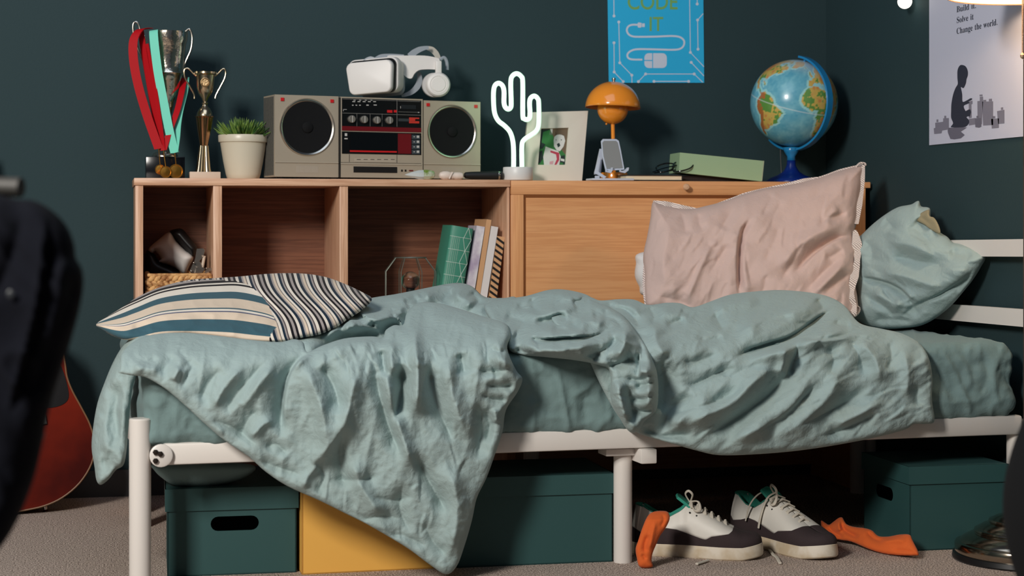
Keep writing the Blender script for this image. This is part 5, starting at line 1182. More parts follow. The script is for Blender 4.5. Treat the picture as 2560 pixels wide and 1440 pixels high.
BLP = mat('translucent_blue_plastic', (40, 150, 214), 0.2, trans=0.3, coat=0.3); BLD = mat('deep_blue_plastic', (14, 40, 120), 0.25, trans=0.1)
bd_ = math.cos(math.radians(42))*(Rn-A_*np.dot(Rn, A_))+math.sin(math.radians(42))*M_; bd_ -= A_*np.dot(bd_, A_); bd_ /= np.linalg.norm(bd_); sd_ = np.cross(A_, bd_)
m = MB(); RR = Rg*1.075; path = []; 
for t in np.linspace(math.radians(98), math.radians(-112), 50): path.append(gc+RR*(math.sin(t)*A_+math.cos(t)*bd_))
m.ribbon(path, 0.022, [sd_]*50 if False else sd_, 0.006); m.build('meridian_arm', BLP, T)
MB().lathe(gc+A_*Rg, [(0.004, 0), (0.004, 0.012), (0.0, 0.013)], 12, ax=bd_, ay=sd_, az=A_).build('pivot', BLP, T)
c = onshelf(1978, Yg)
zn = float(at(1975, 372, Yg)[2])
MB().lathe(c, [(0.075, 0), (0.075, 0.004), (0.062, 0.014), (0.040, 0.022), (0.025, 0.032), (0.018, 0.042), (0.0135, 0.052), (0.0125, 0.066)], 40).build('base', BLD, T, smooth=True)
MB().lathe(c, [(0.0125, 0.066), (0.012, 0.078), (0.020, 0.090), (0.026, zn-zt+0.004), (0.0, zn-zt+0.006)], 32).build('cradle', BLP, T, smooth=True)
m = MB(); m.tube([(float(at(1951, v, Yg+0.05)[0])+dx, Yg+0.05, float(at(1951, v, Yg+0.05)[2])) for v, dx in ((372, 0), (400, 0.001), (430, 0.003), (446, 0.002))], 0.0015, 6); m.build('cable', BLACK, T)

# ================================================================== things in the compartments
BKB = YS+0.035
def lean_book(lab, bot, topp, wpx, hpx, cover, pages, name='book', Y=BKB, dep=0.13, rounded=False, grp='books leaning in the right compartment'):
    """spine bottom-left pixel, spine top-left pixel, spine width in px"""
    A = at(bot[0], bot[1], Y); B = at(topp[0], topp[1], Y); ang = math.atan2(B[0]-A[0], B[2]-A[2])
    upv = np.array([math.sin(ang), 0, math.cos(ang)]); sv = np.array([math.cos(ang), 0, -math.sin(ang)])
    W = wpx*px(Y); # run the spine down to the board
    s = (A[2]-ZSH+W*abs(math.sin(ang)))/upv[2]; A = A-upv*(s-W*math.sin(ang)*0); L = np.linalg.norm(B-A)
    lift = ZSH-min(A[2], (A+sv*W)[2]); A = A+Z1*lift; L -= lift
    t = thing(name, lab, 'book', A+sv*W/2, grp)
    cc = A+sv*W/2+upv*L/2
    pg = 0.012 if rounded else 0.0
    MB().obox(cc+Y1*(dep+pg)/2, sv, Y1, upv, (W-0.004, dep-0.006-pg, L-0.006)).build('pages', pages, t)
    m = MB()
    if rounded:
        n = 14; ring = []
        for i in range(n+1):
            q = math.pi*i/n; ring.append((-math.cos(q)*W/2, -math.sin(q)*0.010))
        pts = [A+sv*(W/2+x)+Y1*(y+0.010) for x, y in ring]+[A+sv*W+Y1*dep, A+Y1*dep]
        m.prism(pts, upv*L)
    else:
        m.obox(cc+Y1*0.001, sv, Y1, upv, (W, 0.0022, L)); m.obox(A+sv*0.001+upv*L/2+Y1*dep/2, sv, Y1, upv, (0.002, dep, L)); m.obox(A+sv*(W-0.001)+upv*L/2+Y1*dep/2, sv, Y1, upv, (0.002, dep, L))
    m.build('cover', cover, t, smooth='auto')
    return t, A, sv, upv, W, L
WPG = mat('white_pages', (222, 214, 206), 0.8)
GRN = mat('green_notebook_cover', (66, 138, 116), 0.5, bump=(200, 0.1))
t, A, sv, upv, W, L = lean_book('thick green notebook with white geometric lines, leftmost of the leaning books', (1108, 712), (1133, 563), 57, 0, GRN, WPG, 'notebook', BKB-0.005, 0.14, True)
LN = mat('white_line_print', (208, 226, 214), 0.5); m = MB()
def onspine(x, y, off=0.0008):
    q = math.acos(max(-1, min(1, -(x*2-1)))); return A+sv*(W*x)+Y1*(0.010-math.sin(q)*0.010-off)+upv*(L*y)
def sline(p, q, w_=0.0012):
    n = 8; P_ = [onspine(p[0]+(q[0]-p[0])*i/n, p[1]+(q[1]-p[1])*i/n) for i in range(n+1)]
    m.tube(P_, w_*0.55, 4)
L_ = L
for j in range(5):
    y = 0.97-j*0.135*0.20/L_*1.1 if False else 0.86-j*0.17
    sline((0.02, y), (0.98, y))
    xm_ = 0.62 if j % 2 else 0.74
xs_ = [0.72, 0.78, 0.58, 0.72, 0.52, 0.70]; ys_ = [1.0, 0.86, 0.76, 0.60, 0.48, 0.30]
for i in range(5):
    sline((0.76 if i % 2 == 0 else 0.60, 1.0-i*0.155), (0.60 if i % 2 == 0 else 0.76, 1.0-(i+1)*0.155)); sline((0.76 if i % 2 == 0 else 0.97, 1.0-i*0.155), (0.97 if i % 2 == 0 else 0.76, 1.0-(i+1)*0.155))
for x in (0.12, 0.2, 0.28, 0.36, 0.44): sline((x, 0.18), (x, 0.86), 0.0006)
m.build('line_pattern', LN, t)
MARB = mat('marbled_white_cover', (220, 214, 218), 0.5, var=(14, (176, 160, 184), (228, 224, 226)))
lean_book('white book with faint lilac marbling on its spine, second of the leaning books', (1168, 718), (1193, 564), 21, 0, MARB, WPG, dep=0.12)
lean_book('tall tan kraft notebook, the one rising above the other leaning books', (1189, 733), (1217, 548), 12.5, 0, mat('kraft_card', (208, 160, 116), 0.7), mat('tan_pages', (196, 156, 120), 0.8), 'notebook', dep=0.16)
lean_book('plain white book between the kraft notebook and the striped notebook', (1202, 735), (1229, 565), 18, 0, mat('plain_white_cover', (224, 218, 216), 0.5), WPG, dep=0.12)
t, A, sv, upv, W, L = lean_book('notebook with black and tan diagonal stripes leaning on the compartment side', (1223, 742), (1243, 590), 20, 0, mat('kraft_card', (208, 160, 116), 0.7), WPG, 'notebook', dep=0.12)
m = MB()
for i in range(16):
    y = 0.0+i*0.0165; 
    if y+0.02 > L: break
    pts = [A+sv*0+upv*(y+0.012), A+sv*W+upv*(y), A+sv*W+upv*(y+0.007), A+sv*0+upv*(y+0.019)]
    m.prism([p-Y1*0.0012 for p in pts], (0, 0.001, 0))
m.build('stripes', mat('black_print', (18, 18, 20), 0.5), t)
lb = MB(); A0 = at(1262, 600, BKB+0.01); A1 = at(1250, 742, BKB+0.01)
# wire cage lamp
Yw_ = YS+0.09; c = np.array([at(1026, 700, Yw_)[0], Yw_, ZSH])
T = thing('cage_lamp', 'black wire cage lamp with a clear bulb standing in the right compartment', 'lamp', c)
WIRE = mat('dark_wire', (120, 124, 114), 0.4, 0.6)
r1_, r2_, r3_ = 39*px(Yw_), 66*px(Yw_), 66*px(Yw_); zA, zB, zC = hz(644, 1026, Yw_), hz(678, 1026, Yw_), ZSH+0.006
for kq in range(8):
    an = 2*math.pi*(kq+0.35)/8; d = np.array([math.cos(an), math.sin(an), 0])
    MB().tube([c*np.array([1, 1, 0])+d*r1_+Z1*zA, c*np.array([1, 1, 0])+d*r2_+Z1*zB, c*np.array([1, 1, 0])+d*r3_+Z1*zC], 0.0013, 6).build('wire', WIRE, T)
for rr_, zz in ((r1_, zA), (r3_, zC)):
    MB().tube([c*np.array([1, 1, 0])+np.array([math.cos(q)*rr_, math.sin(q)*rr_, zz]) for q in np.linspace(0, 2*math.pi, 49)[:-1]], 0.0015, 6, closed=True).build('ring', WIRE, T)
MB().ball(c*np.array([1, 1, 0])+Z1*hz(702, 1026, Yw_), 0.026, 24, 14).build('bulb', mat('clear_glass', (250, 250, 250), 0.02, trans=1.0), T, smooth=True)
MB().lathe(c, [(0.045, 0), (0.045, 0.008), (0.012, 0.012), (0.012, 0.045)], 28).build('base', mat('black_base', (20, 20, 20), 0.5), T)
# wicker basket
bx0, bx1 = float(at(369, 700, YS+0.03)[0])+0.003, float(at(531, 700, YS+0.03)[0])-0.008; zbk = hz(684, 450, YS+0.03)
T = thing('wicker_basket', 'woven water hyacinth basket in the left compartment holding gadgets', 'basket', ((bx0+bx1)/2, YS+0.13, ZSH))
WCK = mat('woven_hyacinth', (198, 142, 86), 0.75, var=(60, (150, 96, 52), (222, 172, 112)))
rnd = random.Random(3)
def braid(p0, p1, rows, z0, z1, nm):
    m = MB(); p0 = np.array(p0); p1 = np.array(p1); L = np.linalg.norm(p1-p0); d = (p1-p0)/L; n_ = np.array([d[1], -d[0], 0]); st = 0.0155
    for r_ in range(rows):
        z = z0+(r_+0.5)*(z1-z0)/rows; o_ = (r_ % 2)*st/2
        for i in range(int(L/st)+1):
            s_ = o_+i*st
            if s_ > L: break
            cc = p0+d*s_+Z1*z+n_*(0.002+rnd.random()*0.0015); sl = 0.75 if r_ % 2 else -0.75
            ax_ = d*math.cos(sl)+Z1*math.sin(sl); m.ball(cc, 1, 10, 7, 0, (0.0125, 0.005, (z1-z0)/rows*0.5), ax=ax_, ay=n_, az=np.cross(n_, ax_)*-1)
    return m.build(nm, WCK, T, smooth=True)
yb0, yb1 = YS+0.03, YS+0.27
braid((bx0, yb0, 0), (bx1, yb0, 0), 6, ZSH, zbk-0.006, 'front_weave'); braid((bx1, yb0, 0), (bx1, yb1, 0), 7, ZSH, zbk-0.006, 'side_weave'); braid((bx0, yb1, 0), (bx0, yb0, 0), 7, ZSH, zbk-0.006, 'side_weave')
m = MB(); m.box((bx0+0.004, yb0+0.006, ZSH+0.001), (bx1-0.004, yb0+0.010, zbk-0.006)); m.box((bx0+0.004, yb1-0.006, ZSH+0.001), (bx1-0.004, yb1-0.002, zbk-0.006)); m.box((bx0+0.004, yb0+0.006, ZSH+0.001), (bx0+0.008, yb1, zbk-0.006)); m.box((bx1-0.008, yb0+0.006, ZSH+0.001), (bx1-0.004, yb1, zbk-0.006)); m.box((bx0+0.004, yb0+0.006, ZSH+0.001), (bx1-0.004, yb1, ZSH+0.006)); m.build('lining', mat('basket_core', (70, 42, 22), 0.9), T)
rim = []
for (x, y) in ((bx0, yb0), (bx1, yb0), (bx1, yb1), (bx0, yb1)): rim.append((x, y, zbk-0.004))
MB().tube([np.array(a_)*(1-t)+np.array(b_)*t for a_, b_ in zip(rim, rim[1:]+rim[:1]) for t in np.linspace(0, 0.95, 12)], 0.0065, 10, closed=True, flat=0.8).build('rim', WCK, T)
# white and black gadget resting in the basket
Yq = YS+0.10
T = thing('gadget', 'white and black rounded gadget standing tilted in the wicker basket', 'gadget', at(430, 690, Yq))
wp = [(424, 580), (400, 596), (374, 618), (372, 628), (382, 634), (388, 628), (402, 646), (396, 655), (425, 664), (445, 675), (455, 683), (464, 684), (474, 664), (483, 642), (462, 625), (440, 603)]
rvv = relief(wp, lambda u, v: 5.02+0*u+(v-600)*0.0002, 3, 22, 0.035, 'pillow', smooth_n=4)
link_mesh('white_shell', rvv[0], rvv[1], WHT, T)
bp_ = [(424, 580), (436, 573), (450, 571), (460, 576), (480, 600), (493, 618), (490, 632), (482, 642), (462, 625), (442, 604)]
rvv = relief(bp_, lambda u, v: 5.03+0*u, 3, 18, 0.032, 'pillow', smooth_n=4); link_mesh('black_front', rvv[0], rvv[1], BLACK, T)
bp2 = [(364, 630), (384, 632), (398, 652), (425, 664), (448, 678), (456, 700), (400, 712), (366, 705)]
rvv = relief(bp2, lambda u, v: 5.035+0*u, 3, 18, 0.03, 'pillow', smooth_n=4); link_mesh('black_underside', rvv[0], rvv[1], BLACK, T)
T = thing('metal_bracket', 'folded chrome metal bracket sticking out of the basket beside the white gadget', 'bracket', at(497, 690, Yq))
m = MB(); CHR2 = mat('satin_chrome', (190, 180, 168), 0.25, 1.0)
for uv, yy in (([(492, 622), (508, 621), (512, 626), (508, 642), (496, 655), (484, 682), (476, 682), (488, 646)], 0.0), ([(484, 655), (500, 654), (504, 664), (494, 682), (478, 684), (474, 678)], -0.02), ([(492, 668), (506, 668), (512, 672), (500, 690), (486, 690)], -0.035), ([(516, 670), (530, 670), (530, 676), (524, 678), (516, 692), (508, 692)], -0.03)):
    MB().prism([at(u, v, Yq+yy) for u, v in uv], (0.002, 0.008, 0)).build('plate', CHR2, T)
MB().tube([at(u, v, Yq-0.012) for u, v in ((506, 642), (511, 640), (506, 668), (500, 674))], 0.0045, 10).build('handle', mat('cream_plastic', (196, 176, 156), 0.5), T)
for u, v in ((484, 657), (493, 669), (478, 678), (475, 686), (516, 671)): MB().ball(at(u, v, Yq-0.03), 0.0026, 10, 6).build('rivet', CHROME, T)
# ================================================================== posters
def extr(mb, loops, off, m_=0):
    mb.flat(loops, m_)
YP = YW-0.003
T = thing('poster', 'bright blue poster with white circuit lines and a computer mouse on the back wall', 'poster', at(1640, 207, YP))
def bw(u, v, lift=0): return at(u, v, YP-lift*0.00015)
BLUEP = mat('poster_blue', (38, 180, 232), 0.55); WHP = mat('poster_white_ink', (206, 214, 232), 0.6); OLV = mat('poster_olive_ink', (118, 170, 96), 0.6)
cor = [(1522, 207), (1760.5, 207), (1757, -140), (1517, -140)]
n = 14; P_ = []
for i in range(n+1): P_.append(at(1522+(1760.5-1522)*i/n, 207, YP))
for i in range(n+1): P_.append(at(1757-(1757-1517)*i/n, -140, YP))
MB().prism(P_, (0, 0.0006, 0)).build('sheet', BLUEP, T, smooth=False)
m = MB()
def pline(pts, w_=2.6, dots=(), mb=None, fn=bw, lift=2):
    mb = mb or m
    pts = [np.array(p, float) for p in pts]
    L = []; R_ = []
    for i, p in enumerate(pts):
        d = pts[min(i+1, len(pts)-1)]-pts[max(i-1, 0)]; d /= np.linalg.norm(d)+1e-9; n_ = np.array([-d[1], d[0]])*w_/2
        L.append(p+n_); R_.append(p-n_)
    vs = [fn(a_[0], a_[1], lift) for a_ in L]+[fn(a_[0], a_[1], lift) for a_ in R_]; k_ = len(pts)
    mb.add(vs, [(i, i+1, k_+i+1, k_+i) for i in range(k_-1)])
    for (u, v) in dots:
        mb.flat([[fn(u+3.6*math.cos(q), v+3.6*math.sin(q), lift+0.3) for q in np.linspace(0, 2*math.pi, 15)[:-1]]])
for pts, dots in (([(1533.5, -139), (1535, 40)], [(1535, 40)]), ([(1547, 55), (1549.5, 157), (1579.5, 188), (1580, 207)], [(1547, 55), (1549.5, 157), (1579.5, 188)]),
                  ([(1535, 107), (1535.5, 180), (1558, 204)], [(1535, 107), (1535.5, 180), (1558, 204)]), ([(1722, -139), (1726, 131), (1760, 167)], [(1726, 131)]), ([(1742, -139), (1743, 10)], [(1743, 10)]),
                  ([(1758, 34), (1744, 50), (1745, 123)], [(1744, 50), (1745, 123)]), ([(1728, 156), (1760, 190)], [(1728, 156)]), ([(1596, 204), (1614, 185), (1735.5, 185), (1757, 206)], [(1596, 204), (1614, 185), (1735.5, 185)]),
                  ([(1635, 203.5), (1721.5, 203.5)], [(1635, 203.5), (1721.5, 203.5)])):
    pline(pts, 2.0, dots)
m.build('circuit_lines', WHP, T, smooth=False)
m = MB()
pline(catmull([(1594, 62), (1580, 62), (1571, 66), (1567, 75), (1571, 85), (1582, 91), (1600, 92), (1640, 91.5), (1680, 90), (1700, 93), (1710, 102), (1709, 114), (1700, 122), (1682, 124.5), (1640, 123.5), (1595, 123), (1578, 127), (1569, 135), (1570, 144), (1580, 148.5), (1606, 149)], 5), 4.6)
m.flat([[bw(u, v, 2.3) for u, v in ((1594, 58), (1596, 56), (1603, 57), (1604, 58), (1604, 67), (1602, 69), (1596, 69), (1594, 67))]]); m.flat([[bw(u, v, 2.3) for u, v in ((1605, 58.5), (1612, 58.5), (1612, 67.5), (1605, 67.5))]])
m.build('cable_drawing', WHP, T, smooth=False)
m = MB()
def rr2(u0, v0, u1, v1, r_, cor_=(1, 1, 1, 1), n=6):
    out = []
    for (cx_, cy_, a0, on) in ((u1-r_, v0+r_, -90, cor_[1]), (u1-r_, v1-r_, 0, cor_[2]), (u0+r_, v1-r_, 90, cor_[3]), (u0+r_, v0+r_, 180, cor_[0])):
        if on: out += [(cx_+r_*math.cos(math.radians(a0+90*i/n)), cy_+r_*math.sin(math.radians(a0+90*i/n))) for i in range(n+1)]
        else: out.append((cx_+r_*(1 if a0 in (-90, 0) else -1), cy_+r_*(1 if a0 in (0, 90) else -1)))
    return out
m.flat([[bw(u, v, 2.3) for u, v in rr2(1632.5, 133, 1667, 170, 11, (0, 1, 1, 0))]])
m.flat([[bw(u, v, 2.3) for u, v in rr2(1611, 133, 1630.5, 150, 11, (1, 0, 0, 0))]]); m.flat([[bw(u, v, 2.3) for u, v in rr2(1611, 152.5, 1630.5, 170, 11, (0, 0, 0, 1))]])
m.build('mouse_drawing', WHP, T, smooth=False)
def text_mesh(body, mt, parent, fn, u0, vbase, size_px, width_px=None, name='lettering'):
    cu = bpy.data.curves.new('text', 'FONT'); cu.body = body; cu.resolution_u = 4; cu.offset = 0.012
    ob = bpy.data.objects.new('text', cu); COL.objects.link(ob); bpy.context.view_layer.update()
    me = ob.evaluated_get(bpy.context.evaluated_depsgraph_get()).to_mesh()
    vs = np.array([v.co[:] for v in me.vertices]); fs = [tuple(p.vertices) for p in me.polygons]
    w_ = vs[:, 0].max()-vs[:, 0].min(); h_ = 0.70
    sx_ = (width_px/w_) if width_px else size_px/h_; x0_ = vs[:, 0].min()
    out = [fn(u0+(x-x0_)*sx_, vbase-y*size_px/h_, 3) for x, y in vs[:, :2]]
    bpy.data.objects.remove(ob); bpy.data.curves.remove(cu)
    m_ = MB(); m_.add(out, fs); return m_.build(name, mt, parent, smooth=False)
text_mesh('CODE', OLV, T, bw, 1569, 23, 38, 125); text_mesh('IT', OLV, T, bw, 1624, 77, 35, 34)

# right wall poster
XP = XR-0.003
T = thing('poster', 'pale poster with a kneeling silhouette building with blocks on the right wall', 'poster', atx(2440, 352, XP))
def rw(u, v, lift=0): return atx(u, v, XP-lift*0.00015)
PAP = mat('poster_paper', (196, 198, 216), 0.6)
P_ = [rw(2323, 363), rw(2370, 358.5), rw(2440, 352.5), rw(2500, 346.5), rw(2600, 337.5), rw(2600, -215), rw(2323, -150)]
bot_z = [p[2] for p in P_[:5]]
MB().prism(P_, (0.0006, 0, 0)).build('sheet', PAP, T, smooth=False)
GLY = {".":[[[89,-9],[74,-7],[60,1],[51,15],[48,36],[51,57],[60,71],[74,79],[89,81],[106,79],[119,71],[129,57],[132,36],[129,15],[119,1],[106,-7]]],"B":[[[16,0],[16,17],[45,22],[62,32],[72,51],[75,82],[75,369],[73,394],[69,412],[62,425],[51,433],[15,439],[15,455],[220,455],[317,444],[377,408],[396,351],[384,303],[347,268],[287,247],[359,224],[404,184],[418,132],[407,76],[371,35],[336,16],[290,4],[238,0]],[[182,252],[188,252],[234,257],[263,272],[279,301],[285,345],[281,385],[269,412],[248,428],[216,434],[198,432],[188,425],[182,391]],[[222,24],[259,30],[283,49],[296,81],[301,128],[295,176],[277,208],[245,225],[197,231],[182,231],[182,65],[184,46],[190,33],[202,26]]],"C":[[[257,-11],[214,-7],[173,3],[137,20],[91,56],[56,104],[39,142],[29,184],[26,228],[29,272],[40,314],[56,351],[92,399],[139,435],[175,452],[216,462],[259,465],[309,459],[367,440],[388,435],[408,443],[419,465],[437,465],[437,308],[420,308],[392,364],[356,407],[313,434],[265,443],[198,420],[157,346],[144,226],[158,115],[204,46],[278,24],[318,29],[358,45],[395,71],[428,106],[447,89],[396,34],[331,0]]],"S":[[[43,-11],[43,158],[62,158],[83,94],[111,50],[149,24],[197,15],[231,20],[257,36],[273,60],[279,89],[265,129],[225,160],[163,191],[112,221],[77,253],[56,289],[50,332],[54,370],[67,403],[88,429],[115,449],[148,462],[185,466],[229,461],[282,448],[291,446],[300,445],[313,450],[320,466],[339,466],[339,319],[322,319],[310,354],[293,385],[272,410],[248,429],[222,441],[194,445],[163,440],[140,426],[125,406],[120,380],[124,356],[137,336],[159,319],[189,303],[253,273],[290,253],[317,233],[337,211],[350,188],[357,162],[359,133],[354,93],[339,58],[314,29],[281,8],[240,-6],[192,-10],[158,-8],[126,1],[98,9],[85,12],[69,7],[61,-11]]],"a":[[[255,-10],[216,1],[200,35],[151,2],[95,-9],[64,-4],[40,11],[25,34],[20,63],[31,104],[63,136],[97,155],[143,173],[199,190],[199,241],[196,266],[187,282],[171,292],[148,296],[115,290],[104,274],[113,257],[123,231],[120,215],[110,202],[95,194],[77,191],[59,194],[45,203],[36,218],[33,236],[37,259],[49,278],[69,295],[95,308],[126,316],[162,318],[223,312],[263,292],[285,259],[293,210],[293,62],[295,40],[304,34],[320,42],[329,28],[294,-1]],[[151,34],[174,41],[199,63],[199,169],[138,139],[118,84],[126,46]]],"d":[[[140,-10],[107,-5],[78,10],[53,35],[35,66],[23,104],[19,147],[24,196],[36,237],[55,272],[81,297],[112,313],[146,318],[189,309],[223,280],[223,401],[220,419],[212,430],[198,437],[176,439],[176,455],[319,455],[319,75],[325,41],[335,32],[353,28],[353,11],[315,8],[271,1],[223,-10],[223,39],[188,2]],[[171,28],[187,31],[202,41],[215,56],[223,76],[223,242],[217,257],[206,270],[191,278],[174,281],[147,273],[130,250],[121,210],[118,153],[120,98],[130,58],[146,36]]],"e":[[[154,-10],[117,-5],[85,10],[58,35],[37,69],[24,109],[19,157],[24,201],[38,240],[59,273],[87,298],[120,313],[157,318],[209,309],[249,280],[274,234],[283,173],[283,166],[117,166],[126,98],[155,56],[199,42],[237,53],[270,86],[285,73],[249,27],[204,-1]],[[116,192],[201,192],[201,215],[199,252],[193,277],[181,292],[161,297],[127,274],[116,203]]],"g":[[[146,-140],[89,-136],[48,-122],[22,-100],[14,-75],[28,-46],[69,-26],[35,-1],[24,30],[28,54],[42,74],[67,92],[102,110],[58,134],[31,169],[22,212],[27,242],[40,268],[60,289],[88,305],[120,315],[157,318],[196,315],[233,304],[317,304],[317,268],[268,268],[286,237],[291,203],[288,176],[276,151],[258,131],[234,116],[205,106],[172,103],[157,103],[142,104],[126,102],[112,94],[104,84],[101,71],[111,55],[141,49],[175,49],[223,47],[259,40],[285,29],[303,13],[312,-9],[316,-37],[305,-80],[272,-113],[239,-128],[196,-137]],[[157,124],[178,130],[190,146],[197,173],[199,211],[197,249],[190,276],[178,292],[157,297],[137,292],[124,276],[117,249],[114,211],[117,173],[124,146],[137,130]],[[161,-116],[238,-104],[263,-66],[260,-51],[249,-41],[231,-36],[205,-34],[97,-34],[79,-52],[73,-73],[79,-89],[95,-103],[122,-113]]],"h":[[[18,0],[18,16],[35,19],[45,26],[51,37],[52,56],[52,399],[46,429],[36,437],[19,440],[19,455],[148,455],[148,267],[190,305],[243,318],[291,307],[321,270],[330,212],[330,56],[337,26],[347,19],[363,16],[363,0],[202,0],[202,16],[207,16],[228,26],[235,56],[235,217],[234,241],[229,258],[219,268],[203,271],[173,262],[148,235],[148,56],[154,26],[164,19],[180,16],[180,0]]],"i":[[[101,362],[81,366],[65,376],[54,393],[50,412],[54,432],[65,449],[81,460],[101,463],[120,460],[137,449],[147,432],[151,412],[147,393],[136,376],[120,366]],[[18,0],[18,16],[35,19],[45,26],[51,37],[52,56],[52,252],[47,285],[37,291],[20,293],[21,310],[148,310],[148,56],[154,26],[164,19],[180,16],[180,0]]],"l":[[[18,0],[18,16],[35,19],[45,26],[51,37],[52,56],[52,398],[47,429],[38,436],[20,439],[20,455],[148,455],[148,56],[154,26],[164,19],[180,16],[180,0]]],"n":[[[18,0],[18,16],[35,19],[45,26],[51,37],[52,56],[52,253],[46,284],[36,291],[19,294],[19,310],[148,310],[148,267],[190,306],[243,318],[291,307],[321,270],[330,212],[330,56],[337,26],[347,19],[363,16],[363,0],[202,0],[202,16],[207,16],[228,26],[235,56],[235,217],[234,241],[229,258],[219,268],[203,271],[173,262],[148,235],[148,56],[154,26],[164,19],[180,16],[180,0]]],"o":[[[169,-10],[127,-5],[90,11],[60,37],[38,70],[24,110],[19,154],[24,199],[38,239],[60,272],[90,297],[127,313],[168,318],[209,313],[245,298],[275,273],[298,240],[312,200],[317,154],[312,108],[298,69],[275,36],[245,11],[210,-5]],[[169,11],[193,18],[209,39],[217,81],[220,154],[217,227],[208,271],[192,292],[169,299],[144,292],[128,271],[120,227],[117,154],[120,82],[128,39],[144,18]]],"r":[[[18,0],[18,16],[35,19],[45,26],[51,37],[52,56],[52,252],[51,273],[46,285],[37,291],[20,293],[21,310],[146,310],[146,252],[165,280],[187,301],[210,314],[233,318],[258,315],[275,304],[286,287],[289,266],[287,248],[278,234],[265,225],[248,222],[222,231],[207,250],[189,260],[175,255],[162,241],[152,220],[149,192],[149,56],[152,37],[159,25],[173,19],[197,16],[197,0]]],"t":[[[124,-9],[89,-4],[66,10],[53,36],[48,71],[48,279],[20,279],[20,300],[57,336],[88,369],[112,398],[129,424],[144,424],[144,310],[208,310],[208,279],[144,279],[144,82],[149,51],[168,40],[189,49],[206,75],[222,66],[198,24],[164,-1]]],"u":[[[131,-10],[91,-3],[65,17],[51,51],[46,97],[46,248],[39,282],[29,291],[11,294],[11,310],[142,310],[142,74],[144,58],[151,46],[162,38],[177,36],[205,43],[228,66],[228,248],[226,269],[221,283],[209,291],[189,294],[189,310],[324,310],[324,70],[326,51],[331,39],[342,33],[360,30],[360,13],[321,10],[277,3],[228,-10],[228,40],[209,19],[186,3],[160,-7]]],"v":[[[142,-10],[38,248],[22,281],[12,290],[-3,293],[-3,310],[164,310],[164,294],[156,294],[136,290],[129,276],[130,268],[185,122],[236,253],[241,272],[232,289],[203,294],[203,310],[305,310],[305,295],[289,289],[278,279],[260,243],[160,-10]]],"w":[[[122,-10],[17,265],[6,284],[-11,293],[-11,310],[138,310],[138,293],[120,289],[114,276],[116,266],[120,253],[167,127],[211,235],[201,266],[190,288],[168,295],[168,310],[323,310],[323,293],[302,288],[296,276],[296,269],[298,262],[336,141],[382,256],[387,275],[380,289],[356,295],[356,310],[445,310],[445,295],[425,284],[412,258],[304,-10],[289,-10],[223,197],[140,-10]]]}
def serif(lines, mt):
    m_ = MB()
    for body, u0, v0, u1, v1, sz in lines:
        # baseline from (u0,v0) to (u1,v1) on the wall
        adv = {' ': 250, 'i': 195, 'l': 190, 't': 235, '.': 150, 'r': 300, 'e': 300, 'a': 340, 'o': 335, 'B': 440, 'S': 385, 'C': 470, 'g': 330, 'h': 378, 'n': 378, 'u': 378, 'd': 372, 'v': 320, 'w': 460}
        tot = sum(adv[ch] for ch in body)
        A_p, B_p = rw(u0, v0, 3), rw(u1, v1, 3); hd = B_p-A_p; wid = np.linalg.norm(hd); hd = hd/wid; sc = wid/tot
        x = 0
        scy = sz/455.0
        for ch in body:
            if ch != ' ':
                lo_ = [[A_p+hd*((x+px_)*sc)+Z1*(py_*scy) for px_, py_ in sp_] for sp_ in GLY[ch]]
                m_.flat(lo_)
            x += adv[ch]
    return m_.build('lettering', mt, T, smooth=False)
INK = mat('dark_ink', (44, 46, 62), 0.6)
kz = px(4.5)*1.0
serif([('Build it.', 2391, 31, 2440, 20, 15.5*0.00098), ('Solve it', 2391, 58, 2434, 48.5, 15.5*0.00098), ('Change the world.', 2391, 85.5, 2494, 62, 15.5*0.00098)], INK)
def z5(L): return [(2180+x/3.6, y/3.6) for x, y in L]
m = MB()
m.flat([[rw(u, v, 3) for u, v in catmull(z5([(790, 590), (815, 585), (845, 600), (862, 640), (862, 680), (850, 715), (845, 750), (825, 792), (805, 785), (800, 790), (812, 850), (815, 915), (850, 905), (885, 885), (902, 888), (895, 900), (868, 915), (880, 925), (860, 935), (825, 955), (845, 1005), (870, 1040), (850, 1055), (872, 1080), (872, 1110), (850, 1135), (820, 1145), (712, 1145), (730, 1110), (712, 1060), (712, 1000), (715, 930), (730, 850), (752, 790), (772, 755), (768, 700), (770, 630)]), 3, True)]])
m.flat([[rw(u, v, 3.4) for u, v in z5([(842, 1000), (870, 985), (885, 985), (892, 1010), (880, 1050), (860, 1045)])]])
m.build('kneeling_silhouette', INK, T, smooth=False)
GRI = mat('grey_ink', (124, 122, 138), 0.6); GR2 = mat('mid_grey_ink', (104, 102, 118), 0.6)
m = MB()
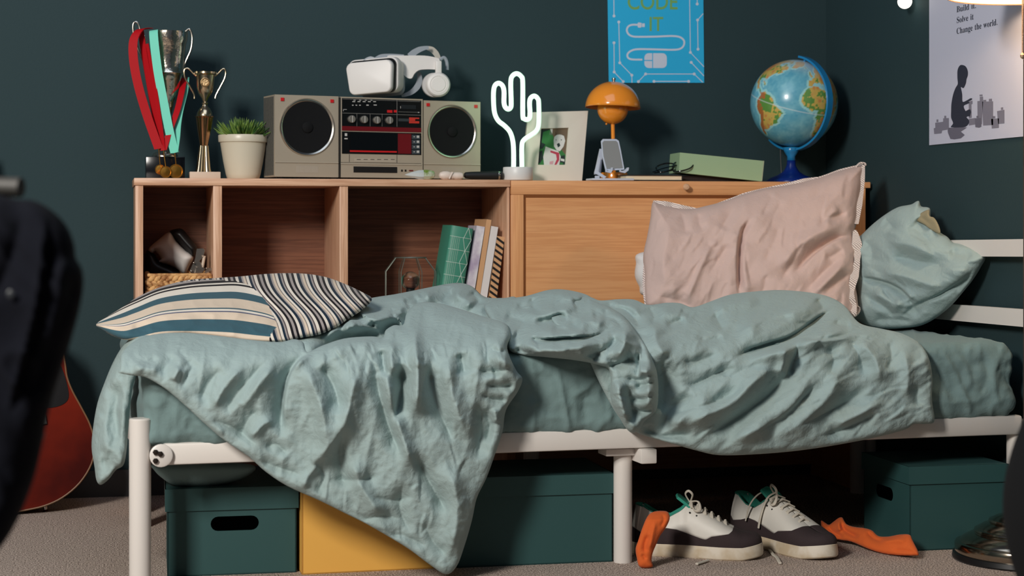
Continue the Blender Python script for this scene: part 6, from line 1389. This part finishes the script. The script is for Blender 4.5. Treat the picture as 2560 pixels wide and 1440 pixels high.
for L in ([(948, 910), (970, 908), (970, 870), (1000, 870), (1000, 910), (990, 1120), (950, 1110)], [(992, 915), (1090, 912), (1090, 1125), (1000, 1130)], [(1052, 890), (1080, 888), (1080, 912), (1052, 912)], [(968, 852), (995, 850), (995, 866), (968, 866)],
          [(1002, 900), (1028, 898), (1028, 915), (1002, 915)], [(1125, 1000), (1192, 988), (1192, 1110), (1135, 1115)], [(1160, 968), (1180, 965), (1180, 988), (1160, 990)], [(1072, 1070), (1142, 1065), (1142, 1150), (1078, 1157)], [(1088, 1045), (1110, 1045), (1110, 1065), (1088, 1065)],
          [(872, 1070), (930, 1062), (930, 1120), (872, 1130)], [(870, 915), (905, 905), (905, 935), (895, 940), (898, 1060), (872, 1065)], [(568, 1105), (612, 1100), (640, 1095), (640, 1065), (692, 1062), (692, 1165), (632, 1175), (626, 1200), (560, 1207), (555, 1155), (570, 1150)],
          [(580, 1075), (597, 1075), (597, 1098), (580, 1100)], [(650, 1042), (668, 1042), (668, 1064), (650, 1064)]):
    m.flat([[rw(u, v, 2) for u, v in z5(L)]])
m.build('block_drawing', GRI, T, smooth=False)
m = MB()
for L in ([(925, 1065), (980, 1062), (985, 1140), (965, 1150), (930, 1145)], [(940, 1043), (960, 1043), (960, 1062), (940, 1062)], [(690, 1150), (820, 1145), (855, 1148), (800, 1185), (835, 1215), (800, 1245), (740, 1255), (705, 1250), (685, 1200), (680, 1175)]):
    m.flat([[rw(u, v, 2.4) for u, v in z5(L)]])
m.build('shadow_drawing', GR2, T, smooth=False)

# glowing round bulb
bb = atx(2262, 4, XR-0.035)
T = thing('round_bulb', 'round white glowing bulb hanging against the right wall above the globe', 'light bulb', bb)
MB().ball(bb, 0.0195, 28, 18).build('glass_ball', mat('bulb_glow', (255, 250, 240), 0.4, emis=((255, 246, 230), 3.0)), T, smooth=True)
MB().lathe(bb, [(0.007, 0.017), (0.0075, 0.032), (0.003, 0.036)], 16).build('socket', BLACK, T)
MB().tube([bb+Z1*0.034, bb+Z1*0.2+X1*0.02, bb+Z1*0.5+X1*0.03], 0.0016, 6).build('cord', BLACK, T)

# ================================================================== floor lamp at the right
dl_ = 4.14; cl = atd(2565, 1385, dl_); cl[2] = 0
T = thing('floor_lamp', 'floor lamp with a tiered chrome base, pull chain and lit shade at the right edge', 'lamp', cl)
CHB = mat('antique_chrome', (168, 156, 140), 0.16, 1.0)
MB().lathe(cl, [(0.164, 0), (0.166, 0.004), (0.164, 0.014), (0.160, 0.016)], 64).build('foot_ring', BLACK, T)
MB().lathe(cl, [(0.159, 0.014), (0.160, 0.018), (0.1605, 0.033), (0.158, 0.038), (0.154, 0.0395), (0.150, 0.0395), (0.149, 0.042), (0.140, 0.049), (0.126, 0.056), (0.116, 0.059), (0.1155, 0.061), (0.117, 0.064), (0.115, 0.068), (0.110, 0.069), (0.108, 0.0715), (0.098, 0.078), (0.084, 0.083), (0.082, 0.084), (0.084, 0.087), (0.082, 0.091), (0.077, 0.092), (0.068, 0.098), (0.045, 0.104), (0.022, 0.109), (0.014, 0.118), (0.012, 0.140)], 72).build('tiered_base', CHB, T)
zs_ = CAM_Z+0.5165*1.0
MB().lathe(cl, [(0.0062, 0.13), (0.0062, zs_+0.22)], 16).build('pole', mat('bronze_pole', (92, 70, 62), 0.35, 0.6), T)
SHD = mat('warm_white_shade', (250, 232, 206), 0.8, emis=((255, 226, 180), 0.35)); 
R_ = 0.179
MB().lathe(cl, [(R_-0.002, zs_), (R_, zs_), (R_*0.62, zs_+0.24), (R_*0.62-0.002, zs_+0.24), (R_-0.003, zs_+0.001)], 64, cap=False).build('shade', SHD, T, smooth=True)
MB().tube([cl*np.array([1, 1, 0])+np.array([math.cos(q)*(R_-0.001), math.sin(q)*(R_-0.001), zs_]) for q in np.linspace(0, 2*math.pi, 65)[:-1]], 0.002, 6, closed=True).build('rim_wire', mat('rim_copper', (200, 150, 120), 0.4, 0.5), T)
MB().ball(cl*np.array([1, 1, 0])+Z1*(zs_+0.10), 0.03, 20, 12).build('bulb', mat('lamp_bulb_glow', (255, 240, 214), 0.4, emis=((255, 226, 180), 9.0)), T, smooth=True)
pc0 = atd(2556, 10, dl_-0.08); pc1 = atd(2556, 132, dl_-0.08)
P_ = [pc0+(pc1-pc0)*t for t in np.linspace(-0.6, 1, 180)]; MB().tube(P_, [0.0018 if i % 3 else 0.0007 for i in range(180)], 6).build('pull_chain', mat('brass_chain', (226, 190, 160), 0.3, 0.8), T)
MB().lathe(pc1-Z1*0.014, [(0.001, 0), (0.0048, 0.004), (0.0052, 0.009), (0.002, 0.014)], 14).build('chain_bell', mat('brass_chain', (226, 190, 160), 0.3, 0.8), T)
l = bpy.data.lights.new('floor_lamp_light', 'POINT'); lo_ = bpy.data.objects.new('floor_lamp_light', l); COL.objects.link(lo_)
lo_.location = V3(cl*np.array([1, 1, 0])+Z1*(zs_+0.06)); l.energy = 7.0; l.color = (1.0, 0.76, 0.52); l.shadow_soft_size = 0.035

# ================================================================== under the bed
def storage(lab, c0, dx, dy, h, lid_h, mt, handle=None, lidm=None, lid=True, group=None):
    """c0 front corner on the floor, dx front edge vector, dy depth vector"""
    c0 = np.array(c0, float); c0[2] = 0; W = np.linalg.norm(dx); Dp = np.linalg.norm(dy); ex, ey = dx/W, dy/Dp
    t = thing('storage_box', lab, 'box', c0+dx/2+dy/2, group)
    th = 0.003
    hb = h-0.004 if lid else h
    m = MB()
    def wall(o, d_, L, n_, nm, hl):
        o = np.array(o); zc = hb*0.70; wl_, hl_ = 0.105, 0.032
        if hl:
            outer = [o, o+d_*L, o+d_*L+Z1*hb, o+Z1*hb]; cc = o+d_*(L*hl)+Z1*(hb*0.60 if lid else zc)
            hole = []
            for sx_, a0 in ((1, -90), (-1, 90)):
                for i in range(9):
                    q = math.radians(a0+180*i/8); hole.append(cc+d_*(sx_*(wl_/2-hl_/2)+hl_/2*math.cos(q))+Z1*(hl_/2*math.sin(q)))
            for o_ in (0, th):
                m.flat([[p+n_*o_ for p in outer], [p+n_*o_ for p in hole]])
            k_ = len(hole); m.add([p for p in hole]+[p+n_*th for p in hole], [(i, (i+1) % k_, (i+1) % k_+k_, i+k_) for i in range(k_)])
            m.add([p for p in outer]+[p+n_*th for p in outer], [(i, (i+1) % 4, (i+1) % 4+4, i+4) for i in range(4)])
        else:
            m.prism([o, o+d_*L, o+d_*L+Z1*hb, o+Z1*hb], n_*th)
    wall(c0, ex, W, ey, 'f', handle[0] if handle else 0); wall(c0+dy-ey*th, ex, W, ey, 'b', 0)
    wall(c0+ex*0.0, ey, Dp, ex, 'l', handle[1] if handle else 0); wall(c0+dx-ex*th, ey, Dp, ex, 'r', 0)
    m.prism([c0, c0+dx, c0+dx+dy, c0+dy], Z1*th)
    m.build('box_body', mt, t, smooth=False)
    if lid:
        g = 0.0045; z1_ = h-lid_h; a_ = c0-ex*g-ey*g; 
        m = MB(); cc = c0+dx/2+dy/2+Z1*(h-0.0015); m.obox(cc, ex, ey, Z1, (W+2*g, Dp+2*g, 0.003))
        for s in (-1, 1):
            m.obox(c0+dx/2+dy/2+ey*s*(Dp/2+g-0.001)+Z1*(h-lid_h/2), ex, ey, Z1, (W+2*g, 0.0022, lid_h)); m.obox(c0+dx/2+dy/2+ex*s*(W/2+g-0.001)+Z1*(h-lid_h/2), ex, ey, Z1, (0.0022, Dp+2*g, lid_h))
        m.build('lid', lidm or mt, t, smooth=False)
    return t
TEALB = mat('dark_teal_card', (40, 78, 78), 0.6); 
GRP = None
d1 = 3.90
A_ = floorp(418, 550+3510/3.93); B_ = floorp(741, 550+3510/3.985)
dx = B_-A_; e_ = dx/np.linalg.norm(dx); dy = np.array([-e_[1], e_[0], 0])*0.27
h1 = CAM_Z-(1222-550)*3.935/F_PX
storage('dark teal lidded storage box with oval hand hole under the foot end of the bed', A_, dx, dy, h1, 0.049, TEALB, (0.52, 0))
A_ = floorp(755, 1437); B_ = floorp(1110, 1420); dx = B_-A_; e_ = dx/np.linalg.norm(dx); dy = np.array([-e_[1], e_[0], 0])*0.27
storage('mustard yellow storage box half hidden by the hanging duvet', A_, dx, dy, 0.185, 0.04, mat('mustard_card', (238, 180, 84), 0.6), None, lid=False)
A_ = floorp(1143, 1420); B_ = floorp(1531, 1404); dx = B_-A_; e_ = dx/np.linalg.norm(dx); dy = np.array([-e_[1], e_[0], 0])*0.27
hm = CAM_Z-(1191-550)*4.06/F_PX
storage('wide dark teal lidded storage box beside the middle bed leg', A_, dx, dy, hm, 0.045, TEALB, None)
C_ = floorp(2275, 1378); B_ = floorp(2516, 1368); L_2 = floorp(2123, 1332)
dx = B_-C_; e_ = dx/np.linalg.norm(dx); dyv = np.array([-e_[1], e_[0], 0]); DL = abs(np.dot(L_2-C_, dyv)); dy = dyv*min(max(DL, 0.27), 0.34)
hr = CAM_Z-(1168-550)*4.23/F_PX
storage('dark teal lidded storage box standing at an angle beside the orange sock', C_, dx, dy, hr, 0.042, TEALB, (0, 0.55))

# ---- sneakers
SU = mat('off_white_leather', (218, 214, 206), 0.5, bump=(120, 0.12)); SD = mat('dark_brown_suede', (52, 40, 42), 0.9, bump=(400, 0.4)); SS = mat('cream_rubber', (214, 202, 182), 0.55, var=(18, (196, 178, 150), (222, 212, 196))); LIN = mat('teal_lining', (44, 142, 122), 0.85, bump=(500, 0.3)); LAC = mat('cream_laces', (206, 198, 184), 0.85, bump=(900, 0.5))
def sneaker(lab, heel, yaw, L=0.30, side=1, roll=0.0, ends=0):
    heel = np.array([heel[0], heel[1], 0.0]); fx = np.array([math.cos(yaw), math.sin(yaw), 0]); fy = np.array([-math.sin(yaw), math.cos(yaw), 0])
    t = thing('sneaker', lab, 'shoe', heel+fx*L/2)
    S = [0, 0.004, 0.02, 0.06, 0.14, 0.30, 0.45, 0.60, 0.72, 0.82, 0.90, 0.955, 0.985, 0.996, 1.0]; Wd = [0, 0.008, 0.017, 0.027, 0.034, 0.036, 0.038, 0.045, 0.050, 0.048, 0.040, 0.028, 0.0165, 0.009, 0]
    _wc = catmull(list(zip(S, Wd)), 12); _wc[-13:, 1] = [float(np.interp(0.99, S, Wd))*math.sqrt(max(0, 1-((q-0.99)/0.01)**2)) if q > 0.99 else 0 for q in _wc[-13:, 0]] if False else _wc[-13:, 1]
    def W_(s): return float(max(0, np.interp(s, _wc[:, 0], _wc[:, 1]))) if s < 0.78 else float(np.interp(0.78, _wc[:, 0], _wc[:, 1]))*max(0, 1-((s-0.78)/0.22)**2.1)**0.5
    def pos(s, y, z): return heel+fx*(s*L)+fy*(y+side*0.010*math.sin(max(0, (s-0.35))*2.6))+Z1*(z+0.012*max(0, s-0.86)**1.0/0.14*0.6)
    # footprint parameter list, from toe round the near side to the heel and back
    sp_ = (1-np.cos(np.linspace(0, math.pi, 141)))/2
    ring = [(s, -1) for s in sp_]+[(s, 1) for s in sp_[::-1][1:-1]]
    zs = 0.031
    m = MB(); rings = []
    for z, ex_ in ((0.0, 1.00), (0.003, 1.06), (0.010, 1.07), (0.020, 1.05), (zs-0.002, 1.03), (zs, 0.99)):
        rings.append([pos(0.5+(s-0.5)*(1+(ex_-1)*0.35), q*W_(s)*ex_, z+(0.004*math.sin(s*6))*0) for s, q in ring])
    loft(m, rings).build('sole', SS, t, smooth='auto')
    def H_(s): return float(np.interp(s, [0, 0.1, 0.2, 0.3, 0.38, 0.44, 0.52, 0.62, 0.72, 0.80, 0.88, 0.95, 1.0], [0.118, 0.112, 0.094, 0.090, 0.104, 0.122, 0.112, 0.095, 0.078, 0.066, 0.058, 0.052, 0.046]))
    K, K1 = 34, 14; ZX, ZY = [0, 0.04, 0.10, 0.2, 0.28, 0.36, 0.46, 0.55, 0.585, 0.63, 0.70, 0.76, 0.785, 0.82], [0.066, 0.062, 0.052, 0.058, 0.066, 0.064, 0.055, 0.047, 0.045, 0.053, 0.057, 0.060, 0.066, 0.13]; grid = []
    for s, q in ring:
        w_ = W_(s); op = np.clip((0.47-s)/0.10, 0, 1); op = op*op*(3-2*op)
        sr = s if s < 0.45 else 0.45+(s-0.45)*0.84
        sr = sr*(1-op)+(0.035+s*0.93)*op
        yr = q*w_*0.62*op
        if s < 0.05: yr = q*w_*0.8
        zr = H_(sr)*(1-0.0*op)
        def cp(f):
            hor = (1-math.cos(f*math.pi/2))**1.1*(1-op)+(f**1.6)*op; ver = math.sin(f*math.pi/2)**0.95*(1-op)+f*op
            return (s+(sr-s)*hor, q*w_+(yr-q*w_)*hor+q*0.004*math.sin(math.pi*f), zs-0.003+(zr-zs+0.003)*ver, s, f, op)
        def over(f):
            c_ = cp(f); return c_[2]-float(np.interp(c_[0], ZX, ZY))
        if over(1.0) <= 0: fs_ = 1.0
        else:
            lo_b, hi_b = 0.0, 1.0
            for _ in range(24):
                md = (lo_b+hi_b)/2
                if over(md) > 0: hi_b = md
                else: lo_b = md
            fs_ = hi_b
        col_ = [cp(fs_*k_/K1) for k_ in range(K1+1)]+[cp(fs_+(1-fs_)*k_/(K-K1)) for k_ in range(1, K-K1+1)]
        grid.append(col_)
    nR = len(grid); V_ = [pos(a_[0], a_[1], a_[2]) for c_ in grid for a_ in c_]
    fu, fd = [], []
    for i in range(nR):
        j = (i+1) % nR
        for k_ in range(K):
            f = (i*(K+1)+k_, j*(K+1)+k_, j*(K+1)+k_+1, i*(K+1)+k_+1)
            (fd if k_ < K1 else fu).append(f)
    def sub(faces):
        us = sorted({i for f in faces for i in f}); mp_ = {a_: b_ for b_, a_ in enumerate(us)}
        return [V_[i] for i in us], [tuple(mp_[i] for i in f) for f in faces]
    for nm, fcs, mt in (('upper', fu, SU), ('suede_overlay', fd, SD)):
        vv_, ff_ = sub(fcs); o_ = link_mesh(nm, vv_, ff_, mt, t)
        md_ = o_.modifiers.new('thick', 'SOLIDIFY'); md_.thickness = 0.0022; md_.offset = -1 if nm == 'upper' else -0.4
    # lining
    m = MB(); rimr = [(g[-1][0], g[-1][1], g[-1][2]) for g in grid if g[-1][5] > 0.02 or g[-1][3] < 0.05]
    rimr = []
    for g in grid:
        if g[-1][3] <= 0.45: rimr.append(g[-1])
    # order: near side s ascending then far side descending -> close loop
    near_ = [g[-1] for g in grid[:141] if g[-1][3] <= 0.45]; far_ = [g[-1] for g in grid[141:] if g[-1][3] <= 0.45]
    loop = near_[::-1]+far_[::-1]
    rgs = []
    for dz, sc in ((0.0015, 1.03), (0.003, 0.96), (-0.004, 0.88), (-0.03, 0.86), (-0.06, 0.8)):
        rgs.append([pos(0.2+(a_[0]-0.2)*sc, a_[1]*sc, max(a_[2]+dz, 0.036)) for a_ in loop])
    loft(m, rgs, cap0=False, cap1=True).build('lining', LIN, t, smooth=True)
    # tongue
    m = MB(); pts = [pos(0.50, -0.016, 0.108), pos(0.50, 0.016, 0.108), pos(0.43, 0.022, 0.125), pos(0.37, 0.021, 0.138), pos(0.355, 0.0, 0.143), pos(0.37, -0.021, 0.138), pos(0.43, -0.022, 0.125)]
    m.prism(pts, fx*(-0.004)-Z1*0.005); m.build('tongue', LIN, t)
    # laces
    for r_ in range(6):
        s_ = 0.47+r_*0.052; z_ = H_(s_/0.84 if False else s_)+0.004; m = MB(); wv2 = 0.020-0.0012*r_
        m.tube([pos(s_+0.004, -wv2-0.004, z_-0.009), pos(s_, -wv2, z_-0.003), pos(s_-0.006, 0, z_+0.003), pos(s_-0.012, wv2, z_-0.003), pos(s_-0.010, wv2+0.004, z_-0.009)], 0.0034, 8, flat=0.6)
        m.tube([pos(s_-0.012, -wv2-0.002, z_-0.004), pos(s_-0.006, 0, z_+0.0045), pos(s_+0.004, wv2, z_-0.004)], 0.003, 8, flat=0.6)
        m.build('lace', LAC, t)
    eyelet = MB()
    for r_ in range(6):
        s_ = 0.46+r_*0.052; z_ = H_(s_)-0.012
        eyelet.ball(pos(s_, -0.030+0.0*r_, z_-0.004), 0.0022, 8, 6)
    eyelet.build('eyelets', BLACK, t)
    m = MB(); m.tube(catmull([pos(0.45, 0, 0.124), pos(0.42, -0.006, 0.142), pos(0.445, -0.012, 0.151), pos(0.475, -0.008, 0.142), pos(0.46, 0, 0.126)], 5), 0.003, 8, flat=0.6)
    m.tube(catmull([pos(0.45, 0, 0.124), pos(0.52, -0.018, 0.128), pos(0.54, -0.030, 0.112), pos(0.50, -0.030, 0.108), pos(0.46, -0.006, 0.122)], 5), 0.003, 8, flat=0.6); m.build('bow', LAC, t)
    if ends == 1:
        m = MB(); m.tube(catmull([pos(0.40, 0.01, 0.13), pos(0.36, -0.02, 0.128), pos(0.31, -0.037, 0.10), pos(0.28, -0.042, 0.06)], 5), 0.0038, 8, flat=0.5); m.build('loose_lace', LAC, t)
        m = MB(); m.tube(catmull([pos(0.46, 0.0, 0.134), pos(0.45, -0.026, 0.12), pos(0.44, -0.042, 0.08), pos(0.43, -0.046, 0.05)], 5), 0.0038, 8, flat=0.5); m.build('loose_lace', LAC, t)
    return t, pos
hA = floorp(1578, 1382); tA = floorp(1905, 1393)
v_ = tA-hA; 
hA2 = hA; yawA = math.atan2(v_[1], v_[0]); LA_ = np.linalg.norm(v_)
shA, posA = sneaker('white and dark brown sneaker with an orange sock hanging from it', hA2, yawA, LA_, -1)
hB = floorp(1838, 1345); tB = floorp(2068, 1403); v_ = tB-hB; LB_ = np.linalg.norm(v_)
print('SHOES', LA_, LB_, math.degrees(yawA), math.degrees(math.atan2(v_[1], v_[0])))
shB, posB = sneaker('white and dark brown sneaker with loose laces, right of its pair under the bed', hB, math.atan2(v_[1], v_[0]), LB_, 1, ends=1)
for sh, pts in ((shA, [(1770, 1405), (1755, 1410), (1742, 1414)]), (shB, [(1924, 1378), (1934, 1392), (1942, 1398), (1950, 1412)])):
    P_ = []
    for u, v in catmull(pts, 5): q = floorp(u, v); q[2] = 0.004; P_.append(q)
    MB().tube(P_, 0.0042, 8, flat=0.6).build('lace_end', LAC, sh)

# ---- socks
SOCK = fabric('orange_knit', (216, 100, 46), 0.9, weave=500, cs=0.15, bump=0.6)
s1p = [(1618, 1292), (1632, 1280), (1655, 1277), (1671, 1281), (1674, 1298), (1664, 1320), (1650, 1340), (1641, 1360), (1631, 1385), (1629, 1402), (1632, 1416), (1616, 1420), (1598, 1416), (1592, 1395), (1589, 1372), (1596, 1350), (1605, 1322)]
rvv = relief(s1p, lambda u, v: 4.045-np.clip(v-1300, 0, 120)*0.00012+np.clip(1300-v, 0, 40)*0.0012, 2.5, 16, 0.014, 'pillow', [('c', 8, 4, [(1622, 1335), (1612, 1360), (1612, 1385)]), ('r', 8, 6, [(1640, 1300), (1630, 1340), (1622, 1380)]), ('c', 6, 3, [(1655, 1285), (1660, 1300), (1650, 1320)]), ('c', 5, 3, [(1605, 1385), (1615, 1400)])], smooth_n=4)
o = link_mesh('sock', rvv[0], rvv[1], SOCK, origin=atd(1612, 1418, 4.03)); tag(o, 'orange sock hanging out of the left sneaker', 'sock')
s2p = [(2052, 1303), (2062, 1306), (2072, 1312), (2084, 1304), (2096, 1295), (2106, 1294), (2116, 1310), (2135, 1317), (2160, 1320), (2180, 1326), (2196, 1340), (2222, 1341), (2250, 1336), (2274, 1337), (2282, 1352), (2297, 1384), (2286, 1389), (2240, 1388), (2205, 1383), (2170, 1372), (2130, 1355), (2100, 1350), (2070, 1345), (2058, 1335)]
rvv = relief(s2p, lambda u, v: np.interp(u, [2050, 2160, 2297], [4.40, 4.27, 4.17])-(v-1345)*0.0009, 2.5, 16, 0.018, 'pillow', [('c', 10, 4, [(2070, 1312), (2082, 1330), (2110, 1345)]), ('c', 10, 4, [(2104, 1300), (2112, 1325), (2150, 1345)]), ('r', 8, 6, [(2095, 1300), (2100, 1330)]), ('c', 7, 4, [(2165, 1325), (2185, 1345), (2210, 1352)]), ('r', 6, 8, [(2200, 1355), (2240, 1350), (2270, 1355)]), ('c', 4, 3, [(2230, 1375), (2262, 1376), (2290, 1382)])], smooth_n=4, gain=1.7)
o = link_mesh('sock', rvv[0], rvv[1], SOCK, origin=floorp(2180, 1380)); tag(o, 'twisted orange sock lying on the carpet against the right teal box', 'sock')

# ================================================================== guitar at the left
Yq0 = 4.93; gb = at(62, 1268, Yq0); axg = np.array([-math.sin(math.radians(9)), 0.16, math.cos(math.radians(9))]); axg /= np.linalg.norm(axg)
sg_ = np.cross(axg, -Y1*1.0); sg_ /= np.linalg.norm(sg_)
if sg_[0] < 0: sg_ = -sg_
ng = np.cross(axg, sg_); ng /= np.linalg.norm(ng)
if ng[1] > 0: ng = -ng
gb[2] = 0.012
T = thing('acoustic_guitar', 'dark red sunburst acoustic guitar leaning in the corner behind the dark jacket', 'guitar', gb)
prf = [(0, 0.0), (0.002, 0.05), (0.015, 0.10), (0.045, 0.15), (0.09, 0.188), (0.14, 0.203), (0.19, 0.200), (0.24, 0.185), (0.29, 0.168), (0.33, 0.160), (0.37, 0.160), (0.42, 0.155), (0.46, 0.13), (0.485, 0.08), (0.49, 0.03)]
pr = catmull([(t_, w_) for t_, w_ in prf], 4)
out = [(t_, w_) for t_, w_ in pr]+[(t_, -w_) for t_, w_ in pr[::-1]]
def gp(t_, w_, n_=0): return gb+axg*t_+sg_*w_+ng*n_
m = MB(); m.prism([gp(t_, w_, -0.09) for t_, w_ in out], ng*0.09)
GM2 = mat('sunburst_red_lacquer', (100, 18, 6), 0.45, spec=0.05, var=(2.2, (60, 8, 4), (118, 28, 8)))
m.build('body', GM2, T)
MB().tube([gp(t_, w_, 0.0) for t_, w_ in out], 0.0022, 6, closed=True).build('binding', mat('cream_binding', (120, 86, 58), 0.4), T)
MB().lathe(gp(0.335, 0, 0.0005), [(0.05, 0), (0.05, 0.0006), (0, 0.0007)], 40, ax=sg_, ay=axg, az=ng).build('sound_hole', mat('hole_black', (6, 5, 5), 0.9), T)
m = MB(); m.prism([gp(t_, w_, 0.0008) for t_, w_ in catmull([(0.40, 0.03), (0.42, 0.10), (0.37, 0.145), (0.30, 0.158), (0.265, 0.15), (0.255, 0.11), (0.27, 0.06), (0.29, 0.035)], 5, True)], ng*0.0012); m.build('pickguard', mat('black_pickguard', (12, 10, 12), 0.2), T)
m = MB(); m.prism([gp(0.215, -0.07, 0.001), gp(0.215, 0.09, 0.001), gp(0.24, 0.09, 0.001), gp(0.24, -0.07, 0.001)], ng*0.008); m.build('bridge', mat('ebony', (14, 10, 10), 0.5), T)
for q in range(6): MB().ball(gp(0.222, -0.03+q*0.0215, 0.011), 0.0028, 8, 6).build('bridge_pin', mat('ivory', (220, 200, 160), 0.4), T)
m = MB(); m.prism([gp(0.36, -0.026, 0.002), gp(0.36, 0.026, 0.002), gp(0.86, 0.022, 0.002), gp(0.86, -0.022, 0.002)], ng*0.012); m.prism([gp(0.86, -0.03, 0.0), gp(0.86, 0.03, 0.0), gp(0.99, 0.036, 0.0), gp(0.99, -0.036, 0.0)], ng*0.010); m.build('neck', mat('ebony', (14, 10, 10), 0.5), T)
MB().lathe(gp(0.0, 0.05, -0.045), [(0.006, 0.0), (0.005, -0.008), (0.008, -0.012)], 12, ax=sg_, ay=ng, az=axg).build('strap_button', CHROME, T)

# ================================================================== foreground, out of focus
dj = 1.95
cc = atd(-150, 600, dj)
T = thing('chair', 'chair with a pale grey top rail under the dark jacket at the left edge', 'chair', (cc[0], cc[1], 0))
CHM = mat('grey_chair_rail', (48, 46, 43), 0.6); 
Rv = np.array([CT, -ST, 0]); Fv = np.array([ST, CT, 0])
def cj(x, y, z): return np.array([cc[0], cc[1], 0])+Rv*x+Fv*y+Z1*z
zt2 = float(atd(0, 478, dj)[2])
MB().tube([cj(x, 0.03+0.05*(x/0.2)**2*-1, zt2-0.004+0.010*(1-(x/0.2)**2)) for x in np.linspace(-0.2, 0.082, 16)], 0.011, 12).build('top_rail', CHM, T)
MB().obox(cj(-0.05, 0.05, zt2-0.16), Rv, Fv, Z1, (0.30, 0.02, 0.24), 0, 0.008).build('backrest', BLACK, T)
MB().obox(cj(-0.10, -0.14, 0.36), Rv, Fv, Z1, (0.36, 0.36, 0.04), 0, 0.012).build('seat', BLACK, T)
for x, y, h_ in ((-0.30, -0.28, 0.34), (-0.06, -0.28, 0.34), (-0.24, 0.06, zt2-0.03), (-0.02, 0.06, zt2-0.03)):
    MB().tube([cj(x, y, 0), cj(x, y, h_)], 0.012, 10).build('leg', BLACK, T)
jp = [(-230, 470), (-60, 474), (0, 487), (40, 498), (78, 500), (112, 514), (148, 542), (172, 574), (186, 612), (190, 645), (205, 672), (209, 710), (201, 765), (184, 830), (166, 890), (142, 960), (120, 1040), (106, 1110), (90, 1180), (68, 1245), (42, 1305), (5, 1365), (-50, 1420), (-130, 1450), (-240, 1440)]
NAVY = fabric('navy_wool', (7, 9, 18), 0.95, cs=0.2, sheen=0.0)
T = thing('jacket', 'dark navy jacket draped over the chair back in the blurred left foreground', 'jacket', atd(-100, 1440, dj))
rvv = relief(jp, lambda u, v: dj-0.01+0*u, 7, 110, 0.065, 'pillow', [('s', 14, 20, [(120, 520), (110, 640), (95, 760), (60, 900), (20, 1050)]), ('c', 12, 14, [(190, 680), (160, 780), (120, 880), (80, 1000)]), ('r', 14, 26, [(160, 620), (150, 760), (110, 900)]), ('c', 10, 16, [(60, 520), (30, 640), (-20, 760)])], [(10, 120, 60, 0.9, 3, 'ridge')])
link_mesh('body', rvv[0], rvv[1], NAVY, T)
MB().lathe(atd(26, 735, dj-0.085), [(0.0, 0.001), (0.003, 0.001), (0.004, 0.0005), (0.004, -0.001)][::-1], 20, ax=Rv, ay=Z1, az=-Fv).build('button', mat('dark_button', (40, 44, 48), 0.4), T)
# dark upholstered stool edge at the right
ds = 2.35; ss_ = atd(2520, 1280, ds); Rs = 0.19; sc_ = ss_+Rv*Rs; 
T = thing('stool', 'dark charcoal upholstered stool edge blurred in the lower right foreground', 'stool', (sc_[0], sc_[1], 0))
CHAR = fabric('charcoal_upholstery', (20, 21, 23), 0.9, cs=0.1, sheen=0.0)
zc_ = float(ss_[2]); hh_ = 0.13
pf = [(Rs-(t_*hh_)**2/0.5, zc_+t_*hh_) for t_ in np.linspace(-1, 1, 24)]; pf = [(0.001, pf[0][1]-0.02), (pf[0][0]-0.025, pf[0][1]-0.018)]+pf+[(pf[-1][0]-0.02, pf[-1][1]+0.014), (0.001, pf[-1][1]+0.02)]
MB().lathe((sc_[0], sc_[1], 0), pf, 64).build('seat', CHAR, T, smooth=True)
for q in range(4):
    an = math.pi/4+q*math.pi/2; MB().tube([(sc_[0]+math.cos(an)*0.16, sc_[1]+math.sin(an)*0.16, 0), (sc_[0]+math.cos(an)*0.11, sc_[1]+math.sin(an)*0.11, zc_-hh_*0.9)], 0.013, 10).build('leg', BLACK, T)
